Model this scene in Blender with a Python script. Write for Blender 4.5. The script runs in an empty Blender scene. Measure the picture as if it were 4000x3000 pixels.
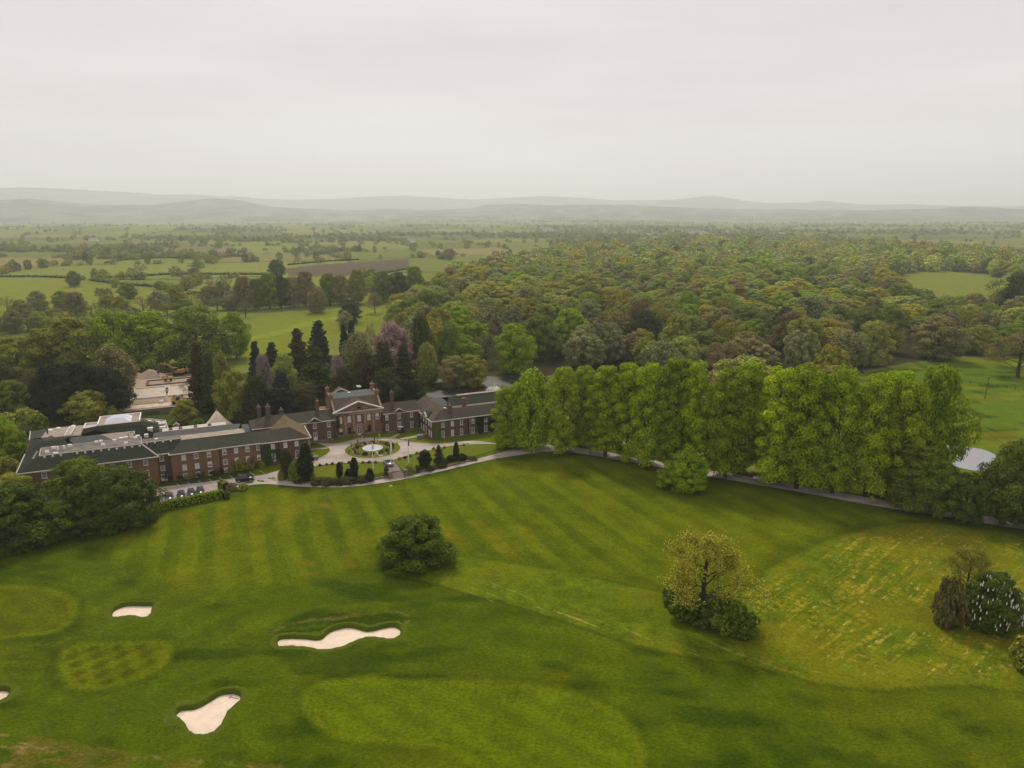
import bpy, bmesh, math, random
import numpy as np
from mathutils import Vector, Matrix
random.seed(7); rng = np.random.default_rng(7)
sc = bpy.context.scene
col = sc.collection
R_ = math.radians
# ------------------------------------------------------------------ camera
FPX = 2773.0; CAMZ = 68.0; PIT = R_(13.5)           # focal length in photograph pixels, flying height, downward pitch
cam = bpy.data.cameras.new('camera'); cam.sensor_width = 36; cam.lens = FPX / 4000 * 36
cam.clip_start = 1; cam.clip_end = 60000
co = bpy.data.objects.new('camera', cam); col.objects.link(co)
co.location = (0, 0, CAMZ); co.rotation_euler = (R_(90) - PIT, 0, 0); sc.camera = co
# ------------------------------------------------------------------ sky and sun
SUN_AZ, SUN_EL = R_(-8), R_(50)
W = bpy.data.worlds.new('World'); sc.world = W; W.use_nodes = True
nt = W.node_tree; nt.nodes.clear()
def wn(t): return nt.nodes.new(t)
out = wn('ShaderNodeOutputWorld'); bg = wn('ShaderNodeBackground'); sky = wn('ShaderNodeTexSky')
sky.sky_type = 'NISHITA'; sky.sun_disc = False; sky.sun_elevation = SUN_EL; sky.sun_rotation = SUN_AZ
tc = wn('ShaderNodeTexCoord'); mp = wn('ShaderNodeMapping'); mp.inputs['Scale'].default_value = (1.0, 1.0, 7.0)
nz = wn('ShaderNodeTexNoise'); nz.inputs['Scale'].default_value = 1.6; nz.inputs['Detail'].default_value = 5; nz.inputs['Roughness'].default_value = .55
cr = wn('ShaderNodeValToRGB'); cr.color_ramp.elements[0].position = .3; cr.color_ramp.elements[1].position = .72
cr.color_ramp.elements[0].color = (.84, .75, .75, 1); cr.color_ramp.elements[1].color = (.965, .90, .88, 1)
mul = wn('ShaderNodeVectorMath'); mul.operation = 'SCALE'; mul.inputs['Scale'].default_value = 9.1
mix = wn('ShaderNodeMix'); mix.data_type = 'RGBA'; mix.inputs[0].default_value = .93
nt.links.new(tc.outputs['Generated'], mp.inputs['Vector']); nt.links.new(mp.outputs[0], nz.inputs['Vector'])
nt.links.new(nz.outputs['Fac'], cr.inputs[0]); nt.links.new(cr.outputs[0], mul.inputs[0])
nt.links.new(sky.outputs[0], mix.inputs[6]); nt.links.new(mul.outputs[0], mix.inputs[7])
nt.links.new(mix.outputs[2], bg.inputs['Color']); bg.inputs['Strength'].default_value = .1
nt.links.new(bg.outputs[0], out.inputs['Surface'])
sl = bpy.data.lights.new('sun', 'SUN'); sl.energy = 2.6; sl.angle = R_(9); sl.color = (1, .90, .74)
so = bpy.data.objects.new('sun', sl); col.objects.link(so)
sd = Vector((math.sin(SUN_AZ) * math.cos(SUN_EL), math.cos(SUN_AZ) * math.cos(SUN_EL), math.sin(SUN_EL)))
so.rotation_euler = (-sd).to_track_quat('-Z', 'Y').to_euler(); so.location = (60, 60, 300)
vs = sc.view_settings; vs.view_transform = 'Standard'; vs.look = 'None'; vs.exposure = 0; vs.gamma = 1; vs.use_curve_mapping = False
cy = sc.cycles; cy.max_bounces = 6; cy.diffuse_bounces = 1; cy.glossy_bounces = 2; cy.transmission_bounces = 3
cy.transparent_max_bounces = 6; cy.volume_bounces = 3; cy.use_denoising = True; cy.caustics_reflective = False; cy.caustics_refractive = False
# ------------------------------------------------------------------ terrain height and picture-to-ground survey helpers
def sst(x): x = np.clip(x, 0, 1); return x * x * (3 - 2 * x)
AB = R_(24.5); E1 = (math.cos(AB), math.sin(AB)); E2 = (-math.sin(AB), math.cos(AB)); OB = (-47.1, 209.6)   # axes and origin of the house
def glo(s, t): return OB[0] + s * E1[0] + t * E2[0], OB[1] + s * E1[1] + t * E2[1]
def loc(x, y): x = x - OB[0]; y = y - OB[1]; return x * E1[0] + y * E1[1], x * E2[0] + y * E2[1]
DX = [-140, -95, -66, -59.4, -51.9, -46.5, -42.3, -35.2, -30.4, -23.4, -17.2, -11.9, -5.6, 0, 7, 16, 26, 40, 55, 75, 100, 140]
DY = [130, 158, 172.5, 175.5, 172.7, 172.2, 172.9, 175.3, 177.2, 180.7, 184.3, 187.5, 192.2, 195, 198.5, 201.5, 199, 193, 184, 172, 158, 135]
def terr(x, y):
    x = np.asarray(x, float); y = np.asarray(y, float)
    d = np.interp(x, DX, DY)
    lo = np.interp(x, [-140, -95, -70, -35, -10, 10, 40, 100, 160], [-.2, -.1, .1, .6, 1.1, 1.4, 1.0, .2, 0]) * sst((y - 120) / 45)
    hi = np.interp(x, [-140, -80, -62, -50, 0, 12, 40, 100, 160], [0, 0, .7, 1.5, 1.5, 1.4, 1.0, .2, 0])
    h = lo + (hi - lo) * sst((y - d + .2) / 1.1)
    s, t = loc(x, y)
    site = sst((s + 76) / 2) * sst((-36 - s) / 2) * sst((t - 58.6) / .8) * sst((135 - t) / 8)
    h = h + (2.0 - h) * site
    # gentle swells of the golf course and the banks behind the bunkers
    g = .30 * np.sin(x * .05 + 1.3) * np.sin(y * .071 + .6) + .16 * np.sin(x * .13 + y * .07) + .10 * np.sin(x * .07 - y * .19 + 2)
    g = g * sst((148 - y) / 22) * sst((y - 30) / 25)
    for bx, by, rx, ry, a, hh in BANKS:
        dx = x - bx; dy = y - by; c, q = math.cos(a), math.sin(a)
        u = (dx * c + dy * q) / rx; v = (-dx * q + dy * c) / ry
        g = g + hh * np.exp(-(u * u + v * v) * 1.4)
    return h + g
BANKS = []
def rolling(x, y):
    r = np.hypot(x, y); return np.clip(34 * (fbm(np.asarray(x) / 900, np.asarray(y) / 650, 120, 3) - .36), 0, 60) * sst((r - 1100) / 2600) * sst((7500 - r) / 2500)
def Pz(px, py, z=0.0):
    u = (px - 2000) / FPX; v = (1500 - py) / FPX
    dy = math.cos(PIT) + v * math.sin(PIT); dz = -math.sin(PIT) + v * math.cos(PIT)
    k = (z - CAMZ) / dz
    return u * k, dy * k
def P(px, py):
    z = 0.0
    for _ in range(4):
        x, y = Pz(px, py, z); z = float(terr(x, y))
    return x, y
def topz(px, py, y):       # height at which the sight line through (px,py) passes the distance y
    v = (1500 - py) / FPX
    return CAMZ + y / (math.cos(PIT) + v * math.sin(PIT)) * (-math.sin(PIT) + v * math.cos(PIT))
def depth(y, z=0): return y * math.cos(PIT) - (z - CAMZ) * math.sin(PIT)
for (px, py, rx, ry, a, hh) in [(1350, 2395, 9.5, 2.2, .12, 1.1), (830, 2668, 4.5, 1.6, .5, .8), (560, 2338, 3.6, 1.3, .0, .55), (60, 2600, 3.5, 1.6, .3, .7),
                                (700, 2830, 1.6, 3.0, -.2, .5), (980, 2300, 9, 5, .3, .35), (2900, 2820, 14, 6, .4, .5), (1750, 2560, 12, 5, -.3, .45), (470, 2760, 7, 4, .2, .4)]:
    x, y = Pz(px, py); BANKS.append((x, y, rx, ry, a, hh))
# ------------------------------------------------------------------ numpy noise
def vnoise(x, y, seed=0):
    xi = np.floor(x).astype(np.int64); yi = np.floor(y).astype(np.int64); fx = x - xi; fy = y - yi
    fx = fx * fx * (3 - 2 * fx); fy = fy * fy * (3 - 2 * fy)
    def h(a, b):
        n = (a * 374761393 + b * 668265263 + seed * 1442695041) & 0x7fffffff
        n = ((n ^ (n >> 13)) * 1274126177) & 0x7fffffff
        return ((n ^ (n >> 16)) & 0xffff) / 65535.0
    return (h(xi, yi) * (1 - fx) + h(xi + 1, yi) * fx) * (1 - fy) + (h(xi, yi + 1) * (1 - fx) + h(xi + 1, yi + 1) * fx) * fy
def fbm(x, y, seed=0, o=4):
    r = 0; a = .5; tot = 0
    for i in range(o):
        r = r + a * vnoise(x * 2 ** i, y * 2 ** i, seed + i); tot += a; a *= .5
    return r / tot
def inpoly(x, y, poly):
    r = np.zeros(x.shape, bool); n = len(poly)
    for i in range(n):
        x0, y0 = poly[i]; x1, y1 = poly[(i + 1) % n]
        if y0 == y1: continue
        r ^= ((y0 > y) != (y1 > y)) & (x < (x1 - x0) * (y - y0) / (y1 - y0) + x0)
    return r
def edist(x, y, poly, closed=True):
    d = np.full(x.shape, 1e9); n = len(poly)
    for i in range(n if closed else n - 1):
        x0, y0 = poly[i]; x1, y1 = poly[(i + 1) % n]; ex = x1 - x0; ey = y1 - y0
        k = np.clip(((x - x0) * ex + (y - y0) * ey) / (ex * ex + ey * ey + 1e-9), 0, 1)
        d = np.minimum(d, np.hypot(x - x0 - k * ex, y - y0 - k * ey))
    return d
def smooth(pts, n=5, closed=True):
    o = []; m = len(pts)
    rngi = range(m) if closed else range(m - 1)
    for i in rngi:
        g = (lambda k: pts[k % m]) if closed else (lambda k: pts[min(max(k, 0), m - 1)])
        p0, p1, p2, p3 = [np.array(g(i + k), float) for k in (-1, 0, 1, 2)]
        for j in range(n):
            t = j / n
            o.append(tuple(.5 * (2 * p1 + (p2 - p0) * t + (2 * p0 - 5 * p1 + 4 * p2 - p3) * t * t + (3 * p1 - p0 - 3 * p2 + p3) * t ** 3)))
    if not closed: o.append(tuple(pts[-1]))
    return o
def PP(pts): return [P(*p) for p in pts]
# ------------------------------------------------------------------ materials
class NT:
    def __init__(s, name):
        s.m = bpy.data.materials.new(name); s.m.use_nodes = True; s.t = s.m.node_tree; s.t.nodes.clear()
        s.out = s.n('ShaderNodeOutputMaterial')
    def n(s, t, **kw):
        x = s.t.nodes.new(t)
        for k, v in kw.items():
            if k in x.inputs: x.inputs[k].default_value = v
            else: setattr(x, k, v)
        return x
    def l(s, a, b): s.t.links.new(a, b)
    def mixc(s, f, a, b, blend='MIX'):
        x = s.n('ShaderNodeMix', data_type='RGBA', blend_type=blend)
        for i, v in ((0, f), (6, a), (7, b)):
            if hasattr(v, 'links') or hasattr(v, 'is_linked'): s.l(v, x.inputs[i])
            else: x.inputs[i].default_value = v if i == 0 else (*v[:3], 1)
        return x.outputs[2]
    def noise(s, scale, detail=3, rough=.55, vec=None, dist=0):
        x = s.n('ShaderNodeTexNoise', Scale=scale, Detail=detail, Roughness=rough, Distortion=dist)
        if vec is not None: s.l(vec, x.inputs['Vector'])
        return x.outputs['Fac']
    def ramp(s, f, p0, p1, c0=(0, 0, 0), c1=(1, 1, 1)):
        x = s.n('ShaderNodeValToRGB'); e = x.color_ramp.elements
        e[0].position = p0; e[1].position = p1; e[0].color = (*c0, 1); e[1].color = (*c1, 1); s.l(f, x.inputs[0]); return x.outputs[0]
    def bump(s, h, strength=.3, dist=.05):
        x = s.n('ShaderNodeBump', Strength=strength, Distance=dist); s.l(h, x.inputs['Height']); return x.outputs[0]
    def geo(s): return s.n('ShaderNodeNewGeometry').outputs['Position']
    def obj(s): return s.n('ShaderNodeTexCoord').outputs['Object']
    def scaled(s, v, sc_, rz=0):
        x = s.n('ShaderNodeMapping'); x.inputs['Scale'].default_value = sc_; x.inputs['Rotation'].default_value = (0, 0, rz); s.l(v, x.inputs[0]); return x.outputs[0]
    def bsdf(s, c, rough=.8, spec=.3, metal=0, bump=None, **kw):
        b = s.n('ShaderNodeBsdfPrincipled', Roughness=rough, Metallic=metal); b.inputs['Specular IOR Level'].default_value = spec
        for k, v in kw.items(): b.inputs[k].default_value = v
        if hasattr(c, 'is_linked'): s.l(c, b.inputs['Base Color'])
        else: b.inputs['Base Color'].default_value = (*c[:3], 1)
        if bump is not None: s.l(bump, b.inputs['Normal'])
        s.l(b.outputs[0], s.out.inputs['Surface']); return b
MATS = {}
def plain(name, c, rough=.7, spec=.3, metal=0, var=.25, scale=2.0, **kw):
    """one colour broken by fine mottling"""
    if name in MATS: return MATS[name]
    m = NT(name); f = m.noise(scale, 4, .6, m.obj())
    a = tuple(v * (1 - var) for v in c); b = tuple(min(1, v * (1 + var)) for v in c)
    m.bsdf(m.ramp(f, .3, .7, a, b), rough, spec, metal, **kw); MATS[name] = m.m; return m.m
def brick_mat(name, c, c2):
    m = NT(name); v = m.obj(); n = m.noise(.35, 4, .6, v); n2 = m.noise(7, 2, .6, v)
    w = m.n('ShaderNodeTexWave', wave_type='BANDS', bands_direction='Z', wave_profile='SAW', Scale=2.1, Distortion=.6); m.l(v, w.inputs['Vector'])
    base = m.mixc(m.ramp(n, .35, .65), c, c2); base = m.mixc(m.ramp(n2, .45, .7), base, tuple(x * .55 for x in c))
    base = m.mixc(m.ramp(w.outputs['Fac'], .9, .97, (0, 0, 0), (.35, .35, .35)), base, (.2, .16, .13))
    m.bsdf(base, .9, .15); return m.m
def slate_mat(name, c, c2, moss=None, courses=1.3, var=.5):
    m = NT(name); v = m.obj(); n = m.noise(.5, 5, .65, v); n2 = m.noise(5, 3, .7, m.scaled(v, (1, 1, .6)))
    w = m.n('ShaderNodeTexWave', wave_type='BANDS', bands_direction='Z', wave_profile='SAW', Scale=courses, Distortion=.9); w.inputs['Detail'].default_value = 2
    m.l(v, w.inputs['Vector'])
    base = m.mixc(m.ramp(n, .35, .65), c, c2); base = m.mixc(m.ramp(n2, .4, .75, (0, 0, 0), (var,) * 3), base, tuple(min(1, x * 2.2) for x in c2))
    base = m.mixc(m.ramp(w.outputs['Fac'], .8, .98, (0, 0, 0), (.6, .6, .6)), base, tuple(x * .3 for x in c))
    if moss: base = m.mixc(m.ramp(m.noise(.8, 4, .7, v), .52, .7, (0, 0, 0), (.7, .7, .7)), base, moss)
    m.bsdf(base, .95, .05, bump=m.bump(w.outputs['Fac'], .6, .08)); return m.m
def leaf_mat(name='leaf', trans=.18):
    m = NT(name)
    a = m.n('ShaderNodeAttribute', attribute_type='INSTANCER', attribute_name='tint')
    g = m.n('ShaderNodeNewGeometry'); oi = m.n('ShaderNodeObjectInfo')
    r = m.n('ShaderNodeMapRange'); r.inputs[3].default_value = .55; r.inputs[4].default_value = 1.45; m.l(g.outputs['Random Per Island'], r.inputs[0])
    hs = m.n('ShaderNodeHueSaturation'); m.l(a.outputs['Color'], hs.inputs['Color']); m.l(r.outputs[0], hs.inputs['Value'])
    n = m.noise(.23, 3, .6, m.obj()); hr = m.n('ShaderNodeMapRange'); hr.inputs[3].default_value = .488; hr.inputs[4].default_value = .514
    m.l(n, hr.inputs[0]); m.l(hr.outputs[0], hs.inputs['Hue'])
    d = m.n('ShaderNodeBsdfPrincipled', Roughness=.75); d.inputs['Specular IOR Level'].default_value = .06
    t = m.n('ShaderNodeBsdfTranslucent'); mx = m.n('ShaderNodeMixShader'); mx.inputs[0].default_value = trans
    m.l(hs.outputs[0], d.inputs['Base Color']); m.l(hs.outputs[0], t.inputs['Color'])
    m.l(d.outputs[0], mx.inputs[1]); m.l(t.outputs[0], mx.inputs[2]); m.l(mx.outputs[0], m.out.inputs['Surface']); return m.m
LEAF = leaf_mat()
BARK = plain('bark', (.055, .043, .032), .9, .1, scale=3)
# ------------------------------------------------------------------ object helpers
def link(o): col.objects.link(o); return o
def tag(o, label=None, cat=None, group=None, kind=None):
    for k, v in (('label', label), ('category', cat), ('group', group), ('kind', kind)):
        if v: o[k] = v
    return o
def empty(name, at, rz=0, label=None, cat=None, group=None):
    o = link(bpy.data.objects.new(name, None)); o.location = at; o.rotation_euler = (0, 0, rz); o.empty_display_size = .5
    return tag(o, label, cat, group)
def np_mesh(name, v, q, k=None):
    """fast mesh: v (n,3), q (m,4) or (m,3)"""
    v = np.asarray(v, np.float32); q = np.asarray(q, np.int32); k = q.shape[1]
    me = bpy.data.meshes.new(name); me.vertices.add(len(v)); me.vertices.foreach_set('co', v.ravel())
    me.loops.add(q.size); me.loops.foreach_set('vertex_index', q.ravel())
    me.polygons.add(len(q)); me.polygons.foreach_set('loop_start', np.arange(0, q.size, k, dtype=np.int32))
    me.update(calc_edges=True); return me
class MB:
    """collects shapes, builds ONE mesh object"""
    def __init__(s): s.v = []; s.f = []
    def add(s, v, f):
        n = len(s.v); s.v += [tuple(map(float, p)) for p in v]; s.f += [tuple(i + n for i in q) for q in f]; return s
    def box(s, x0, x1, y0, y1, z0, z1, tx=0, ty=0):
        v = [(x0, y0, z0), (x1, y0, z0), (x1, y1, z0), (x0, y1, z0), (x0 + tx, y0 + ty, z1), (x1 - tx, y0 + ty, z1), (x1 - tx, y1 - ty, z1), (x0 + tx, y1 - ty, z1)]
        return s.add(v, [(3, 2, 1, 0), (4, 5, 6, 7), (0, 1, 5, 4), (1, 2, 6, 5), (2, 3, 7, 6), (3, 0, 4, 7)])
    def poly(s, pts): return s.add(pts, [tuple(range(len(pts)))])
    def prism(s, pts, d):
        """polygon pts extruded along vector d"""
        n = len(pts); d = Vector(d); b = [Vector(p) + d for p in pts]
        return s.add(list(pts) + b, [tuple(range(n - 1, -1, -1)), tuple(range(n, 2 * n))] + [(i, (i + 1) % n, n + (i + 1) % n, n + i) for i in range(n)])
    def bar(s, a, b, w, h=None):
        a = Vector(a); b = Vector(b); d = (b - a).normalized(); h = h or w
        u = d.cross(Vector((0, 0, 1)));  u = u.normalized() if u.length > 1e-4 else Vector((1, 0, 0)); n = u.cross(d)
        c = [u * (i * w / 2) + n * (j * h / 2) for i, j in ((-1, -1), (1, -1), (1, 1), (-1, 1))]
        return s.add([a + k for k in c] + [b + k for k in c], [(3, 2, 1, 0), (4, 5, 6, 7), (0, 1, 5, 4), (1, 2, 6, 5), (2, 3, 7, 6), (3, 0, 4, 7)])
    def tube(s, pts, rad, n=6, cap=True):
        base = len(s.v); m = len(pts); pts = [Vector(p) for p in pts]
        for i, p in enumerate(pts):
            d = (pts[min(i + 1, m - 1)] - pts[max(i - 1, 0)]).normalized(); u = d.orthogonal().normalized() if abs(d.z) < .95 else Vector((1, 0, 0)); u = (u - d * u.dot(d)).normalized(); w = d.cross(u)
            r = rad[i] if hasattr(rad, '__len__') else rad
            for k in range(n):
                a = 2 * math.pi * k / n; s.v.append(tuple(p + (u * math.cos(a) + w * math.sin(a)) * r))
        for i in range(m - 1):
            for k in range(n):
                s.f.append((base + i * n + k, base + i * n + (k + 1) % n, base + (i + 1) * n + (k + 1) % n, base + (i + 1) * n + k))
        if cap: s.f.append(tuple(base + k for k in range(n - 1, -1, -1))); s.f.append(tuple(base + (m - 1) * n + k for k in range(n)))
        return s
    def lathe(s, prof, c=(0, 0, 0), n=16):
        base = len(s.v)
        for r, z in prof:
            for k in range(n): a = 2 * math.pi * k / n; s.v.append((c[0] + r * math.cos(a), c[1] + r * math.sin(a), c[2] + z))
        for i in range(len(prof) - 1):
            for k in range(n): s.f.append((base + i * n + k, base + i * n + (k + 1) % n, base + (i + 1) * n + (k + 1) % n, base + (i + 1) * n + k))
        s.f.append(tuple(base + (len(prof) - 1) * n + k for k in range(n))); return s
    def build(s, name, mat, parent=None, sm=False, loc=None):
        me = bpy.data.meshes.new(name); me.from_pydata(s.v, [], s.f); me.update()
        if mat: me.materials.append(mat)
        if sm: me.polygons.foreach_set('use_smooth', [True] * len(me.polygons))
        o = link(bpy.data.objects.new(name, me)); o.parent = parent
        if loc is not None: o.location = loc
        return o
def part(name, me, parent, at=(0, 0, 0), rz=0, scale=None):
    """a part that shares a mesh"""
    o = link(bpy.data.objects.new(name, me)); o.parent = parent; o.location = at; o.rotation_euler = (0, 0, rz)
    if scale: o.scale = scale
    return o
def copy_tree(o, parent=None):
    c = link(o.copy()); c.parent = parent
    for ch in list(o.children): copy_tree(ch, c)
    return c
# ================================================================== GROUND (one sheet to the horizon)
LAWN = PP([(340, 2180), (430, 2060), (700, 1985), (880, 1945), (930, 1906), (1060, 1896), (1340, 1906), (1600, 1872), (1900, 1806), (2200, 1770), (2700, 1856), (3100, 1925), (3500, 2000), (3800, 2060), (3900, 2090),
           (3600, 2050), (3300, 2085), (3050, 2190), (2900, 2310), (2580, 2300), (2200, 2240), (1760, 2175), (1500, 2230), (1250, 2290), (900, 2330), (500, 2260)])
ROUGH = smooth(PP([(1500, 2240), (1600, 2200), (1760, 2172), (2000, 2200), (2300, 2248), (2580, 2305), (2780, 2330), (2900, 2300), (3050, 2190), (3300, 2085), (3600, 2040), (4050, 2120), (4200, 2400), (4100, 2690), (3800, 2688), (3600, 2698),
            (3430, 2706), (3230, 2685), (3050, 2640), (2850, 2600), (2640, 2562), (2450, 2520), (2250, 2450), (2050, 2385), (1900, 2345), (1700, 2290)]), 4)
ROUGHB = PP([(2860, 2330), (3050, 2180), (3300, 2080), (3600, 2040), (4050, 2110), (4100, 2680), (3500, 2700), (3100, 2640), (2900, 2560), (2800, 2440)])
GREEN1 = smooth(PP([(1168, 2750), (1190, 2690), (1280, 2655), (1450, 2640), (1650, 2655), (1900, 2660), (2150, 2680), (2330, 2730), (2450, 2800), (2510, 2880), (2530, 2960), (2500, 3060), (2250, 3120), (2000, 3080), (1850, 3000), (1700, 2930), (1500, 2912), (1330, 2895), (1220, 2840)]), 5)
GREEN2 = smooth(PP([(240, 2665), (215, 2600), (240, 2535), (330, 2505), (480, 2500), (640, 2495), (682, 2525), (672, 2580), (600, 2635), (480, 2680), (360, 2702), (280, 2695)]), 5)
GREEN3 = smooth(PP([(-100, 2300), (120, 2285), (280, 2320), (310, 2400), (230, 2470), (60, 2495), (-120, 2490)]), 5)
TUFT = smooth(PP([(1080, 2492), (1100, 2455), (1200, 2430), (1320, 2418), (1450, 2405), (1560, 2395), (1592, 2415), (1560, 2445), (1500, 2450), (1440, 2462), (1350, 2446), (1290, 2464), (1250, 2494)]), 4)
STRAWL = PP([(-50, 2860), (150, 2875), (450, 2930), (800, 2970), (1100, 2990), (1100, 3060), (-80, 3060)])
BUNK = {'kidney': [(1083, 2503), (1100, 2487), (1180, 2486), (1250, 2490), (1290, 2460), (1350, 2443), (1390, 2447), (1440, 2458), (1500, 2445), (1540, 2440), (1564, 2455), (1558, 2480), (1530, 2494), (1490, 2490), (1440, 2487), (1390, 2500), (1330, 2525), (1260, 2535), (1200, 2525), (1140, 2522), (1095, 2522)],
        'pear': [(687, 2792), (705, 2766), (760, 2760), (820, 2730), (860, 2706), (910, 2700), (939, 2712), (930, 2740), (885, 2780), (860, 2828), (822, 2860), (770, 2865), (738, 2845), (720, 2815)],
        'small': [(437, 2391), (450, 2375), (485, 2361), (520, 2358), (560, 2359), (599, 2360), (591, 2376), (585, 2396), (565, 2409), (520, 2402), (480, 2405), (446, 2408)],
        'edge': [(-40, 2705), (-10, 2690), (22, 2689), (37, 2699), (26, 2720), (0, 2733), (-35, 2740)]}
BUNKW = {k: smooth(PP(v), 4) for k, v in BUNK.items()}
WOOD = PP([(1690, 1450), (1960, 1480), (2150, 1520), (2330, 1640), (2600, 1690), (2900, 1720), (3120, 1690), (3260, 1560), (3380, 1445), (3700, 1395), (4300, 1380), (4500, 1020), (3800, 960), (3300, 950), (2700, 935), (2250, 985), (1950, 1040), (1700, 1110), (1640, 1180), (1560, 1240), (1540, 1350), (1600, 1440)])
CLEAR = PP([(3450, 1090), (3560, 1062), (3700, 1060), (3850, 1072), (3930, 1090), (3945, 1180), (3840, 1215), (3660, 1205), (3500, 1150)])
MEADOW = PP([(3300, 1470), (3700, 1400), (4400, 1390), (4500, 1900), (3800, 1900), (3500, 1700)])
FAIR = PP([(930, 1400), (960, 1260), (1080, 1230), (1250, 1222), (1450, 1205), (1640, 1140), (1760, 1130), (1650, 1200), (1600, 1260), (1480, 1300), (1300, 1330), (1100, 1400)])
PLOUGH = PP([(1105, 1050), (1180, 1040), (1300, 1030), (1450, 1020), (1600, 1010), (1595, 1045), (1500, 1062), (1400, 1076), (1250, 1080), (1130, 1078)])
TAN1 = PP([(430, 960), (700, 950), (930, 955), (880, 985), (560, 1000)])
BRIGHT = PP([(-200, 1090), (250, 1090), (440, 1125), (800, 1150), (800, 1200), (500, 1240), (-200, 1280)])
def mixn(a, b, f): return a + (np.asarray(b) - a) * f[:, None]
def albedo(x, y):
    n = len(x); r = np.hypot(x, y)
    # --- far patchwork of fields
    ca, sa = math.cos(.35), math.sin(.35); u = x * ca + y * sa; v = -x * sa + y * ca
    w1 = fbm(u / 300, v / 300, 5) * 160; gx = (u + w1) / 190; gy = (v - w1) / 260
    cid = vnoise(np.floor(gx) * 7.31 + .5 * 0, np.floor(gy) * 3.77, 21); cid2 = vnoise(np.floor(gx) * 5.1, np.floor(gy) * 9.7, 33)
    c = np.tile(np.array([.185, .215, .040]), (n, 1)) * (.72 + .6 * cid)[:, None]
    c = mixn(c, [.27, .24, .10], (cid2 > .74) * .75); c = mixn(c, [.10, .13, .03], (cid2 < .2) * .6)
    c = mixn(c, c * .8, fbm(x / 25, y / 25, 3)); fx = np.abs(gx - np.floor(gx) - .5); fy = np.abs(gy - np.floor(gy) - .5)
    c = mixn(c, [.03, .04, .014], ((fx > .485) | (fy > .485)) * .8)
    c = mixn(c, [.205, .235, .022], inpoly(x, y, BRIGHT) * .8)
    c = mixn(c, [.175, .165, .07], inpoly(x, y, TAN1) * .8); c = mixn(c, [.115, .085, .062], inpoly(x, y, PLOUGH) * .95)
    fr = inpoly(x, y, FAIR); c = mixn(c, [.185, .225, .022], fr * .95)
    st = np.sin((x * .93 + y * .37) / 3.2); c = mixn(c, c * 1.22, fr * sst((edist(x, y, PP([(990, 1320), (1130, 1290), (1190, 1262), (1300, 1245), (1460, 1215)]), False) < 5) * 1.0))
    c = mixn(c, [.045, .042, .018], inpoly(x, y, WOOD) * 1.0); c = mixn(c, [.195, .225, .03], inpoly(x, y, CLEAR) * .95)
    me = inpoly(x, y, MEADOW); mg = fbm(x / 9, y / 5, 8); c = mixn(c, [.105, .175, .008], me * 1.0); c = mixn(c, c * .42, me * sst((mg - .5) * 6)); c = mixn(c, [.19, .20, .012], me * sst((fbm(x / 22, y / 9, 9) - .5) * 5) * .7)
    # --- the estate around the house
    es = (y > 140) & (y < 300) & (x > -190) & (x < 10); c = mixn(c, [.055, .078, .016], es * 1.0)
    s, t = loc(x, y); c = mixn(c, [.30, .225, .155], (s > -75) & (s < -43) & (t > 59.5) & (t < 118.5)); 
    gard = (y > 170) & (y < 222) & (x > -70) & (x < 30); c = mixn(c, [.125, .165, .010], gard * 1.0)
    # --- golf course and lawn
    d = np.interp(x, DX, DY); near = (y < d) & (r < 320)
    f1 = fbm(x / 9 + y / 40, y / 4.0, 40); f2 = fbm(x / 30, y / 22, 41); f3 = fbm(x / 2.2, y / 1.1, 42, 3)
    g = np.tile(np.array([.086, .130, .003]), (n, 1)) * (.70 + .42 * f1 + .30 * f2)[:, None]
    g = mixn(g, [.175, .160, .006], sst((f2 - .52) * 5) * .35); g = mixn(g, [.034, .072, .003], sst((.46 - f1) * 6) * .65)
    # long sweeping mower passes of the fairway edges
    sw = np.sin(edist(x, y, GREEN1) * .9 + 3 * f2); g = mixn(g, g * 1.22, sst(sw) * .5 * (y < 128))
    L = inpoly(x, y, LAWN); ed = np.clip(edist(x, y, LAWN) / 5, 0, 1) * L
    ang = R_(27) + np.clip(x, -60, 60) * .0016; q = x * np.cos(ang) + (y - 150) * np.sin(ang) + 1.6 * (fbm(x / 14, y / 14, 50) - .5)
    k = np.sin(q * 2 * math.pi / 6.6); kk = sst(k * 2.6 + .5) * .75 + .25 * sst(np.sin(q * 4 * math.pi / 7.6 + .7) * 2 + .5)
    lw = np.tile(np.array([.158, .204, .003]), (n, 1)) * (.78 + .36 * fbm(x / 5, y / 6, 51))[:, None]
    dk = np.tile(np.array([.076, .118, .003]), (n, 1)) * (.8 + .4 * fbm(x / 4, y / 4, 52))[:, None]
    lw = lw + (dk - lw) * (kk * (.32 + .5 * fbm(x / 18, y / 12, 53)))[:, None]
    br = sst((fbm(x / 16, y / 12, 54) - .55) * 7) * sst(np.sin(q * 2 * math.pi / 7.6 + 1.9) * 1.2) * (x < 5); lw = mixn(lw, [.28, .195, .012], br * .55 * sst((fbm(x / 3, y / 2.5, 56) - .3) * 4))
    lw = mixn(lw, [.205, .225, .004], sst((fbm(x / 11, y / 20, 55) - .5) * 4) * .45)
    g = mixn(g, lw, ed) if False else g + (lw - g) * ed[:, None]
    # rough
    ro = inpoly(x, y, ROUGH); e = np.clip(edist(x, y, ROUGH) / .6, 0, 1) * ro
    rg = np.tile(np.array([.130, .190, .006]), (n, 1)) * (.62 + .75 * fbm(x / 1.8, y / 1.6, 60))[:, None]
    rg = mixn(rg, [.20, .225, .008], sst((fbm(x / 12, y / 9, 61) - .45) * 4) * .6)
    rb = inpoly(x, y, ROUGHB)
    rg = mixn(rg, [.24, .225, .010], rb * sst((fbm(x / 8, y / 8, 64) - .42) * 4) * .6)
    g = g + (rg - g) * e[:, None]
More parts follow.
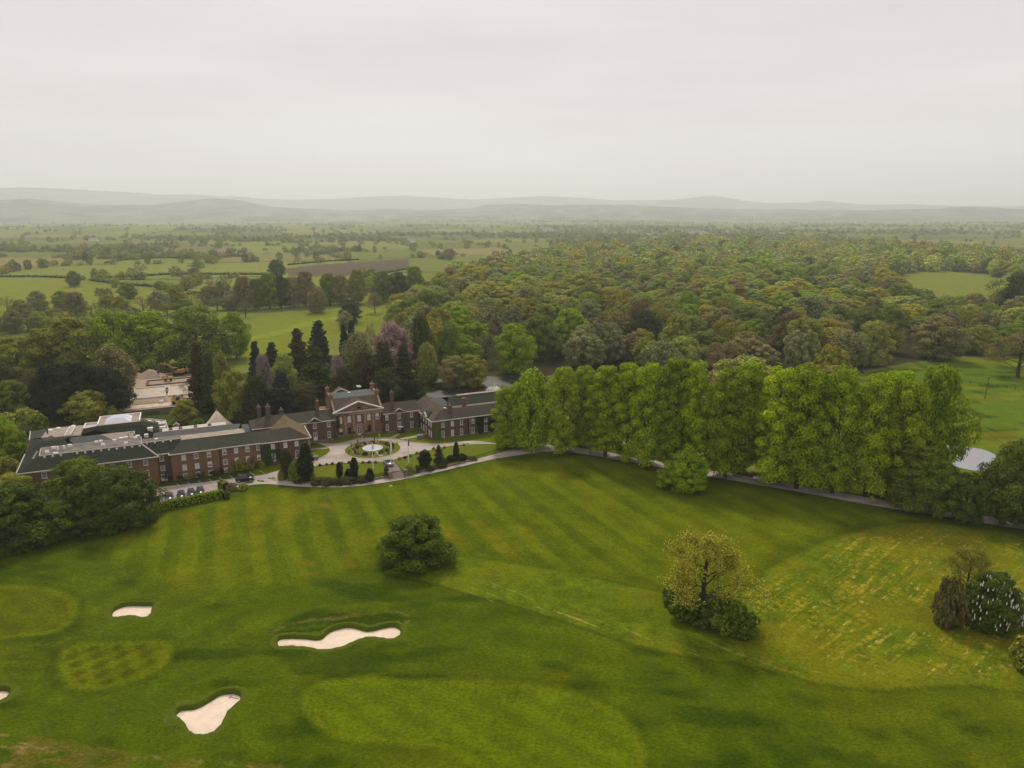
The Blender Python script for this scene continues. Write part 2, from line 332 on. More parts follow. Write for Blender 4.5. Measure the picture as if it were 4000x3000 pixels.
    bd = ro & (edist(x, y, ROUGH) < .9); g = mixn(g, [.02, .038, .006], bd * .35 * (y < 125))
    # greens
    for G_, cc, ckr in ((GREEN1, [.142, .200, .004], 0), (GREEN2, [.145, .175, .004], 1), (GREEN3, [.128, .158, .004], 0)):
        i = inpoly(x, y, G_); dd = edist(x, y, G_); e = np.clip(dd / .9, 0, 1) * i
        gc = np.tile(np.array(cc), (n, 1)) * (.86 + .28 * fbm(x / 6, y / 5, 70))[:, None]
        if ckr:
            a1 = x * .8 + y * .6; a2 = -x * .75 + y * .66; ck = np.sin(a1 * 2.0) * .5 + np.sin(a2 * 2.3) * .5; gc = gc * (1 - .38 * sst(ck * 1.5 + .3))[:, None]
        else: gc = gc * (1 - .12 * sst(np.sin((x * .6 + y * .8) * 1.5) + .4))[:, None]
        gc = mixn(gc, [.166, .208, .004], (dd < 1.6) * .65); g = g + (gc - g) * e[:, None]
        ring = (~i) & (dd < 1.3); g = mixn(g, g * .86, ring * 1.0)
    i = inpoly(x, y, TUFT); g = mixn(g, [.050, .088, .004], i * 1.0); g = mixn(g, g * 1.7, i * sst((f3 - .5) * 5))
    i = (~i) & (edist(x, y, TUFT) < .55); g = mixn(g, [.20, .17, .05], i * sst((f3 - .4) * 6) * .8)
    i = inpoly(x, y, STRAWL); g = mixn(g, [.165, .150, .020], i * sst((fbm(x / 3.5, y / 1.4, 75) - .42) * 6) * .8); g = mixn(g, [.33, .23, .09], i * sst((fbm(x / 2, y / .8, 76) - .62) * 9) * .8)
    nb = np.minimum(edist(x, y, BUNKW['pear']), 9); i = (nb < 1.5) & (x < P(800, 2700)[0]); g = mixn(g, [.20, .165, .05], i * sst((f3 - .38) * 5) * .8)
    g = g * (.88 + .24 * f3)[:, None]
    g = g * .69; c = c * .86
    return c + (g - c) * near[:, None]
az = np.concatenate([np.arange(-180, -54, 6.0), np.arange(-54, 54.01, .25), np.arange(60, 180, 6.0)]); az = np.radians(az)
rr = [1.0, 8, 18, 30, 42, 52]
while rr[-1] < 30000: r0 = rr[-1]; rr.append(r0 + max(.5, r0 * (.004 if r0 < 150 else .0042 if r0 < 230 else .008 if r0 < 700 else .013 if r0 < 4000 else .06)))
rr = np.array(rr); nA = len(az); nR = len(rr)
gx = np.outer(rr, np.sin(az)).ravel(); gy = np.outer(rr, np.cos(az)).ravel(); gz = terr(gx, gy) * sst((4000 - np.hypot(gx, gy)) / 3000) + rolling(gx, gy)
# the bunkers are dug out of the sheet
nr_ = (np.hypot(gx, gy) < 170) & (gy > 0)
for bp in BUNKW.values():
    d_ = edist(gx[nr_], gy[nr_], bp); d_ = np.where(inpoly(gx[nr_], gy[nr_], bp), -d_, d_); gz[nr_] -= 1.0 * sst((.75 - d_) / .6)
ii, jj = np.meshgrid(np.arange(nR - 1), np.arange(nA), indexing='ij'); j2 = (jj + 1) % nA
q = np.stack([ii * nA + jj, (ii + 1) * nA + jj, (ii + 1) * nA + j2, ii * nA + j2], -1).reshape(-1, 4)[:, ::-1]
cv = np.vstack([np.column_stack([gx, gy, gz])])
me = np_mesh('ground', cv, q)
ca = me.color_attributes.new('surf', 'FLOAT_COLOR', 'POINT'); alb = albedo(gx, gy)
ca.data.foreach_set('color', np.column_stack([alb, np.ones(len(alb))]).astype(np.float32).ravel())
nr_ = (np.hypot(gx, gy) < 260) & (gy > 0); mk = np.zeros((len(gx), 4), np.float32); xs_, ys_ = gx[nr_], gy[nr_]
rbm = inpoly(xs_, ys_, ROUGHB) * sst(edist(xs_, ys_, ROUGHB) / 5); mk[nr_, 0] = rbm * sst((fbm(xs_ / 14, ys_ / 11, 68) - .30) * 4)
mk[nr_, 1] = inpoly(xs_, ys_, ROUGH) * (rbm < .5) * sst((9 - edist(xs_, ys_, PP([(1900, 2345), (2250, 2450), (2640, 2562), (3050, 2640)]), False)) / 5); mk[nr_, 2] = inpoly(xs_, ys_, STRAWL) * .8
ma = me.color_attributes.new('straw', 'FLOAT_COLOR', 'POINT'); ma.data.foreach_set('color', mk.ravel())
me.polygons.foreach_set('use_smooth', np.ones(len(q), bool))
m = NT('turf'); at = m.n('ShaderNodeAttribute', attribute_name='surf'); pos = m.geo()
n1 = m.noise(1.6, 4, .7, m.scaled(pos, (1, 1.6, 1), .3)); n2 = m.noise(.16, 4, .6, pos); n5 = m.noise(4.5, 3, .75, m.scaled(pos, (1, 1.4, 1), .8))
c = m.mixc(.85, at.outputs['Color'], m.ramp(n1, .28, .74, (.5, .5, .5), (1.42, 1.42, 1.3)), 'MULTIPLY')
c = m.mixc(.7, c, m.ramp(n2, .3, .7, (.74, .77, .8), (1.22, 1.18, 1.1)), 'MULTIPLY'); c = m.mixc(.8, c, m.ramp(n5, .3, .7, (.55, .6, .6), (1.4, 1.35, 1.3)), 'MULTIPLY')
sa_ = m.n('ShaderNodeAttribute', attribute_name='straw'); sx = m.n('ShaderNodeSeparateColor'); m.l(sa_.outputs['Color'], sx.inputs[0])
wz = m.n('ShaderNodeTexNoise', Scale=.035, Detail=1); m.l(pos, wz.inputs['Vector']); wv = m.n('ShaderNodeVectorMath', operation='MULTIPLY_ADD'); m.l(wz.outputs['Color'], wv.inputs[0]); wv.inputs[1].default_value = (2.5, 2.5, 0); m.l(pos, wv.inputs[2]); wpos = wv.outputs[0]
def streak(rot, a, b_, lo, hi, ch, col_):
    global c
    f = m.ramp(m.noise(1.0, 3, .6, m.scaled(m.scaled(wpos, (1, 1, 1), rot), (a, b_, 1))), lo, hi, (0, 0, 0), (.8, .8, .8)); fk = m.ramp(m.noise(.9, 3, .65, wpos), .42, .60); f = m.mixc(1.0, f, fk, 'MULTIPLY'); mm = m.n('ShaderNodeMath', operation='MULTIPLY'); m.l(f, mm.inputs[0]); m.l(sx.outputs[ch], mm.inputs[1]); c = m.mixc(mm.outputs[0], c, col_)
streak(R_(-42), .04, .5, .44, .62, 0, (.20, .190, .006)); streak(R_(-42), .05, 1.05, .50, .66, 0, (.38, .30, .03)); streak(R_(-42), .35, 1.7, .60, .70, 0, (.55, .42, .15)); streak(R_(38), .07, 1.4, .57, .68, 1, (.28, .25, .05)); streak(R_(38), .3, 2.0, .66, .74, 1, (.42, .33, .12)); streak(.25, .22, .8, .60, .75, 2, (.34, .25, .06))
m.bsdf(c, 1, .02, bump=m.bump(n1, .55, .25)); me.materials.append(m.m)
tag(link(bpy.data.objects.new('ground', me)), kind='structure')
# ------------------------------------------------------------------ sheets draped on the ground: drives, paths, water
def drape(name, poly, mat, dz=.05, step=1.2, parent=None, flat=None, kind='structure', build=True):
    """fills a polygon with a fine sheet that follows the ground"""
    bm = bmesh.new(); vs_ = [bm.verts.new((p[0], p[1], 0)) for p in poly]; bm.faces.new(vs_)
    xs = [p[0] for p in poly]; ys = [p[1] for p in poly]
    for ax, lo, hi in (((1, 0, 0), min(xs), max(xs)), ((0, 1, 0), min(ys), max(ys))):
        k = lo + step * .5
        while k < hi:
            bmesh.ops.bisect_plane(bm, geom=bm.verts[:] + bm.edges[:] + bm.faces[:], plane_co=Vector(ax) * k, plane_no=ax); k += step
    for v in bm.verts: v.co.z = (float(terr(v.co.x, v.co.y)) if flat is None else flat) + dz
    bm.normal_update()
    for f in bm.faces:
        if f.normal.z < 0: f.normal_flip()
    me = bpy.data.meshes.new(name); bm.to_mesh(me); bm.free(); me.materials.append(mat)
    o = link(bpy.data.objects.new(name, me)); o.parent = parent
    if kind: o['kind'] = kind
    return o
m = NT('drive_tarmac'); pos = m.geo(); n = m.noise(.25, 4, .6, pos); n2 = m.noise(6, 3, .7, pos); n3 = m.noise(.5, 3, .5, m.scaled(pos, (.12, 1.0, 1), R_(-20)))
c = m.mixc(m.ramp(n, .35, .65), (.30, .255, .225), (.42, .37, .33)); c = m.mixc(m.ramp(n3, .52, .62, (0, 0, 0), (.45, .45, .45)), c, (.54, .49, .44)); c = m.mixc(m.ramp(n2, .3, .7, (0, 0, 0), (.3, .3, .3)), c, (.2, .17, .15))
m.bsdf(c, .9, .2); TARMAC = m.m
KERB = plain('kerb_stone', (.42, .36, .29), .9, .1, scale=4)
GRAV = plain('gravel', (.36, .29, .22), .95, .1, scale=3)
low_lo = [(620, 1990), (760, 1968), (872, 1944), (893, 1928), (925, 1905), (1000, 1893), (1060, 1892), (1150, 1900), (1250, 1904), (1340, 1903), (1450, 1893), (1600, 1868), (1750, 1835), (1900, 1800), (2000, 1782), (2100, 1768), (2200, 1764), (2330, 1782), (2500, 1812), (2700, 1848), (2900, 1884), (3100, 1918), (3300, 1955), (3500, 1990), (3700, 2020), (3850, 2045), (4100, 2080)]
low_hi = [(4100, 2050), (3850, 2015), (3700, 1992), (3500, 1962), (3300, 1928), (3100, 1892), (2900, 1858), (2700, 1822), (2500, 1790), (2330, 1760), (2200, 1742), (2080, 1748), (2000, 1757), (1930, 1772), (1850, 1797), (1775, 1815), (1685, 1835), (1577, 1855), (1500, 1867), (1371, 1882), (1299, 1887), (1208, 1885), (1130, 1876), (1085, 1858), (1050, 1852), (1000, 1860), (900, 1870), (700, 1895), (600, 1910), (560, 1960)]
fore = [(1040, 1856), (1090, 1860), (1112, 1856), (1150, 1838), (1222, 1823), (1281, 1814), (1371, 1808), (1462, 1805), (1489, 1804), (1535, 1797), (1613, 1774), (1685, 1758), (1757, 1743), (1850, 1736), (1930, 1735), (2010, 1738), (2080, 1746), (2200, 1744), (2100, 1736), (2000, 1733), (1930, 1731), (1850, 1722), (1757, 1730), (1700, 1732), (1631, 1729), (1577, 1721), (1522, 1711), (1450, 1710), (1400, 1712), (1371, 1721), (1317, 1733), (1272, 1731), (1240, 1727), (1222, 1730), (1262, 1739), (1286, 1751), (1291, 1762), (1282, 1772), (1263, 1784), (1221, 1803), (1150, 1822), (1095, 1836)]
drape('drive', smooth(PP(low_lo + low_hi), 3), TARMAC, .05, 1.2); drape('forecourt', smooth(PP(fore), 3), TARMAC, .055, 1.2)
# lawns inside the loops of the drive lie a hand higher than the tarmac
TURF2 = NT('garden_turf'); pos = TURF2.geo(); n = TURF2.noise(.3, 4, .6, pos); n2 = TURF2.noise(2.5, 3, .7, pos)
c = TURF2.mixc(TURF2.ramp(n, .3, .7), (.092, .124, .005), (.132, .150, .006)); c = TURF2.mixc(TURF2.ramp(n2, .35, .7, (0, 0, 0), (.5, .5, .5)), c, (.055, .086, .005)); TURF2.bsdf(c, .95, .08, bump=TURF2.bump(n2, .5, .1)); TURF2 = TURF2.m
gar = [(1112, 1856), (1150, 1838), (1222, 1823), (1281, 1814), (1371, 1808), (1462, 1805), (1489, 1804)]
garb = [(1524, 1846), (1460, 1857), (1371, 1867), (1299, 1871), (1208, 1869), (1140, 1862)]
GARD_A = smooth(PP(gar), 3, False) + smooth(PP(garb), 3, False)
gar2 = [(1535, 1797), (1613, 1774), (1685, 1758), (1757, 1743), (1850, 1736), (1930, 1735), (2010, 1738), (2040, 1744)]
garb2 = [(1990, 1750), (1930, 1761), (1850, 1784), (1775, 1802), (1685, 1822), (1574, 1842)]
GARD_B = smooth(PP(gar2), 3, False) + smooth(PP(garb2), 3, False)
drape('garden_lawn', GARD_A, TURF2, .13, .8); drape('garden_lawn', GARD_B, TURF2, .13, .8)
drape('ramp_path', PP([(1490, 1804), (1534, 1797), (1568, 1839), (1523, 1844)]), plain('ramp_tarmac', (.19, .155, .145), .9, .2), .09, 1.5)
IC = P(1456, 1755); IR = 7.9
def circ(c, r, n=56, sx=1): return [(c[0] + sx * r * math.cos(2 * math.pi * k / n), c[1] + r * math.sin(2 * math.pi * k / n)) for k in range(n)]
drape('island_kerb', circ(IC, IR + .35), KERB, .12, 30, flat=1.5); drape('island_lawn', circ(IC, IR), TURF2, .17, 30, flat=1.5)
for a, b in (((1430, 1728), (1452, 1747)), ((1468, 1760), (1490, 1784))):
    p = np.array(P(*a)); q_ = np.array(P(*b)); d = (q_ - p) / np.linalg.norm(q_ - p); nn = np.array([-d[1], d[0]]) * .55
    drape('island_path', [tuple(p + nn), tuple(q_ + nn), tuple(q_ - nn), tuple(p - nn)], GRAV, .19, 30, flat=1.5)
for pts in ([(1197, 1756), (1240, 1751), (1284, 1748), (1287, 1752), (1240, 1757), (1197, 1762)], [(1520, 1711), (1556, 1695), (1562, 1697), (1537, 1712)], [(1560, 1714), (1640, 1700), (1668, 1693), (1668, 1697), (1642, 1706), (1572, 1718)]):
    drape('path', PP(pts), GRAV, .075, 3)
def kerbline(pts, w=.28, h=.14):
    p = smooth(PP(pts), 3, False); mb = MB()
    for a, b in zip(p[:-1], p[1:]): mb.bar((a[0], a[1], float(terr(*a)) + .1), (b[0], b[1], float(terr(*b)) + .1), w, h)
    o = mb.build('kerb', KERB); o['kind'] = 'structure'
for pts in (gar, gar2, [(1231, 1729), (1272, 1733), (1317, 1735), (1371, 1723), (1400, 1714)], [(1257, 1739), (1286, 1751), (1291, 1762), (1282, 1772), (1263, 1785), (1221, 1804)], [(1450, 1712), (1522, 1713), (1577, 1723), (1631, 1731), (1700, 1734), (1757, 1732)]): kerbline(pts)
LINE = plain('bay_paint', (.55, .50, .44), .8, .1)
for k in range(9):
    s_ = -51.4 + 2.55 * k; a = glo(s_, -17.2); b2 = glo(s_ + .9, -20.6); nx_, ny_ = .06 * E1[0], .06 * E1[1]; drape('bay_marking', [(a[0] - nx_, a[1] - ny_), (a[0] + nx_, a[1] + ny_), (b2[0] + nx_, b2[1] + ny_), (b2[0] - nx_, b2[1] - ny_)], LINE, .075, 2)
# water: still, dark, mirror-like
m = NT('pond_water'); pos = m.geo(); n = m.noise(1.2, 3, .6, m.scaled(pos, (1, .5, 1)))
bw = m.bsdf((.022, .019, .012), .22, .5, bump=m.bump(n, .9, .25)); m.l(m.ramp(m.noise(.075, 2, .5, pos), .44, .56, (.12, .12, .12), (.55, .55, .55)), bw.inputs['Roughness']); WATER = m.m
POND = smooth(PP([(1683, 1510), (1700, 1520), (1668, 1535), (1664, 1548), (1690, 1565), (1720, 1580), (1800, 1580), (2000, 1555), (2080, 1530), (2080, 1490), (2000, 1476), (1850, 1470), (1740, 1476), (1700, 1490)]), 4)
drape('pond_water', POND, WATER, .10, 12)
m = NT('pool_water'); pos = m.geo(); n = m.noise(.6, 3, .6, m.scaled(pos, (1, .3, 1))); m.bsdf((.03, .03, .028), .05, 1.0, bump=m.bump(n, .25, .1)).inputs['IOR'].default_value = 3.0
POOL = smooth(PP([(3640, 1734), (3690, 1741), (3760, 1746), (3810, 1752), (3850, 1760), (3890, 1778), (3960, 1800), (3990, 1835), (3930, 1850), (3850, 1842), (3790, 1838), (3722, 1818), (3738, 1790), (3728, 1770), (3690, 1755)]), 4)
drape('pool_water', POOL, m.m, .12, 12)
# bare earth bank round the pond and a grass island in it
drape('pond_island', smooth([(P(1810, 1512)[0] + dx, P(1810, 1512)[1] + dy) for dx, dy in ((-8, -2), (-4, -5), (4, -5), (9, -1), (6, 6), (-5, 6))], 4), plain('island_earth', (.05, .05, .02), .95, .1), .2, 8)
# ------------------------------------------------------------------ hills on the horizon
def ridge(name, prof, r0, rm, r1, seed, rough, c, c2):
    A = np.radians(np.arange(-62, 62.01, .35)); Rr = np.concatenate([np.linspace(r0, rm, 16), np.linspace(rm, r1, 10)[1:]])
    xs = np.array([p[0] for p in prof], float); ys = np.array([p[1] for p in prof], float)
    pa = np.arctan((xs - 2000) / FPX / (math.cos(PIT) + (1500 - 800) / FPX * math.sin(PIT)))
    hz = np.array([CAMZ + rm * math.cos(a) / (math.cos(PIT) + (1500 - y) / FPX * math.sin(PIT)) * (-math.sin(PIT) + (1500 - y) / FPX * math.cos(PIT)) for a, y in zip(pa, ys)])
    top = np.interp(A, pa, hz); V = []
    for r in Rr:
        k = sst((r - r0) / (rm - r0)) if r <= rm else 1 - .35 * (r - rm) / (r1 - rm)
        x = r * np.sin(A); y = r * np.cos(A)
        z = top * (k ** 1.15) + rough * (fbm(x / 900, y / 700, seed) - .5) * (1 if 0 < k < .97 else .25) * sst((r - r0) / 700)
        V.append(np.column_stack([x, y, np.maximum(z, -4) - (6 if r == r0 else 0)]))
    V = np.vstack(V); nA_ = len(A); i, j = np.meshgrid(np.arange(len(Rr) - 1), np.arange(nA_ - 1), indexing='ij')
    q = np.stack([i * nA_ + j, i * nA_ + j + 1, (i + 1) * nA_ + j + 1, (i + 1) * nA_ + j], -1).reshape(-1, 4)
    me = np_mesh(name, V, q); me.polygons.foreach_set('use_smooth', np.ones(len(q), bool))
    m = NT(name + '_cover'); pos = m.geo(); n = m.noise(.006, 6, .7, m.scaled(pos, (1, .5, 1))); n2 = m.noise(.0024, 5, .65, m.scaled(pos, (1, .45, 1)))
    b = m.mixc(m.ramp(n, .46, .54), c, c2); b = m.mixc(m.ramp(n2, .5, .62, (0, 0, 0), (.8, .8, .8)), b, (.15, .17, .08)); m.bsdf(b, 1, 0)
    me.materials.append(m.m); tag(link(bpy.data.objects.new(name, me)), kind='structure')
ridge('far_hills', [(-900, 728), (0, 737), (100, 734), (250, 739), (430, 748), (620, 760), (760, 759), (870, 768), (1000, 776), (1150, 780), (1300, 776), (1450, 768), (1580, 764), (1700, 770), (1850, 780), (1960, 774), (2110, 766), (2230, 774), (2360, 785), (2500, 784), (2620, 780), (2720, 770), (2760, 764), (2820, 770), (2900, 784), (3000, 792), (3120, 790), (3230, 783), (3300, 792), (3380, 798), (3560, 797), (3700, 804), (4000, 806), (4900, 812)],
      11000, 16000, 21000, 3, 100, (.028, .040, .030), (.085, .10, .055))
ridge('foothills', [(-900, 790), (0, 782), (120, 775), (260, 790), (420, 806), (600, 800), (760, 782), (840, 775), (930, 782), (1050, 806), (1200, 815), (1330, 822), (1500, 816), (1700, 820), (1850, 812), (1900, 800), (2000, 796), (2150, 802), (2330, 798), (2500, 806), (2700, 812), (3000, 818), (3400, 822), (3600, 818), (3800, 812), (4000, 824), (4900, 830)],
      6600, 10000, 13000, 9, 80, (.010, .018, .012), (.11, .135, .055))
# ================================================================== BUILDINGS (all square to the house axes: s along the front, t into depth)
BRICK = brick_mat('red_brick', (.240, .135, .078), (.195, .112, .068)); BRICK2 = brick_mat('dark_brick', (.150, .098, .068), (.118, .080, .060))
STONE = plain('sandstone', (.30, .205, .145), .9, .1, scale=1.2); PLINTH = plain('plinth_stone', (.22, .16, .12), .9, .1, scale=1.5)
WHITE = plain('white_paint', (.72, .70, .66), .6, .3, var=.08); TRIM = plain('cream_trim', (.48, .42, .35), .7, .2, var=.12)
SL_DK = slate_mat('dark_slate', (.022, .029, .021), (.033, .039, .029), courses=1.6); SL_GY = slate_mat('grey_slate', (.038, .044, .030), (.054, .057, .041), (.06, .06, .035))
SL_BR = slate_mat('stone_slate', (.105, .075, .055), (.07, .06, .048), (.075, .065, .03)); SL_OL = slate_mat('mossy_stone_slate', (.16, .115, .06), (.11, .085, .05), (.13, .10, .025))
SL_MX = slate_mat('weathered_slate', (.075, .062, .046), (.05, .05, .042), (.06, .055, .026)); SL_BL = slate_mat('blue_slate', (.085, .10, .10), (.11, .12, .118), courses=1.0, var=.3); CORR = slate_mat('ribbed_tile', (.075, .08, .078), (.10, .10, .098), courses=2.6)
FLAT = plain('roof_felt', (.16, .145, .13), .95, .1, var=.4, scale=.5); FLATL = plain('pale_membrane', (.30, .255, .215), .9, .1, var=.12, scale=.6); FLATB = plain('beige_sheet', (.30, .25, .20), .9, .15, var=.2, scale=.5)
LEADW = plain('white_render', (.46, .425, .38), .8, .2, var=.1); POT = plain('chimney_pot', (.34, .19, .11), .9, .1, scale=4); BLACKP = plain('black_pipe', (.012, .012, .013), .5, .4)
m = NT('window_glass'); b = m.bsdf((.010, .013, .017), .08, .35); GLASS = m.m
BLIND = plain('drawn_blind', (.50, .485, .45), .5, .4, var=.08); SKYL = plain('skylight_glass', (.66, .68, .74), .25, .5, var=.04)
WFR = {}
def win_mesh(w, h, nx, ny, sill=True):
    """white sash frame with glazing bars, in the s-z plane, outside towards -t"""
    k = (round(w, 2), round(h, 2), nx, ny)
    if k in WFR: return WFR[k]
    mb = MB(); f = .10
    for x0, x1, z0, z1 in ((-w / 2, -w / 2 + f, 0, h), (w / 2 - f, w / 2, 0, h), (-w / 2 + f, w / 2 - f, 0, f), (-w / 2 + f, w / 2 - f, h - f, h), (-w / 2 + f, w / 2 - f, h / 2 - .04, h / 2 + .04)): mb.box(x0, x1, -.07, .03, z0, z1)
    for i in range(1, nx): x = -w / 2 + w * i / nx; mb.box(x - .022, x + .022, -.05, .02, f, h - f)
    for j in range(1, ny):
        z = h * j / ny
        if abs(z - h / 2) > .1: mb.box(-w / 2 + f, w / 2 - f, -.049, .021, z - .022, z + .022)
    if sill: mb.box(-w / 2 - .08, w / 2 + .08, -.14, .03, -.1, 0)
    o = mb.build('window', WHITE); fr = o.data; bpy.data.objects.remove(o)
    o = MB().box(-w / 2 + .05, w / 2 - .05, -.02, .028, .05, h - .05).build('pane', GLASS); pn = o.data; bpy.data.objects.remove(o)
    pb = pn.copy(); pb.materials.clear(); pb.materials.append(BLIND)
    o = MB().box(-w / 2 + .08, w / 2 - .08, -.044, -.02, h * .45, h - .08).build('blind', BLIND); bl = o.data; bpy.data.objects.remove(o)
    WFR[k] = (fr, pn, pb, bl); return WFR[k]
class Bld:
    def __init__(s, name, s0, t0, z0, label, cat='building', group=None):
        x, y = glo(s0, t0); s.o = empty(name, (x, y, z0), AB, label, cat, group); s.s0 = s0; s.t0 = t0; s.z0 = z0
    def c(s, p): return (p[0] - s.s0, p[1] - s.t0, p[2] - s.z0)
    def build(s, mb, name, mat, sm=False):
        mb.v = [s.c(p) for p in mb.v]; return mb.build(name, mat, s.o, sm)
    def box(s, name, mat, s0, s1, t0, t1, z0, z1, **k): return s.build(MB().box(s0, s1, t0, t1, z0, z1, **k), name, mat)
    def wall(s, poly, z0, z1, mat, name='wall'):
        mb = MB(); n = len(poly)
        v = [(a, b, z0) for a, b in poly] + [(a, b, z1) for a, b in poly]
        mb.add(v, [(i, (i + 1) % n, n + (i + 1) % n, n + i) for i in range(n)] + [tuple(range(n, 2 * n)), tuple(range(n - 1, -1, -1))]); return s.build(mb, name, mat)
    def rect(s, s0, s1, t0, t1, z0, z1, mat, name='wall'): return s.wall([(s0, t0), (s1, t0), (s1, t1), (s0, t1)], z0, z1, mat, name)
    def roof(s, facets, mat, name='roof', th=.16):
        mb = MB()
        for f in facets: mb.prism(f, (0, 0, -th))
        return s.build(mb, name, mat)
    def hip(s, s0, s1, t0, t1, ze, zr, mat, hl=True, hr=True, tr=None, ov=.35, name='roof'):
        """ridge along s; hipped or gabled ends"""
        tr = (t0 + t1) / 2 if tr is None else tr; s0 -= ov; s1 += ov; t0 -= ov; t1 += ov; ze -= .12
        a = s0 + (tr - t0 if hl else 0); b = s1 - (tr - t0 if hr else 0)
        F = [[(s0, t0, ze), (s1, t0, ze), (b, tr, zr), (a, tr, zr)], [(s1, t1, ze), (s0, t1, ze), (a, tr, zr), (b, tr, zr)]]
        if hl: F.append([(s0, t1, ze), (s0, t0, ze), (a, tr, zr)])
        if hr: F.append([(s1, t0, ze), (s1, t1, ze), (b, tr, zr)])
        return s.roof(F, mat, name)
    def eave(s, pts, mat=None, w=.22, h=.26, name='gutter'):
        mb = MB()
        for a, b in zip(pts[:-1], pts[1:]): mb.bar(a, b, w, h)
        return s.build(mb, name, mat or TRIM)
    def win(s, sc_, z0, z1, t, w=.95, nx=3, ny=4, blind=0, side=None):
        """blind: 0 clear, 1 drawn, 2 half drawn"""
        fr, pn, pb, bl = win_mesh(w, z1 - z0, nx, ny); p = s.c((sc_, t, z0) if side is None else (side, t, z0))
        o = part('window', fr, s.o, p, 0 if side is None else -math.pi / 2)
        part('pane', pb if blind == 1 else pn, o)
        if blind == 2: part('blind', bl, o)
        return o
    def chimney(s, a, b, z0, z1, w=1.0, d=1.3, mat=None, pots=2):
        o = s.build(MB().box(a - w / 2, a + w / 2, b - d / 2, b + d / 2, z0, z1 - .35).box(a - w / 2 - .1, a + w / 2 + .1, b - d / 2 - .1, b + d / 2 + .1, z1 - .35, z1), 'chimney', mat or BRICK)
        for k in range(pots):
            q = MB().lathe([(.17, 0), (.15, .5), (.19, .55), (.19, .65), (.1, .66)], (0, 0, 0), 8).build('chimney_pot', POT, o); q.location = s.c((a, b + (k - (pots - 1) / 2) * .6, z1))
        return o
    def pediment(s, c, hw, z0, z1, t, mat_t, dep=3, roofmat=None, trim=None, side=None, th=.22):
        """small gable: tympanum, raking trim and its little roof"""
        f = (lambda u, d, z: (c + u, t + d, z)) if side is None else (lambda u, d, z: (side + d, c - u, z))
        s.build(MB().prism([f(-hw, -.12, z0), f(hw, -.12, z0), f(0, -.12, z1)], Vector(f(0, .3, 0)) - Vector(f(0, 0, 0))), 'tympanum', mat_t)
        mb = MB(); mb.bar(f(-hw - .25, -.3, z0 - .05), f(0, -.3, z1 + .12), .5, th); mb.bar(f(hw + .25, -.301, z0 - .05), f(0, -.301, z1 + .121), .5, th); mb.bar(f(-hw - .2, -.25, z0 - .1), f(hw + .2, -.25, z0 - .1), .4, .2)
        s.build(mb, 'raking_cornice', trim or WHITE)
        s.roof([[f(-hw - .2, -.5, z0 + .12), f(0, -.5, z1 + .24), f(0, dep, z1 + .24), f(-hw - .2, .05, z0 + .12)], [f(0, -.5, z1 + .24), f(hw + .2, -.5, z0 + .12), f(hw + .2, .05, z0 + .12), f(0, dep, z1 + .24)]], roofmat or SL_BR, 'gable_roof', .1)
    def ivy(s, spots, tint, n=500, leaf=.22, side=None, t=0, name='ivy'):
        """climber: leaves over blobs (s,z,rs,rz) on a wall plane"""
        pts = []
        for a, z, ra, rz, k in spots:
            m_ = int(n * k); th = rng.uniform(0, 2 * math.pi, m_); q = np.sqrt(rng.uniform(0, 1, m_)); pts.append(np.column_stack([a + ra * q * np.cos(th), np.zeros(m_), z + rz * q * np.sin(th)]))
        p = np.vstack(pts); p[:, 1] = t - rng.uniform(.03, .38, len(p)); nr = rng.normal(0, .45, p.shape); nr[:, 1] -= 1; nr[:, 2] += .3
        if side is not None: p = np.column_stack([side - rng.uniform(.03, .35, len(p)), p[:, 0], p[:, 2]]); nr = nr[:, [1, 0, 2]]
        p = p[p[:, 2] > s.z0 - .2]; nr = nr[:len(p)]
        p = p - np.array([s.s0, s.t0, s.z0]); o = leaves(name, p, nr, leaf * rng.uniform(.7, 1.3, len(p)), LEAF); o.parent = s.o; o['tint'] = tint; return o
def leaf_arrays(p, nr, size, asp=1.5):
    nr = nr / (np.linalg.norm(nr, axis=1, keepdims=True) + 1e-9); r = rng.normal(0, 1, nr.shape); u = np.cross(nr, r); u /= np.linalg.norm(u, axis=1, keepdims=True) + 1e-9; w = np.cross(nr, u)
    size = np.broadcast_to(size, (len(p),))[:, None]
    v = np.stack([p - u * size * asp * .6, p - w * size * .5, p + u * size * asp * .6, p + w * size * .5], 1).reshape(-1, 3)
    q = np.arange(len(p) * 4).reshape(-1, 4); return v, q
def leaves(name, p, nr, size, mat, asp=1.5):
    v, q = leaf_arrays(p, nr, size, asp); me = np_mesh(name, v, q); me.materials.append(mat); return link(bpy.data.objects.new(name, me))
# ---------------------------------------------------------------- central house
b = Bld('country_house', 0, 7, 1.3, 'central brick house with stone pilasters, wide pediment and four corner chimneys', 'house')
b.rect(-7.3, 7.3, 0, 14, 1.3, 9.35, BRICK); b.box('plinth', PLINTH, -7.45, 7.45, -.14, 1, 1.3, 2.25); b.box('entablature', STONE, -7.5, 7.5, -.3, .5, 8.25, 9.1); b.box('cornice', TRIM, -7.8, 7.8, -.55, .4, 9.1, 9.38)
for x in (-7.0, -4.15, -1.55, 1.95, 4.45, 7.0):
    p = b.box('pilaster', STONE, x - .34, x + .34, -.24, .2, 2.25, 8.0); q = b.box('capital', STONE, x - .42, x + .42, -.28, .2, 8.0, 8.25); q.parent = p
for i, x in enumerate((-5.6, -2.9, .15, 3.15, 5.75)):
    b.win(x, 6.0, 7.8, 0, 1.0, 3, 4, 1 if i in (0, 1, 2, 3) else 2)
    if i != 2: b.win(x, 2.15, 4.3, 0, 1.05, 3, 4, 2 if i == 0 else 0)
    b.box('keystone', STONE, x - .14, x + .14, -.1, .1, 7.82, 8.2)
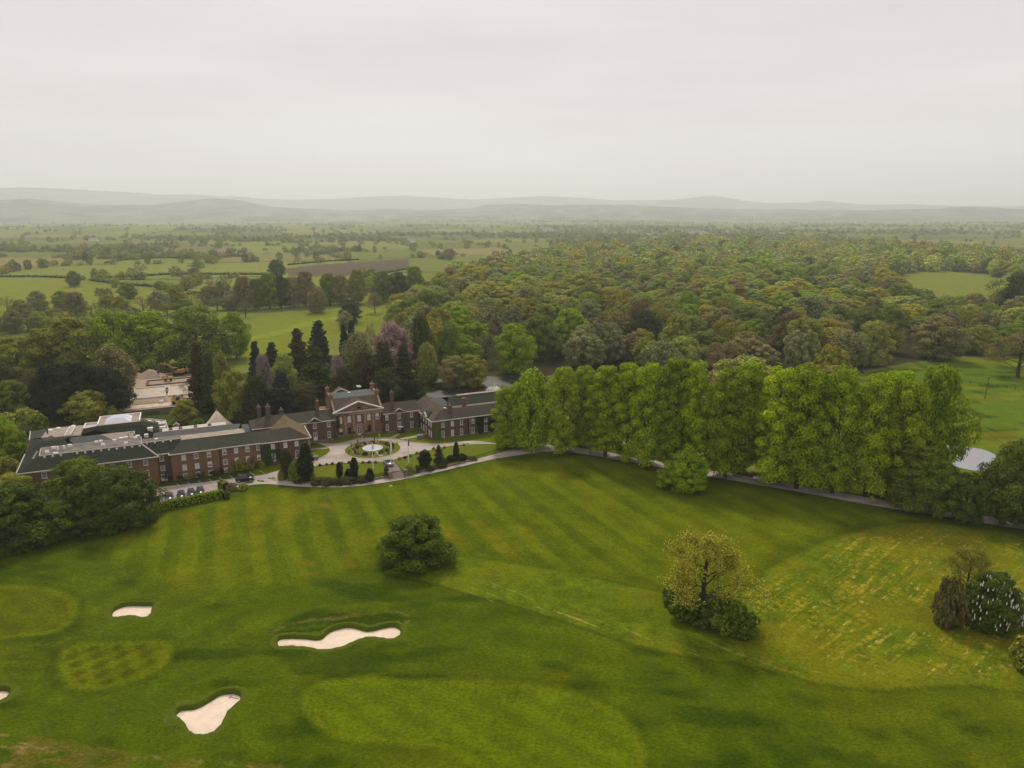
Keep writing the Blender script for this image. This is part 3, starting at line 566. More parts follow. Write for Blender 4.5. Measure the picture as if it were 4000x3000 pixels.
b.build(MB().box(-1.25, -.62, -.42, .2, 1.35, 4.45).box(.62, 1.25, -.42, .2, 1.35, 4.45).box(-1.4, 1.4, -.5, .2, 4.45, 4.8).prism([(-1.4, -.5, 4.8), (1.4, -.5, 4.8), (.9, -.5, 5.1), (.4, -.5, 5.25), (-.4, -.5, 5.25), (-.9, -.5, 5.1)], (0, .65, 0)), 'door_surround', STONE)
def glazed_door(b, x, z0, z1, t, w, side=None, solid=False):
    h = z1 - z0; mb = MB()
    mb.box(-w / 2, -w / 2 + .12, -.08, .03, 0, h).box(w / 2 - .12, w / 2, -.08, .03, 0, h).box(-w / 2 + .12, w / 2 - .12, -.08, .03, h - .14, h).box(-w / 2 + .12, w / 2 - .12, -.08, .03, 0, h * (.5 if solid else .18)).box(-.05, .05, -.07, .03, h * .18, h - .14)
    for k in (.45, .62, .8): mb.box(-w / 2 + .12, w / 2 - .12, -.06, .02, h * k - .03, h * k + .03)
    p = b.c((x, t, z0) if side is None else (side, x, z0)); o = mb.build('door', WHITE, b.o, loc=p); 
    if side is not None: o.rotation_euler = (0, 0, -math.pi / 2)
    MB().box(-w / 2 + .06, w / 2 - .06, -.02, .025, .1, h - .06).build('pane', GLASS, o); MB().bar((.12, -.1, h * .42), (.12, -.1, h * .5), .05).build('handle', BLACKP, o)
glazed_door(b, 0, 1.5, 4.35, -.1, 1.1)
b.pediment(0, 7.55, 9.4, 12.15, 0, BRICK, 5, SL_BR, WHITE, th=.3)
b.build(MB().lathe([(.62, 0), (.6, .12), (.3, .16)], (0, 0, 0), 12).add([], []), 'crest', STONE).location = b.c((0, 0, 0))
o = b.o.children[-1]; o.rotation_euler = (math.pi / 2, 0, 0); o.data.transform(Matrix.Translation(-Vector(b.c((0, 0, 0))))); o.location = b.c((0, -.12, 10.55))
[b.build(MB().tube([(-2.6 * k, -.2, 9.8), (-1.7 * k, -.22, 10.15), (-1.0 * k, -.22, 9.85), (-.6 * k, -.2, 10.2)], .1, 5), 'scrollwork', STONE) for k in (-1, 1)]
b.roof([[(-7.0, -.15, 9.45), (7.0, -.15, 9.45), (7.0, 5, 12.5), (-7.0, 5, 12.5)]], SL_BR); b.roof([[(-7.0, 4.95, 12.52), (7.0, 4.95, 12.52), (7.0, 10.5, 13.2), (-7.0, 10.5, 13.2)]], SL_BL, 'upper_roof'); b.roof([[(7, 10.5, 13.2), (7, 14.3, 9.3), (-7, 14.3, 9.3), (-7, 10.5, 13.2)]], SL_GY, 'rear_roof')
for sx in (-1, 1):
    x0 = 7.0 * sx; x1 = 7.4 * sx; pr = [(0, 9.3), (5, 12.75), (10.5, 13.45), (14, 9.4)]
    b.build(MB().prism([(x0, 0, 9.3), (x0, 14, 9.3), (x0, 10.5, 13.2), (x0, 5, 12.5)], (.38 * sx, 0, 0)), 'gable_wall', BRICK)
    mb = MB(); 
    for (t0, z0), (t1, z1) in zip(pr[:-1], pr[1:]): mb.bar((7.2 * sx, t0 - .1, z0 + .1), (7.2 * sx, t1, z1), .6, .22)
    b.build(mb, 'parapet_coping', STONE)
    b.chimney(7.15 * sx, 4.9, 11.5, 14.0, 1.0, 1.3, BRICK, 1); b.chimney(7.1 * sx, 11, 12, 14.8, 1.05, 1.4, BRICK, 1)
b.box('skylight', SKYL, -1.2, -.5, 8.2, 9.2, 13.05, 13.2)
b.pediment(-3, 2.6, 12.9, 14.0, 11, BRICK, 3, SL_BR)
for t, z in ((2.6, 6.4), (6.5, 6.6)): b.win(0, z, z + 2.0, t, 1.0, 3, 4, 1, side=-7.31)
b.box('side_annexe', BRICK, -10.2, -7.3, 8, 13, 1.3, 8.4); b.build(MB().box(-10.3, -7.3, 7.85, 8.1, 8.4, 8.75).box(-10.35, -10.1, 8.1, 13, 8.4, 8.75), 'annexe_parapet', WHITE)
b.build(MB().bar((-6.3, 12, 13), (-6.3, 12, 16.3), .1).bar((-6.9, 12, 16.2), (-5.7, 12, 16.3), .07), 'aerial', BLACKP)
b.ivy([(-6.6, 6.5, .8, 2.2, .9), (-6.9, 3.5, .5, 2.0, .4), (-5.0, 8.6, 2.4, .4, .5), (7.1, 5, .4, 2.8, .6)], (.055, .045, .012), 420)
# ---------------------------------------------------------------- link wings
def link_wing(s0, s1, t0, t1, hipL, door, wins, lab, tint, doc):
    b = Bld('link_wing', (s0 + s1) / 2, (t0 + t1) / 2, 1.2, lab, 'wing')
    b.rect(s0, s1, t0, t1, 1.2, 7.6, BRICK2); b.hip(s0, s1, t0, t1, 7.7, 9.95, SL_MX, hipL, False, ov=.25); b.eave([(s0 - .2, t0 - .35, 7.62), (s1, t0 - .35, 7.62)])
    b.pediment(door, 2.1, 7.75, 8.95, t0 - .2, SL_GY, 2.4, SL_GY, TRIM); b.box('plinth', PLINTH, s0, s1, t0 - .1, t0 + .4, 1.2, 2.0)
    for x, lo, bl in wins:
        b.win(x, 5.75, 7.2, t0, .95, 3, 4, bl)
        if lo: b.win(x, 2.4, 4.3, t0, .95, 3, 4, 0)
    glazed_door(b, door, 1.75, 4.4, t0, 1.1, solid=doc); b.box('door_surround', PLINTH, door - .85, door + .85, t0 - .12, t0 + .1, 4.45, 4.9); return b
bl = link_wing(-31, -7.35, -1.5, 8, True, -13.5, [(-9.45, 1, 0), (-13.5, 0, 0), (-16.4, 0, 0)], 'ivy clad brick link wing between the central house and the brown hipped pavilion', 0, True)
bl.chimney(-26, 2.5, 8.6, 13.0, 1.3, 1.0, BRICK2, 2); bl.chimney(-28.2, 6, 8.4, 12.2, 1.0, .9, BRICK2, 1); bl.chimney(-22, 5, 9.2, 10.9, 1.2, .8, BRICK2, 2); bl.chimney(-11.6, 3.2, 9.4, 12.9, .95, .95, BRICK2, 1)
bl.ivy([(-11.5, 5, 1.3, 2.6, 1), (-15.6, 5.2, 1.2, 2.6, .8), (-10.8, 3, .9, 1.6, .5), (-8.0, 4.5, .5, 3, .5)], (.045, .030, .014), 420); bl.ivy([(-15.9, 6, .7, 1.4, .5), (-16.3, 3.6, .6, 2, .5)], (.04, .06, .010), 420)
bl.build(MB().bar((-7.9, -1.7, 1.3), (-7.9, -1.7, 7.5), .25), 'downpipe', BLACKP)
br_ = link_wing(7.35, 19.0, -1.5, 7.5, False, 12.25, [(8.4, 1, 2), (12.3, 0, 0), (16.3, 1, 0)], 'ivy clad brick link wing behind the white golf buggy', 0, False)
br_.chimney(10.8, .8, 8.6, 13.9, .95, .95, BRICK2, 1); br_.ivy([(10, 5, 1.1, 2.6, 1), (14.3, 5.2, 1.4, 2.3, 1.2), (17.6, 5.4, 1.2, 2, 1), (9.8, 2.8, .8, 1.3, .4), (14.3, 2.8, 1, 1.2, .6), (16.2, 5.1, 1.8, .5, .4), (12.3, 5.1, 1.6, .45, .4)], (.040, .030, .012), 420)
br_.build(MB().bar((7.7, -1.7, 1.3), (7.7, -1.7, 7.5), .22), 'downpipe', BLACKP)
# ---------------------------------------------------------------- right-hand wing with side range
b = Bld('courtyard_wing', 30, -5, .9, 'brick wing with brown stone slate hipped roof running into the lime trees', 'wing')
b.wall([(19, -14), (46, -14), (46, -5.5), (27.5, -5.5), (27.5, 7), (19, 7)], .9, 7.3, BRICK2)
b.roof([[(18.65, -14.35, 7.2), (46.3, -14.35, 7.2), (46.3, -9.9, 9.5), (23.3, -9.9, 9.5)], [(46.3, -5.2, 7.2), (27.8, -5.2, 7.2), (23.3, -9.9, 9.5), (46.3, -9.9, 9.5)]], SL_MX, 'front_roof')
b.roof([[(18.65, 7, 7.2), (18.65, -14.35, 7.2), (23.3, -9.9, 9.5), (23.3, 7, 9.9)], [(27.8, -5.2, 7.2), (27.8, 7, 7.2), (23.3, 7, 9.9), (23.3, -9.9, 9.5)]], SL_BR, 'side_roof')
b.eave([(18.6, -1.6, 7.2), (18.6, -14.4, 7.2), (46.3, -14.4, 7.2)])
b.box('plinth', PLINTH, 18.85, 46, -14.14, -13.5, .9, 1.9); b.box('plinth', PLINTH, 18.86, 19.3, -13.5, -1.6, .9, 1.95)
for i, x in enumerate((22.4, 25.4, 28.35, 32.15, 36.4, 40.2, 43.4)): b.win(x, 5.1, 6.55, -14, .95, 3, 4, (0, 1, 0, 2, 0, 0, 1)[i]); b.win(x, 1.95, 3.9, -14, .95, 3, 4, (0, 1, 0, 0, 0, 0, 0)[i])
for t, lo in ((-3.0, 1), (-5.6, 1), (-8.3, 0), (-10.8, 1), (-12.9, 1)):
    b.win(0, 5.35, 6.85, t, .9, 3, 4, 1, side=19)
    if lo: b.win(0, 2.2, 4.0, t, .9, 3, 4, 1, side=19)
glazed_door(b, -8.3, 1.6, 4.3, 0, 1.1, side=19)
b.pediment(-8.3, 2.0, 7.35, 8.7, 0, BRICK2, 2.2, SL_GY, TRIM, side=18.8)
b.build(MB().bar((18.85, -9.6, 1), (18.85, -9.6, 7.1), .25), 'downpipe', BLACKP); b.build(MB().bar((30.6, -14.2, 1), (30.6, -14.2, 7.1), .22), 'downpipe', BLACKP)
for k in range(10): b.box('quoin', STONE, 30.85 - .12 * (k % 2), 31.4 + .12 * (k % 2), -14.1, -13.9, 1.9 + .52 * k, 2.38 + .52 * k)
b.chimney(25.6, -11.4, 8.2, 10.9, 1.0, 1.2, BRICK2, 2)
b.ivy([(34.3, 5.3, 1.2, 1.7, 1), (34.6, 3, .9, 2.2, .9), (35, 6.6, 1.8, .5, .4), (38.3, 4, 1.2, 2.6, 1)], (.035, .030, .012), 450, t=-14); b.ivy([(-1.9, 4.4, .9, 2.6, .7), (-4.4, 5, .5, 1.6, .4)], (.05, .045, .014), 420, side=19)
b.ivy([(20.0, 2.6, 1.0, 1.9, 1.6), (20.1, 4.4, .75, 1.5, 1.0), (20.9, 1.6, 1.0, .8, .7)], (.11, .155, .012), 700, t=-14.2, name='climbing_shrub')
# courtyard behind it
c = Bld('rear_range', 40, 5, .9, 'long dark slate range behind the courtyard, beside the pond', 'building')
c.rect(28, 54, -1, 11, .9, 7.3, BRICK2); c.roof([[(28, -1.3, 7.3), (54, -1.3, 7.3), (54, 5, 9.2), (31, 5, 9.2)], [(54, 11.3, 7.3), (28, 11.3, 7.3), (31, 5, 9.2), (54, 5, 9.2)]], SL_DK); c.eave([(29, -1.35, 7.35), (54, -1.35, 7.35)]); c.box('ridge_flat', FLATB, 34, 54, 4.6, 6.4, 9.22, 9.34)
c.roof([[(24.8, .2, 7.45), (29.4, .2, 7.45), (28.3, 5, 9.25), (24.4, 5, 9.25)], [(29.4, .2, 7.45), (30.5, 5, 7.5), (28.3, 5, 9.25)]], SL_BL, 'hipped_roof')
c.rect(27.6, 46, -5.4, -1.1, .9, 7.0, BRICK2, 'court_wall'); c.box('flat_roof', FLATB, 27.6, 46, -5.1, -1.2, 7.0, 7.15); c.chimney(33.2, -3.6, 7, 10.6, 1.1, 1.0, BRICK, 0)
c.box('roof_vent', WHITE, 26.6, 27.5, -2.5, -1.9, 7.4, 7.75); c.box('roof_vent', FLAT, 38.6, 39.4, -3.4, -2.6, 7.15, 7.6); c.box('rooflight', WHITE, 31, 32, -4.4, -3.4, 7.15, 7.5)
# ---------------------------------------------------------------- left corner pavilion
b = Bld('corner_pavilion', -23.5, -7, .4, 'two storey brick corner pavilion with mossy brown hipped roof and ivy', 'wing')
b.wall([(-29.9, -14.5), (-17, -14.5), (-17, 2), (-26.4, 2), (-26.4, -6), (-29.9, -6)], .4, 7.25, BRICK2)
b.roof([[(-30, -14.85, 7.15), (-16.65, -14.85, 7.15), (-21.5, -10.2, 9.6), (-30, -10.2, 9.55)], [(-26.2, -5.7, 7.15), (-30, -5.7, 7.15), (-30, -10.2, 9.55), (-21.5, -10.2, 9.6)]], SL_MX, 'front_roof')
b.roof([[(-16.65, -14.85, 7.15), (-16.65, 2, 7.15), (-21.6, 2.5, 9.8), (-21.6, -10.2, 9.62)], [(-26.6, 2, 7.15), (-26.6, -5.7, 7.15), (-21.6, -10.2, 9.62), (-21.6, 2.5, 9.8)]], SL_OL, 'side_roof')
b.eave([(-30, -14.9, 7.15), (-16.6, -14.9, 7.15), (-16.6, -1.6, 7.15)])
for x, bl_, lo in ((-26.9, 1, 1), (-23.6, 1, 1), (-20.6, 1, 1)): b.win(x, 5.2, 6.6, -14.5, 1.0, 3, 4, bl_); b.win(x, 1.8, 3.9, -14.5, 1.05, 3, 4, 0)
for t in (-3.5, -7, -10.5): b.win(0, 5.2, 6.6, t, .9, 3, 4, 1, side=-26.42)
for k in range(10): b.box('quoin', STONE, -17.5 - .15 * (k % 2), -16.95, -14.56, -14.2, 1.2 + .6 * k, 1.75 + .6 * k)
b.pediment(-5.5, 1.9, 7.3, 8.5, 0, BRICK2, 2, SL_GY, WHITE, side=-26.4) if False else None
b.build(MB().bar((-25.4, -14.7, .5), (-25.4, -14.7, 7.1), .2), 'downpipe', BLACKP)
b.ivy([(-28.6, 4.6, 1.1, 2.4, 1), (-28.4, 2.2, 1.2, 1.5, .7), (-25.0, 3.2, 1.3, 1.6, .9), (-26.8, 4.6, 1.7, .6, .6)], (.050, .075, .010), 520, t=-14.5)
# ---------------------------------------------------------------- hotel wing facing the car park
b = Bld('bedroom_wing', -41, -10, -.4, 'three storey brick bedroom wing with rows of white sash windows above the parking bays', 'wing')
b.rect(-40.6, -29.95, -14.4, -5.5, -.4, 7.35, BRICK); b.rect(-52.2, -40.6, -14.75, -5.5, -.4, 7.35, BRICK, 'wall')
b.roof([[(-40.9, -14.8, 7.3), (-29.9, -14.8, 7.3), (-29.9, -10.2, 9.55), (-40.9, -10.2, 9.55)], [(-29.9, -5.2, 7.3), (-40.9, -5.2, 7.3), (-40.9, -10.2, 9.55), (-29.9, -10.2, 9.55)]], SL_GY)
b.roof([[(-52.5, -15.15, 7.3), (-40.95, -15.15, 7.3), (-43.8, -10.2, 9.6), (-48.8, -10.2, 9.6)], [(-40.9, -5.2, 7.3), (-52.5, -5.2, 7.3), (-48.8, -10.2, 9.6), (-40.95, -10.2, 9.6)], [(-52.5, -5.2, 7.3), (-52.5, -15.15, 7.3), (-48.8, -10.2, 9.6)], [(-40.95, -15.15, 7.3), (-40.95, -10.2, 9.6), (-43.8, -10.2, 9.6)]], SL_GY)
b.eave([(-52.6, -13.8, 7.28), (-52.6, -15.2, 7.28), (-40.9, -15.2, 7.28), (-40.85, -14.85, 7.28), (-30, -14.85, 7.28)]); b.eave([(-49, -10.2, 9.62), (-34, -10.2, 9.6)], LEADW, .3, .12, 'ridge_lead')
b.box('string_course', BRICK2, -40.55, -30, -14.46, -14.3, 2.0, 2.14); b.box('string_course', BRICK2, -52.15, -40.65, -14.81, -14.6, 2.0, 2.14)
bl3 = {0: (2, 1, 2, 0), 1: (0, 2, 1, 2), 2: (1, 0, 0, 0)}
for r_, (z0, z1) in enumerate(((5.4, 6.8), (2.65, 4.05), (.3, 1.65))):
    for i, x in enumerate((-39.25, -36.35, -33.5, -30.65)): b.win(x, z0, z1, -14.4, 1.05, 3, 4, bl3[r_][i])
    for i, x in enumerate((-49.2, -46.2, -43.1)): b.win(x, z0, z1, -14.75, 1.05, 3, 4, (1, 0, 2, 1, 1, 2, 0, 0, 0)[r_ * 3 + i])
for x in (-40.45, -30.1): b.build(MB().bar((x, -14.6, -.3), (x, -14.6, 7.1), .2), 'downpipe', BLACKP)
b = Bld('entrance_bay', -54.3, -9, -.4, 'recessed brick entrance bay with white double doors under a brick arch', 'wing')
b.rect(-57, -52.25, -13.5, -4, -.4, 7.35, BRICK2); b.roof([[(-58.6, -13.8, 7.35), (-52.2, -13.8, 7.35), (-49.4, -9.3, 9.65), (-59, -9.3, 9.65)]], SL_DK); b.box('flat_roof', FLAT, -58.8, -49.5, -9.25, -6.6, 9.5, 9.66)
b.eave([(-55.4, -13.85, 7.36), (-52.4, -13.85, 7.36)]); b.eave([(-58.8, -9.35, 9.72), (-49.4, -9.35, 9.72), (-49.4, -6.6, 9.72), (-58.8, -6.6, 9.72)], LEADW, .14, .2, 'parapet')
b.win(-54.4, 5.5, 6.9, -13.5, 1.05, 3, 4); b.win(-54.4, 2.9, 4.2, -13.5, 1.05, 3, 4); glazed_door(b, -54.3, -.35, 1.85, -13.5, 1.5, solid=True)
b.build(MB().prism([(-55.2, -13.6, 1.95), (-53.4, -13.6, 1.95), (-53.5, -13.6, 2.3), (-54, -13.6, 2.5), (-54.6, -13.6, 2.5), (-55.1, -13.6, 2.3)], (0, .2, 0)), 'arch', BRICK); b.box('roof_vent', WHITE, -55.8, -55, -7.8, -7.2, 9.66, 10)
for k in range(4): b.box('ridge_vent', LEADW, -57.6 + 1.9 * k - .2, -57.6 + 1.9 * k + .2, -10.2, -9.8, 9.35, 9.7)
b = Bld('hotel_block', -70, -6, -.8, 'hotel block with a broad dark slate roof and flat leaded top dotted with vents', 'building')
b.wall([(-85.2, -15), (-55.35, -15), (-55.35, 1), (-86, 1)], -.8, 7.35, BRICK)
b.roof([[(-85.6, -15.4, 7.3), (-55, -15.4, 7.3), (-58.8, -10.3, 9.7), (-81.4, -10.3, 9.7)], [(-86.4, 1, 7.3), (-85.6, -15.4, 7.3), (-81.4, -10.3, 9.7), (-82, -3.3, 9.7)], [(-55, -15.4, 7.3), (-55, 1, 7.3), (-59.2, -3.3, 9.7), (-58.8, -10.3, 9.7)], [(-55, 1, 7.3), (-86.4, 1, 7.3), (-82, -3.3, 9.7), (-59.2, -3.3, 9.7)]], SL_DK)
b.wall([(-81.4, -10.3), (-58.8, -10.3), (-59.2, -3.3), (-82, -3.3)], 9.4, 9.62, FLAT, 'flat_roof'); b.eave([(-81.4, -10.35, 9.72), (-58.8, -10.35, 9.72), (-59.2, -3.3, 9.72), (-82, -3.3, 9.72), (-81.4, -10.35, 9.72)], LEADW, .14, .2, 'parapet')
b.eave([(-86.5, 1, 7.3), (-85.7, -15.45, 7.3), (-55, -15.45, 7.3)]); b.roof([[(-55, -15.45, 7.33), (-54.7, -15.2, 7.4), (-58.6, -10.1, 9.8), (-58.9, -10.4, 9.75)]], FLATB, 'hip_lead', .08)
b.pediment(-72.4, 2.6, 7.4, 8.9, -15.1, BRICK, 3.2, SL_GY, SL_GY)
for x in (-80.1, -76.5, -72.4, -68.9, -65.4, -61.75, -58.05): b.win(x, 5.4, 6.8, -15, 1.1, 3, 4, 0); b.win(x, 2.6, 4.0, -15, 1.1, 3, 4, 0); b.win(x, .1, 1.45, -15, 1.1, 3, 4, 0)
for k in range(13):
    if k not in (3,): b.box('ridge_vent', LEADW, -80.2 + 1.75 * k - .22, -80.2 + 1.75 * k + .22, -11.3, -10.85, 9.25, 9.65)
for x, t, w_, h_ in ((-80, -8.2, .9, .6), (-79, -5.2, 1, .7), (-77.9, -6.6, .5, .9), (-76.6, -6.2, .5, .9), (-75.5, -4.6, 1, .6), (-78, -9.6, 1.1, .35), (-69.6, -4.2, .9, .6), (-68.6, -3.9, .9, .6), (-67.8, -7.6, .9, .6), (-65.4, -4.3, .9, .5), (-60.5, -4.2, .9, .5), (-62.5, -8.4, .9, .6)): b.box('roof_vent', WHITE, x - w_ / 2, x + w_ / 2, t - .35, t + .35, 9.6, 9.62 + h_, tx=.06, ty=.06)
for k in range(4): b.box('side_vent', LEADW, -82.9, -82.5, -9.9 + 1.5 * k, -9.5 + 1.5 * k, 9.05, 9.4)
b = Bld('kitchen_range', -80, 12, -.8, 'low rear kitchen range with pale flat deck, cable tray and ribbed tile roof', 'building')
b.wall([(-86.6, 1.1), (-67, 1.1), (-67, 10), (-75.5, 10), (-75.5, 24.5), (-88.6, 24.5)], -.8, 7.0, BRICK2)
b.roof([[(-86.4, 1.1, 7.35), (-76, 1.1, 7.35), (-78.2, 6, 9.0), (-83, 5.6, 9.0)], [(-87.5, 15, 7.3), (-86.4, 1.1, 7.35), (-83, 5.6, 9.0)], [(-76, 13.5, 7.3), (-87.5, 15, 7.3), (-83, 5.6, 9.0), (-78.2, 6, 9.0)]], SL_DK); b.roof([[(-84, 11, 7.9), (-82.4, 8.5, 8.4), (-82.0, 11.4, 8.9)], [(-82.4, 8.5, 8.4), (-80.6, 11, 7.9), (-82.0, 11.4, 8.9)]], SL_BR, 'small_hip')
b.roof([[(-76.2, 6.6, 7.05), (-67, 6.4, 7.05), (-70, 9.6, 8.1), (-78.4, 9.8, 8.1)]], CORR, 'ribbed_roof'); b.wall([(-85, 15), (-75.4, 13.2), (-75.4, 24), (-84.5, 24.4)], 7.0, 7.55, FLATL, 'flat_deck'); b.roof([[(-88.2, 15, 7.2), (-85, 15, 7.6), (-84.5, 24.4, 7.6), (-89, 24.4, 7.2)]], SL_GY, 'deck_slope'); b.eave([(-87.7, 14.6, 7.3), (-89, 24.5, 7.2)])
b.roof([[(-70, 9.55, 8.15), (-67, 6.4, 7.1), (-61.5, 6.4, 7.1), (-61.5, 9.5, 8.1)]], FLATL, 'pale_roof'); b.rect(-67, -61.5, 5.5, 9.4, -.8, 7.0, BRICK2, 'wall')
mb = MB(); 
for x in (-78.7, -77.3): mb.bar((x, 10.5, 8.7), (x, 21, 8.3), .14, .3)
for k in range(13): mb.bar((-78.7, 10.7 + .85 * k, 8.65 - .033 * k), (-77.3, 10.7 + .85 * k, 8.65 - .033 * k), .18, .12)
b.build(mb, 'cable_tray', WHITE)
for x, t in ((-83.6, 21), (-81.8, 22.3), (-78, 21.8), (-78.2, 23)): b.build(MB().lathe([(.7, 0), (.7, .25), (.5, .5), (.1, .62)], (x, t, 7.55), 10), 'roof_dome', WHITE)
b.build(MB().lathe([(.18, 0), (.18, 1.6), (.05, 1.62)], (-83.9, 18.6, 7.5), 8), 'flue', BLACKP)
for x, t in ((-64.6, 4.2), (-63.4, 4.6), (-60.6, 4.8), (-58.5, 5)): b.box('air_unit', WHITE, x - .5, x + .5, t - .4, t + .4, 7.1, 8.0)
b.build(MB().tube([(-63, 5.6, 7.2), (-63, 5.6, 8.7), (-62, 5.6, 9.0), (-61.4, 5.6, 8.3), (-61.4, 5.6, 7.2)], .28, 8), 'duct', LEADW)
for k in range(4): x = -87 + 3.3 * k; b.build(MB().lathe([(.9, 0), (.9, 2.4), (.6, 3.2), (.1, 3.5)], (x, 31 + .2 * k, -.8), 10), 'silo_top', FLATB)
b = Bld('spa_building', -65, 18, -.8, 'spa building with dark hipped skirt roof and two white pyramid skylights', 'building')
b.wall([(-76.6, 19.5), (-61.5, 11.8), (-56, 14.5), (-55.8, 19), (-60.4, 25), (-75, 25)], -.8, 5.6, BRICK2)
b.roof([[(-76.9, 19.3, 5.6), (-61.4, 11.4, 5.6), (-60.0, 15.0, 8.0), (-72.0, 15.3, 8.0)], [(-61.4, 11.4, 5.6), (-55.6, 14.3, 5.7), (-56, 19.8, 6.6), (-60.0, 15.0, 8.0)]], SL_DK); b.roof([[(-77, 19.4, 5.7), (-72, 15.3, 8.0), (-71.8, 16.0, 8.9), (-76.6, 22, 6.9)], [(-72, 15.3, 8.02), (-60, 15, 8.02), (-60.2, 16, 8.95), (-71.8, 16, 8.95)], [(-60, 15, 8.02), (-56, 19.8, 6.62), (-60.2, 24, 7.6), (-60.2, 16, 8.95)]], SL_GY, 'upper_band')
b.rect(-71.2, -60.6, 16.3, 25.2, 5, 8.75, LEADW, 'upper_wall'); b.box('flat_roof', FLATL, -71.2, -60.6, 16.3, 25.2, 8.75, 8.9)
b.build(MB().box(-71.4, -60.4, 25.1, 25.4, 8.7, 9.35).box(-71.4, -71.1, 16.3, 25.1, 8.7, 9.35).box(-60.7, -60.4, 16.3, 25.1, 8.7, 9.35), 'parapet', WHITE)
for t0, t1 in ((17.2, 19.9), (20.7, 24.3)): b.build(MB().add([(-69.6, t0, 8.9), (-62.8, t0, 8.9), (-62.8, t1, 8.9), (-69.6, t1, 8.9), (-67.6, (t0 + t1) / 2, 10.1), (-64.8, (t0 + t1) / 2, 10.1)], [(0, 1, 5, 4), (1, 2, 5), (2, 3, 4, 5), (3, 0, 4)]), 'pyramid_skylight', SKYL)
b.rect(-75.2, -71.3, 20.2, 25.2, 5, 7.3, LEADW, 'side_block'); b.build(MB().box(-75.4, -71.3, 25, 25.3, 7.3, 7.8).box(-75.4, -75.1, 20, 25, 7.3, 7.8), 'parapet', WHITE); b.box('cupola', WHITE, -58.5, -57.3, 13.9, 14.9, 6.0, 7.2, tx=-.15, ty=-.1)
b = Bld('terrace_block', -57, 25, -.8, 'roof terrace with dark decking, white parapet and white loungers beside the spa', 'terrace')
TP = [(-60.3, 21), (-56, 17.5), (-53.4, 17.2), (-54.2, 26.5), (-59, 30.6), (-61.3, 31)]
b.wall(TP, -.8, 4.9, BRICK2); b.wall(TP, 4.9, 4.96, plain('dark_decking', (.03, .032, .03), .8), 'deck'); b.eave([(x, t, 5.3) for x, t in (TP[1], TP[2], TP[3], TP[4], TP[5], TP[0])], LEADW, .3, .9, 'parapet')
b.box('glazed_lantern', LEADW, -55.9, -54, 19.5, 22.5, 4.96, 6.6); b.box('lantern_glass', GLASS, -55.6, -54.3, 19.45, 19.5, 5.4, 6.3); b.box('white_canopy', WHITE, -55.6, -53.9, 17.8, 18.9, 4.96, 6.1)
b = Bld('leisure_range', -45, 6, -.8, 'long low leisure range with ribbed roof and white ledge in front of the tipi', 'building')
b.rect(-56, -36, 4.8, 11.5, -.8, 6.4, BRICK2); b.roof([[(-57, 4.5, 6.35), (-34.5, 4.5, 6.35), (-37.5, 8.4, 7.25), (-54.6, 8.4, 7.25)], [(-34.5, 4.5, 6.35), (-33.4, 11, 6.3), (-37.5, 8.4, 7.25)], [(-57, 11, 6.3), (-57, 4.5, 6.35), (-54.6, 8.4, 7.25)]], CORR); b.box('ledge', LEADW, -54.6, -37.5, 8.4, 11.8, 6.6, 7.2)
for x in (-52.4, -49.8, -45.8, -42): b.box('roof_vent', FLAT, x - .5, x + .5, 9.2, 9.9, 7.2, 7.75, tx=.08, ty=.08)
b.rect(-49.7, -33.2, -4.9, 4.4, -.8, 6.4, BRICK2, 'infill_wall'); b.roof([[(-49.8, -4.9, 6.95), (-33, -4.9, 6.95), (-33, -1, 7.25), (-49.8, -1, 7.25)], [(-49.8, -1, 7.25), (-33, -1, 7.25), (-33.2, 4.4, 6.6), (-49.8, 4.4, 6.6)]], FLATB, 'sheet_roof'); b.eave([(-34.6, -4, 7.1), (-34.6, 4, 6.8)], WHITE, .12, .12, 'roof_strap')
b.rect(-56, -49.8, -3.9, 4.7, -.8, 5.6, FLAT, 'yard_block'); b.rect(-33.1, -31.2, 3, 7, -.8, 6.2, LEADW, 'store'); b.roof([[(-33.4, 1.5, 6.2), (-30.9, 1.5, 6.2), (-31.5, 6, 7.4), (-33.4, 6, 7.4)]], SL_BL, 'store_roof')
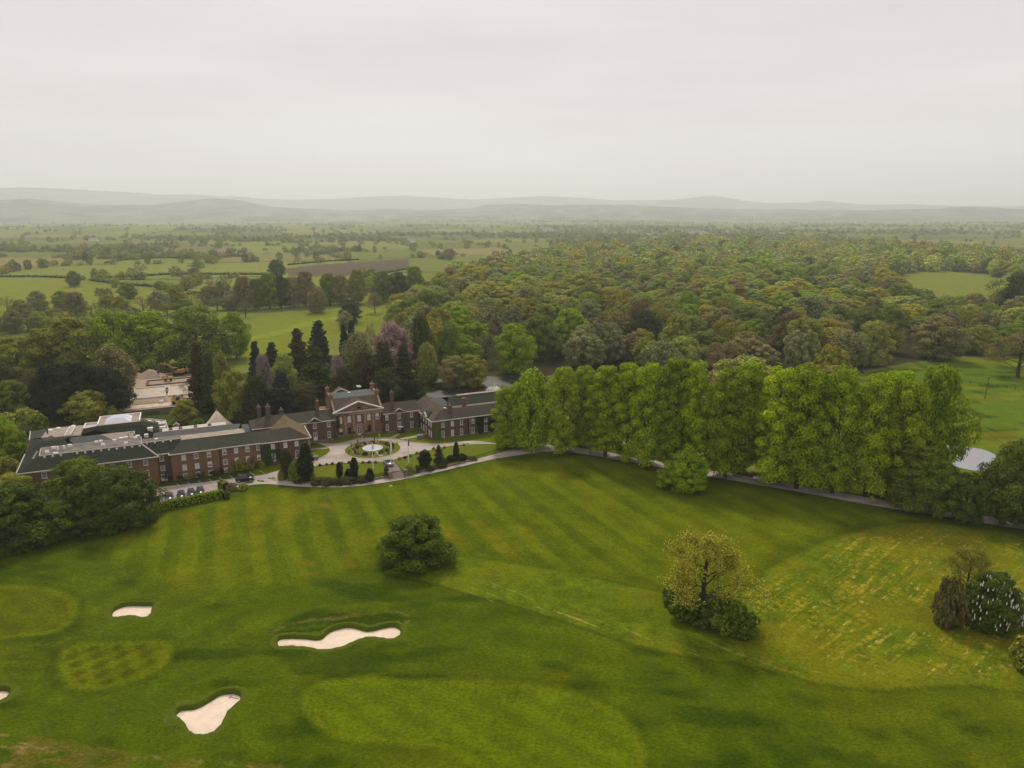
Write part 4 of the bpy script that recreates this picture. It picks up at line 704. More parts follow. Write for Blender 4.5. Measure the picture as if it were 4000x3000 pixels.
# ================================================================== TREES
def cloud(prof, H, Rw, z0, ncl, per, rc, leaf, up=.35, squash=.75, inner=.18, jit=.28, lobes=0):
    """leaf clumps spread through a crown's volume: returns positions, normals, sizes"""
    P_, N_, S_ = [], [], []
    ph = rng.uniform(0, 6.28)
    for k in range(ncl):
        u = (k + rng.uniform(0, 1)) / ncl; th = k * 2.39996 + rng.uniform(-.5, .5); pr = prof(u)
        lob = 1 + (.22 * math.sin(lobes * th + ph + 4 * u) if lobes else 0)
        rad = Rw * pr * lob * math.sqrt(rng.uniform(.30, 1)); z = z0 + (H - z0) * u
        c = np.array([rad * math.cos(th), rad * math.sin(th), z]); r = rc * rng.uniform(.65, 1.35) * (.6 + .4 * pr)
        n = int(per * (r / rc) ** 1.5); d = rng.normal(0, 1, (n, 3)); d[:, 2] += up; out_ = np.array([math.cos(th), math.sin(th), .2]); d += out_ * .45; d /= np.linalg.norm(d, axis=1, keepdims=True)
        q = rng.uniform(.62, 1.08, n)[:, None]; p = c + d * r * q * np.array([1, 1, squash]); nn = d + rng.normal(0, jit, (n, 3)); nn[:, 2] += .35
        P_.append(p); N_.append(nn); S_.append(leaf * rng.uniform(.65, 1.35, n))
    if inner:
        n = int(ncl * per * inner); u = rng.uniform(0, .95, n); th = rng.uniform(0, 6.283, n); pr = np.array([prof(x) for x in u]); rad = Rw * pr * np.sqrt(rng.uniform(0, .55, n))
        P_.append(np.column_stack([rad * np.cos(th), rad * np.sin(th), z0 + (H - z0) * u])); N_.append(rng.normal(0, 1, (n, 3))); S_.append(leaf * 1.5 * np.ones(n))
    p = np.vstack(P_); n = np.vstack(N_); s_ = np.concatenate(S_); k = p[:, 2] > .05; return p[k], n[k], s_[k]
def limbs(mb, base, d, L, r, depth, spread=.6, kids=3, tips=None, minr=.02, grav=.0):
    """recursive branching from base along d; records twig tips"""
    d = Vector(d).normalized(); pts = [Vector(base)]; n = 3
    for i in range(n):
        d = (d + Vector(rng.normal(0, .12, 3)) + Vector((0, 0, .08 - grav))).normalized(); pts.append(pts[-1] + d * L / n)
    mb.tube(pts, [max(minr, r * (1 - .5 * i / n)) for i in range(n + 1)], 5 if r > .08 else 3, False)
    if tips is not None and depth <= 2: tips += [tuple(p) for p in pts[1:]]
    if depth > 0:
        for k in range(kids):
            a = d.orthogonal().normalized(); a.rotate(Matrix.Rotation(2.39996 * k + rng.uniform(-.6, .6), 3, d)); nd = (d + a * spread * rng.uniform(.7, 1.3)).normalized()
            limbs(mb, pts[-1] if k < 2 else pts[2], nd, L * rng.uniform(.58, .8), r * .55, depth - 1, spread, kids, tips, minr, grav)
PROTO = {}
def proto(key, crown, trunk_mb, H, Rw, mat=LEAF, extra=None):
    p, n, s_ = crown; v, q = leaf_arrays(p, n, s_); cm = np_mesh('crown', v, q); cm.materials.append(mat)
    tm = bpy.data.meshes.new('trunk'); tm.from_pydata(trunk_mb.v, [], trunk_mb.f); tm.materials.append(BARK)
    PROTO.setdefault(key, []).append((cm, tm, H, Rw, extra))
def trunk(H, r, nl, z0, z1, out_, bend=.3):
    mb = MB(); pts = [(0, 0, -.4)]
    for i in range(1, 6): pts.append((rng.uniform(-bend, bend) * i / 5, rng.uniform(-bend, bend) * i / 5, H * i / 5))
    mb.tube(pts, [r * 1.25, r, r * .85, r * .65, r * .42, r * .12], 7)
    for k in range(nl):
        z = z0 + (z1 - z0) * k / max(1, nl - 1); a = 2.4 * k; L = out_ * (1 - .4 * k / nl); mb.tube([(0, 0, z), (L * .5 * math.cos(a), L * .5 * math.sin(a), z + L * .45), (L * math.cos(a), L * math.sin(a), z + L * 1.0)], [r * .4, r * .28, r * .08], 5)
    return mb
p_round = lambda u: math.sin(math.pi * (.13 + .85 * u)) ** .65
p_dome = lambda u: math.sqrt(max(.02, 1 - u ** 2.2)) * (.82 + .18 * min(1, u * 5))
p_lime = lambda u: max(.12, (1 - u ** 4.2)) ** .55 * (.70 + .30 * min(1, u * 3)) * (1 + .10 * math.sin(u * 14))
p_cone = lambda u: max(.04, 1 - u) ** .82
p_col = lambda u: max(.05, 1 - u ** 3.5) ** .6 * (.66 + .34 * min(1, u * 2.2))
for i in range(3): proto('lime', cloud(p_lime, 24, 4.5, 1.0 + .5 * i, 62, 340, (1.95, 2.2, 1.8)[i], .28, .6, .70, .04, lobes=2 + i), trunk(23, .45, 9, 6, 19, 3.6), 24, 5.4)
for i in range(4): proto('round', cloud(p_round, 16, 6.0, 1.2, 70, 240, 2.15, .30, .6, .66, .05, lobes=3 + i % 3), trunk(14, .4, 7, 4, 10, 4.2), 16, 6.8)
for i in range(2): proto('chestnut', cloud(p_dome, 12, 6.4, .3, 130, 210, 1.55, .27, .5, .68, .06, lobes=4), trunk(10, .45, 6, 2, 7, 4), 12, 6.9)
for i in range(2): proto('spire', cloud(p_cone, 17, 3.9, .8, 90, 75, 1.3, .36, -.25, .45, .25, .6), trunk(16.5, .3, 0, 1, 2, 1, .1), 17, 3.7)
for i in range(2): proto('yew', cloud(p_col, 6, 1.35, .15, 70, 55, .5, .20, .7, 1.3, .35, .35), trunk(5, .16, 0, 1, 2, 1, .05), 6, 1.55)
proto('cedar', cloud(lambda u: (1 - u ** 1.6) * (.65 + .35 * math.sin(u * 22)) + .06, 15, 5.2, 1.5, 110, 75, 1.5, .42, .25, .28, .15), trunk(14.5, .4, 9, 3, 13, 3.5, .1), 15, 5.6)
for i in range(2): proto('willow', cloud(p_round, 13, 4.6, 1.0, 90, 95, 1.5, .34, -.1, 1.25, .1, .5), trunk(11, .32, 6, 4, 9, 2.6), 13, 5.0)
for i in range(3): proto('bush', cloud(p_dome, 3, 2.2, .1, 34, 65, .75, .24, .4, .8, .2), trunk(2, .1, 4, .3, 1, 1, .2), 3, 2.5)
for i in range(3):
    tips = []; mb = MB(); mb.tube([(0, 0, -.4), (.1, 0, 2.2), (0, .15, 5.0), (.1, .1, 8.6), (0, 0, 12)], [.36, .30, .25, .16, .05], 7)
    for k in range(13): a = 2.39996 * k; z = 2.6 + .68 * k; limbs(mb, (0, 0, z), (math.cos(a), math.sin(a), .35 + .05 * k), 3.3 - .14 * k, .13, 3, .62, 3, tips, .015)
    t_ = np.array(tips); n = 12500 if i < 2 else 3600; k = rng.integers(0, len(t_), n); p = t_[k] + rng.normal(0, .42, (n, 3)); proto('sparse', (p, rng.normal(0, 1, p.shape) + np.array([0, 0, .4]), .145 * rng.uniform(.7, 1.3, n)), mb, 14, 5.4)
for i in range(2):
    tips = []; mb = MB(); mb.tube([(0, 0, -.4), (.1, 0, 2.5), (0, .15, 5.5), (.1, .1, 9)], [.34, .27, .2, .08], 6)
    for k in range(10): a = 2.39996 * k; z = 2.4 + .66 * k; limbs(mb, (0, 0, z), (math.cos(a), math.sin(a), .7), 3.0 - .1 * k, .12, 3, .55, 3, tips, .03)
    t_ = np.array(tips); n = 1200; k = rng.integers(0, len(t_), n); p = t_[k] + rng.normal(0, .4, (n, 3)); proto('bare', (p, rng.normal(0, 1, p.shape), .16 * np.ones(n)), mb, 13, 5)
def lobed():
    q = [];
    for k in range(7): a = 2.39996 * k + rng.uniform(-.4, .4); r = rng.uniform(2.2, 4.6) if k else 0; h = rng.uniform(8, 13.5); w = rng.uniform(2.6, 4.2); p, n, s_ = cloud(p_round, h, w, h * .2, 22, 190, 1.5, .30, .6, .66, .04); q.append((p + np.array([r * math.cos(a), r * math.sin(a), 0]), n, s_))
    return tuple(np.concatenate([x[i] for x in q]) for i in range(3))
for i in range(3): proto('oak', lobed(), trunk(9, .42, 7, 2.5, 7, 4.5), 13, 7.4)
for i in range(3): proto('low', cloud(p_round, 12, 5.6, .6, 30, 16, 2.1, .95, .5, .7, .1), trunk(9, .3, 0, 1, 2, 1), 12, 6.2)
TINT = dict(lime=(.285, .395, .005), lime2=(.225, .325, .006), olive=(.262, .275, .034), brown=(.235, .215, .070), green=(.150, .205, .017), yellow=(.30, .285, .022), grey=(.235, .25, .085), dark=(.060, .078, .020), copper=(.16, .08, .05), teal=(.042, .060, .042), darkbrown=(.076, .070, .022),
            pink=(.33, .21, .18), mauve=(.30, .25, .22), fresh=(.30, .34, .06), khaki=(.26, .235, .085), deep=(.080, .120, .010), winter=(.22, .17, .12), yew=(.024, .034, .010), gold=(.26, .26, .02), russet=(.19, .145, .055))
def tint(k): c = TINT[k] if isinstance(k, str) else k; j = rng.uniform(.82, 1.1); return [float(min(1, v * j * rng.uniform(.95, 1.05))) for v in c]
CAT = {'bush': 'shrub', 'yew': 'yew', 'lime': 'tree'}
def plant(kind, x, y, h, w, tk, name, label, group=None, v=None, z=None, cat=None):
    """one tree: an Empty at its foot > crown, trunk"""
    pr = PROTO[kind]; cm, tm, H, Rw, _ = pr[v % len(pr) if v is not None else int(rng.integers(0, len(pr)))]
    o = empty(name, (x, y, float(terr(x, y)) if z is None else z), float(rng.uniform(0, 6.28)), label, cat or CAT.get(kind, 'tree'), group)
    o.scale = (w / 2 / Rw, w / 2 / Rw * float(rng.uniform(.92, 1.08)), h / H)
    c = part('crown', cm, o); c['tint'] = tint(tk); t_ = part('trunk', tm, o); return o
def tpx(kind, px, py, top, w, tk, name, label, group=None, v=None, cat=None):
    """a tree surveyed from the photograph: foot (px,py), height of its tip and crown width"""
    x, y = P(px, py); z = float(terr(x, y)); return plant(kind, x, y, topz(px, top, y) - z, w * depth(y, z) / FPX, tk, name, label, group, v, cat=cat)
# ---- the lime avenue
AV = [(1979, 1750, 1515, 135, 'lime'), (2027, 1752, 1500, 100, 'lime'), (2078, 1750, 1466, 170, 'lime2'), (2198, 1768, 1442, 165, 'lime'), (2277, 1744, 1440, 140, 'lime2'), (2364, 1783, 1438, 170, 'lime'), (2448, 1796, 1428, 175, 'lime'), (2527, 1815, 1430, 160, 'lime'), (2630, 1838, 1412, 190, 'lime2'), (2700, 1846, 1425, 170, 'lime'),
      (2831, 1866, 1450, 190, 'lime'), (2905, 1842, 1425, 190, 'lime2'), (3020, 1886, 1448, 205, 'lime'), (3110, 1908, 1440, 200, 'lime'), (3165, 1880, 1475, 170, 'lime2'), (3250, 1925, 1446, 200, 'lime'), (3378, 1940, 1478, 180, 'lime'), (3465, 1925, 1460, 190, 'lime2'), (3510, 1962, 1500, 190, 'lime')]
ORD = 'first second third fourth fifth sixth seventh eighth ninth tenth eleventh twelfth thirteenth fourteenth fifteenth sixteenth seventeenth eighteenth nineteenth twentieth'.split()
for i, (px, py, tp, w, tk) in enumerate(AV): tpx('willow' if i == 2 else 'lime', px, py, tp, w * (.84 + .05 * (i % 3)), tuple(c_ * (.78 + .4 * ((i * 7) % 5) / 4) for c_ in TINT[tk]), 'lime_tree', 'tall bright green lime, %s from the house in the avenue along the drive' % ORD[i], 'lime trees of the avenue', i)
tpx('round', 3610, 1930, 1446, 225, 'lime2', 'round_crowned_tree', 'broad round crowned green tree closing the avenue beside the wet meadow', v=0)
tpx('round', 2900, 1700, 1405, 330, 'fresh', 'pale_broadleaf_tree', 'large pale green broadleaf tree rising behind the middle of the lime avenue', v=1)
tpx('lime', 3565, 1990, 1740, 180, 'green', 'drive_side_tree', 'dark green tree beside the drive below the round crowned tree', v=1)
for i, (px, py, tp, w) in enumerate([(3645, 2015, 1800, 160), (3765, 2035, 1855, 175), (3915, 2050, 1745, 190), (4060, 2090, 1780, 220), (3985, 2040, 1722, 220)]): tpx('round', px, py, tp, w, 'deep' if i % 2 else 'green', 'drive_end_tree', 'dark green tree crowding the shaded end of the drive, %s' % ('nearest the avenue', 'second from the avenue', 'third from the avenue', 'cut by the picture edge', 'behind the others by the pool')[i], 'trees crowding the end of the drive', i)
tpx('chestnut', 2672, 1905, 1770, 190, 'lime2', 'young_lime', 'low leafy sapling clump on the lawn edge in front of the lime avenue', cat='shrub')
# ---- foreground trees
tpx('chestnut', 475, 2045, 1835, 300, 'deep', 'horse_chestnut', 'rounded dark green chestnut tree beside the hedge end of the car park', v=0)
tpx('chestnut', 335, 2015, 1800, 270, 'green', 'horse_chestnut', 'dark green chestnut tree in front of the hotel block, second from the hedge', v=1)
tpx('chestnut', 55, 2125, 1908, 310, 'deep', 'horse_chestnut', 'large dark chestnut tree at the left edge of the picture', v=0)
tpx('chestnut', 215, 2095, 1962, 215, 'deep', 'horse_chestnut', 'lowest dark chestnut tree, between its bigger neighbours beside the lawn', v=1)
tpx('round', 60, 1985, 1858, 150, 'olive', 'olive_tree_clump', 'small olive green tree behind the chestnuts at the corner of the hotel')
tpx('chestnut', 1620, 2190, 2028, 284, (.098, .150, .008), 'lawn_tree', 'dense rounded dark green tree standing alone on the striped lawn', v=0)
tpx('sparse', 2745, 2425, 2095, 345, (.36, .38, .035), 'thinly_leaved_tree', 'thin leaved yellow green tree with bare branches rising from the copse', v=0)
for i, (px, py, w, tp, tk) in enumerate([(2650, 2355, 130, 2295, 'deep'), (2690, 2400, 170, 2315, 'deep'), (2760, 2425, 160, 2355, 'deep'), (2840, 2440, 190, 2350, 'green'), (2880, 2462, 165, 2385, 'deep'), (2800, 2400, 170, 2320, 'green')]):
    tpx('bush', px, py, tp, w, tk, 'copse_shrub', ('shrub on the far left of the copse under the thin leaved tree', 'shrub left of the trunk in the copse', 'shrub at the foot of the thin leaved tree trunk', 'large shrub right of the trunk in the copse', 'dense shrub at the lower right end of the copse', 'shrub behind the trunk in the copse')[i], 'copse shrubs')
cb = tpx('chestnut', 3868, 2448, 2248, 225, 'deep', 'flowering_chestnut', 'dark horse chestnut covered in white flower candles at the right edge', v=1)
n = 150; th = rng.uniform(0, 6.28, n); u = rng.uniform(.08, .97, n); rad = 6.7 * np.array([p_dome(k) for k in u]) * rng.uniform(.92, 1.03, n); mb = MB()
for k in range(n): mb.lathe([(.11, 0), (.17, .18), (.12, .5), (.02, .75)], (rad[k] * math.cos(th[k]), rad[k] * math.sin(th[k]), .5 + 11.4 * u[k]), 5)
mb.build('blossoms', plain('white_blossom', (.75, .70, .60), .8, .1), cb)['kind'] = 'stuff'
tpx('sparse', 3770, 2330, 2150, 190, 'olive', 'sapling_tree', 'thin olive sapling behind the flowering chestnut', v=1); tpx('bush', 3700, 2440, 2270, 130, (.15, .13, .035), 'brown_shrub', 'upright brown shrub left of the flowering chestnut'); tpx('bush', 4030, 2620, 2495, 160, 'olive', 'edge_shrub', 'olive shrub cut by the right edge below the flowering chestnut')
# ---- clipped yews, conifers and shrubs of the garden
for a in [('yew', 1198, 1868, 1738, 62, 'yew', 'tall stout clipped yew column by the pavilion corner'), ('yew', 1122, 1862, 1762, 52, 'darkbrown', 'brown tipped yew left of the tall stout yew column'), ('yew', 1327, 1862, 1808, 30, 'yew', 'egg shaped clipped yew between the flagpole and the tall stout yew'), ('yew', 1386, 1860, 1790, 36, 'yew', 'twin tipped yew left of the first flagpole'), ('yew', 1660, 1822, 1763, 56, 'yew', 'broad dark yew right of the steps'), ('yew', 1782, 1797, 1730, 25, 'yew', 'flat topped slim yew near the avenue end of the garden')]:
    tpx(*a[:6], 'clipped_yew', a[6], 'clipped yews of the terrace garden')
tpx('cedar', 1715, 1806, 1740, 50, 'darkbrown', 'small_pine', 'small layered pine between the broad yew and the slim yew')
tpx('bush', 1158, 1868, 1802, 60, 'green', 'garden_shrub', 'loose green shrub between the two yews by the pavilion')
SH = [(1100, 1868, 30, 32, 'olive', 'low shrub at the drive corner left of the yews'), (1222, 1868, 26, 22, 'gold', 'golden shrub at the foot of the tall stout yew'), (1362, 1860, 30, 26, 'yew', 'round dark shrub left of the twin tipped yew'), (1445, 1866, 36, 34, 'yew', 'square dark shrub below the first flagpole'), (1510, 1852, 26, 28, 'dark', 'clipped ball beside the steps'), (1600, 1842, 48, 24, 'olive', 'spreading golden brown shrub right of the steps'), (1630, 1838, 30, 18, 'darkbrown', 'low brown shrub beside the retaining wall'), (1760, 1800, 40, 20, 'yew', 'low dark shrub left of the slim yew'), (1805, 1795, 44, 22, 'yew', 'low dark shrub right of the slim yew'), (1735, 1815, 30, 22, 'dark', 'small shrub under the layered pine')]
for px, py, w, hpx, tk, lab in SH: tpx('bush', px, py, py - hpx, w, tk, 'garden_shrub', lab)
for i, (px, py, w, h) in enumerate([(1240, 1876, 60, 12), (1280, 1877, 60, 13), (1325, 1876, 60, 12), (1370, 1873, 60, 13), (1410, 1870, 50, 12), (1170, 1873, 50, 12), (1680, 1828, 50, 11), (1720, 1820, 50, 11), (1840, 1790, 50, 9)]): tpx('bush', px, py, py - h * .6, w, 'darkbrown', 'border_shrub', 'low dark shrub in the border above the lower drive', 'border shrubs along the lower drive')
FB = [(1250, 1822, 'dark'), (1276, 1819, 'green'), (1299, 1816, 'dark'), (1336, 1813, 'gold'), (1364, 1811, 'dark'), (1418, 1811, 'gold'), (1442, 1810, 'dark'), (1468, 1810, 'gold'), (1559, 1797, 'gold'), (1582, 1792, 'dark'), (1603, 1785, 'gold'), (1628, 1775, 'gold'), (1660, 1765, 'gold'), (1694, 1757, 'gold'), (1735, 1753, 'gold'), (1812, 1743, 'gold')]
for i, (px, py, tk) in enumerate(FB): tpx('bush', px, py, py - 10, 13, tk, 'bedding_shrub', 'small %s bedding shrub along the upper drive edge' % ('golden' if tk == 'gold' else 'dark green'), 'bedding shrubs, %s' % {'gold': 'golden'}.get(tk, 'dark green'))
k = 0
for a_, r_ in [(.5, 5.6), (.9, 5.4), (1.3, 5.7), (1.75, 5.2), (2.2, 5.6), (2.7, 5.2), (3.1, 4.6), (3.7, 5.4), (4.1, 5.6), (4.5, 5.3), (4.9, 4.9), (5.5, 4.4), (5.9, 5.0), (.1, 5.4), (6.2, 4.2)]:
    x = IC[0] + r_ * math.cos(a_); y = IC[1] + r_ * math.sin(a_); plant('bush', x, y, float(rng.uniform(.5, .9)), float(rng.uniform(1.0, 2.0)), ('dark', 'darkbrown', 'green')[k % 3], 'island_shrub', 'low shrub in a flower bed of the round island', 'island bedding', z=1.65); k += 1
WS = [(700, 1868, 60, 30, 'darkbrown'), (655, 1872, 40, 46, 'darkbrown'), (740, 1868, 50, 20, 'russet'), (790, 1858, 60, 24, 'darkbrown'), (830, 1853, 50, 26, 'darkbrown'), (856, 1850, 40, 30, 'darkbrown'), (880, 1846, 24, 20, 'russet'), (905, 1846, 30, 22, 'khaki'), (938, 1838, 44, 44, 'olive'), (990, 1828, 50, 46, 'russet'), (1022, 1826, 30, 24, 'gold'), (975, 1834, 30, 26, 'olive')]
for i, (px, py, w, h, tk) in enumerate(WS): tpx('bush', px, py, py - h, w, tk, 'wall_shrub', '%s shrub against the bedroom wing wall, %s from the entrance doors' % ({'darkbrown': 'dark', 'russet': 'russet', 'khaki': 'pale', 'olive': 'olive', 'gold': 'golden'}[tk], ORD[i]), 'shrubs below the bedroom windows')
tpx('bush', 905, 1915, 1888, 46, 'khaki', 'car_park_shrub', 'pale flowering shrub behind the hedge at the end of the parked cars'); tpx('bush', 950, 1912, 1890, 40, 'olive', 'car_park_shrub', 'small clipped shrub at the hedge corner by the lawn')
# ---- belt behind the hotel, left to right
LB = [('round', 80, 1490, 1318, 180, (.21, .225, .02), 'olive yellow broadleaf tree at the left edge behind the hotel'), ('round', 275, 1470, 1245, 230, (.20, .22, .02), 'tall yellow green broadleaf tree left of the building site'), ('round', 465, 1460, 1226, 190, 'lime2', 'bright green broadleaf tree above the weeping willow'), ('round', 600, 1440, 1222, 240, 'lime2', 'broad bright green tree behind the gravel heaps'), ('round', 775, 1430, 1206, 260, 'green', 'broad dark green tree behind the excavator'), ('round', 925, 1400, 1226, 120, 'lime2', 'lighter green tree beside the golf fairway'),
      ('round', 200, 1470, 1290, 150, 'olive', 'olive tree between the two yellow green trees'), ('chestnut', 230, 1625, 1432, 190, 'yew', 'left part of the huge dark evergreen beside the hotel'), ('chestnut', 320, 1630, 1424, 220, 'yew', 'middle part of the huge dark evergreen beside the hotel'), ('chestnut', 420, 1600, 1440, 190, 'yew', 'right part of the huge dark evergreen beside the vans'), ('willow', 455, 1540, 1362, 150, 'khaki', 'grey green weeping willow beside the building site'), ('round', 342, 1650, 1530, 170, 'olive', 'round olive tree in front of the huge dark evergreen'), ('bush', 432, 1640, 1588, 70, 'olive', 'small olive shrub left of the retaining wall'),
      ('chestnut', 55, 1640, 1492, 160, 'green', 'dark leafy chestnut at the left edge above the hotel'), ('round', 15, 1580, 1425, 130, 'darkbrown', 'brownish tree at the left edge'), ('bare', 90, 1570, 1440, 140, 'brown', 'brown twiggy tree left of the huge dark evergreen'), ('chestnut', 52, 1805, 1662, 118, 'lime2', 'bright green clipped conifer at the end of the hotel roof'), ('bush', 40, 1680, 1620, 110, 'olive', 'olive shrub at the left edge behind the bright conifer'), ('bush', 110, 1680, 1600, 110, 'olive', 'olive shrub behind the hotel gable'), ('bush', 150, 1690, 1625, 90, 'green', 'green shrub touching the kitchen range'), ('bare', 90, 1720, 1660, 70, 'winter', 'pale twiggy shrub behind the bright conifer'), ('bush', 30, 1850, 1790, 100, 'olive', 'olive shrub beside the hotel gable wall'),
      ('bush', 15, 1730, 1640, 100, 'lime2', 'bright shrub cut by the left edge of the picture'), ('round', 728, 1655, 1566, 100, 'olive', 'small olive green tree in front of the retaining wall'), ('bush', 690, 1660, 1640, 60, 'lime2', 'fresh green shrubs at the foot of the small olive tree'), ('bush', 770, 1660, 1635, 60, 'lime2', 'fresh green shrub left of the tipi'), ('bare', 742, 1560, 1485, 80, 'winter', 'pinkish bare tree standing on the building site')]
for a in LB: tpx(*a[:6], {'bush': 'shrub', 'willow': 'weeping_willow', 'bare': 'bare_tree', 'chestnut': 'evergreen_tree'}.get(a[0], 'broadleaf_tree'), a[6])
# ---- conifers and garden trees behind the house
GT = [('spire', 790, 1600, 1340, 90, 'darkbrown', 'tall brown green conifer right of the building site'), ('spire', 826, 1590, 1385, 80, 'dark', 'dark conifer beside the tall brown green conifer'), ('willow', 877, 1560, 1390, 70, 'olive', 'slender olive willow among the dark conifers'), ('round', 920, 1645, 1452, 140, 'olive', 'rounded olive tree above the tipi'), ('spire', 1006, 1500, 1336, 70, 'teal', 'small dark spire on the edge of the golf fairway'), ('spire', 1070, 1480, 1338, 80, 'dark', 'dark spiky conifer below the fairway'), ('round', 1038, 1560, 1392, 66, 'mauve', 'mauve blossom tree among the conifers'),
      ('round', 1115, 1530, 1386, 95, 'fresh', 'pale fresh green tree right of the mauve blossom tree'), ('cedar', 1170, 1470, 1286, 120, 'darkbrown', 'drooping topped brown conifer below the fairway'), ('spire', 1253, 1450, 1254, 105, 'teal', 'big dark fir against the bright fairway'), ('spire', 1350, 1450, 1268, 60, 'teal', 'narrow dark cypress, left of the closest pair'), ('spire', 1382, 1450, 1252, 64, 'teal', 'narrow dark cypress, right of the closest pair'), ('cedar', 1243, 1590, 1356, 190, 'dark', 'large dark cedar behind the chimneys of the link wing'), ('round', 1322, 1540, 1392, 62, 'mauve', 'pale blossom tree right of the large dark cedar'), ('spire', 1107, 1600, 1448, 110, 'teal', 'blue grey conifer left of the large dark cedar'),
      ('round', 1012, 1640, 1474, 110, 'dark', 'dark green tree above the tipi peak'), ('spire', 978, 1660, 1500, 70, 'darkbrown', 'narrow brown conifer right of the tipi'), ('round', 1196, 1625, 1500, 150, 'darkbrown', 'dark brown yew behind the pavilion chimneys'), ('round', 1100, 1640, 1520, 140, 'yew', 'blackish yew behind the link wing roof'), ('willow', 1405, 1500, 1308, 120, 'khaki', 'pale weeping tree right of the narrow cypresses'), ('round', 1538, 1480, 1266, 175, 'pink', 'wide pink flowering tree behind the house'), ('round', 1430, 1560, 1378, 115, 'darkbrown', 'olive brown tree above the central chimneys'), ('spire', 1506, 1570, 1338, 140, 'darkbrown', 'tall brown conifer below the pink tree'),
      ('spire', 1582, 1550, 1348, 110, 'darkbrown', 'brown conifer right of the tallest brown one'), ('chestnut', 1588, 1590, 1488, 120, 'yew', 'round dark yew beside the link wing chimney'), ('round', 1512, 1600, 1444, 110, 'dark', 'dark evergreen directly behind the central chimneys'), ('round', 1350, 1590, 1440, 110, 'darkbrown', 'brown evergreen directly behind the central house roof'), ('willow', 1652, 1470, 1240, 90, 'deep', 'tall ivy clad tree right of the pink tree'), ('willow', 1671, 1500, 1350, 85, 'fresh', 'light green birch on the bank of the pond'), ('round', 1775, 1515, 1395, 120, 'brown', 'brownish tree on the left of the pond island'), ('round', 1845, 1512, 1390, 120, 'olive', 'olive tree on the right of the pond island'), ('round', 1760, 1450, 1270, 110, 'green', 'tall green tree left of the pond head'),
      ('bare', 1450, 1400, 1260, 60, 'winter', 'thin bare tree on the fairway edge'), ('round', 1373, 1262, 1172, 88, 'dark', 'round dark tree alone on the fairway'), ('sparse', 1465, 1224, 1146, 70, 'khaki', 'pale brown tree alone at the head of the fairway'), ('round', 1350, 1285, 1218, 60, 'grey', 'grey green shrubby tree beside the round dark fairway tree'), ('round', 1590, 1300, 1175, 120, 'green', 'broad green tree right of the fairway'), ('willow', 1240, 1222, 1128, 72, 'khaki', 'pale larch at the edge of the fairway belt')]
for a in GT: tpx(*a[:6], {'spire': 'conifer', 'cedar': 'cedar', 'willow': 'weeping_tree', 'bare': 'bare_tree'}.get(a[0], 'garden_tree'), a[6])
# belt along the far side of the fairway and single trees of the pasture
for i, (px, w) in enumerate([(960, 90), (1010, 80), (1055, 90), (1100, 85), (1150, 95), (1195, 80), (1290, 85), (1335, 90), (1400, 80), (1500, 85), (1560, 95), (1620, 90)]):
    k = ('russet', 'green', 'green', 'dark', 'brown', 'russet', 'green', 'brown', 'olive', 'green', 'dark', 'green')[i]; tpx('round', px, 1212 - (px - 960) * .06, 1085 - (px - 960) * .045 + 10 * math.sin(i * 2.1), w, k, 'belt_tree', '%s tree in the belt beyond the fairway, %s from the hotel side' % ({'russet': 'russet brown', 'green': 'mid green', 'dark': 'dark green', 'brown': 'brownish', 'olive': 'olive'}[k], ORD[i]), 'fairway belt trees, ' + k)
PT = [('round', 291, 1120, 1060, 62, 'green', 'single dark green tree in the nearest pasture'), ('round', 503, 1167, 1110, 74, 'green', 'round tree casting a shadow among the sheep'), ('sparse', 395, 1180, 1124, 46, 'khaki', 'thin tree, left of a pair in the pasture'), ('sparse', 426, 1178, 1128, 46, 'khaki', 'thin tree, right of a pair in the pasture'), ('bare', 548, 1082, 1026, 60, 'olive', 'twiggy tree on the hedge line above the pasture'), ('round', 626, 1130, 1097, 54, 'olive', 'small round tree by the middle hedge'), ('sparse', 725, 1135, 1080, 50, 'khaki', 'thin tree at the corner of the hedges'), ('bare', 833, 1150, 1082, 60, 'winter', 'bare tree left of a bare pair'), ('bare', 886, 1140, 1060, 60, 'winter', 'tallest bare tree above the belt'), ('round', 1082, 1088, 1016, 72, 'dark', 'dark spreading tree beside the ploughed field'),
      ('low', 1092, 1014, 985, 28, 'green', 'small tree at the far edge of the ploughed field'), ('low', 1160, 1004, 972, 30, 'green', 'left tree of three in the field behind the ploughed land'), ('low', 1200, 1002, 974, 28, 'grey', 'middle tree of three in the field behind the ploughed land'), ('low', 1236, 1016, 985, 30, 'green', 'right tree of three in the field behind the ploughed land'), ('round', 1755, 1010, 972, 60, 'brown', 'russet spreading tree alone before the far fields'), ('sparse', 760, 1090, 1045, 55, 'winter', 'bare tree on the long hedge'), ('round', 3985, 1240, 1070, 170, 'dark', 'dark tree at the right edge beside the clearing'), ('bare', 3870, 1165, 1085, 60, 'brown', 'bare tree standing in the clearing'), ('sparse', 3975, 1475, 1300, 230, 'brown', 'brown leaved oak at the right edge of the wet meadow')]
for a in PT: tpx(*a[:6], {'bare': 'bare_tree', 'sparse': 'thin_tree'}.get(a[0], 'pasture_tree'), a[6])
for i, (px, py) in enumerate([(30, 1215), (85, 1245), (150, 1225), (205, 1250), (245, 1210), (300, 1230), (360, 1240), (430, 1225), (480, 1245), (560, 1215), (620, 1210), (690, 1200), (750, 1195), (820, 1190), (870, 1185), (930, 1180), (150, 1290), (60, 1300)]):
    k = ('olive', 'brown', 'grey', 'olive')[i % 4]; tpx('round' if i % 3 else 'bare', px, py, py - 58 - 14 * (i % 3), 78, k, 'scrub_tree', '%s scrub tree between the pasture and the hotel trees, %s in that strip' % ({'olive': 'olive', 'brown': 'brown', 'grey': 'grey green'}[k], ORD[i]), 'scrub trees below the pasture, ' + k)
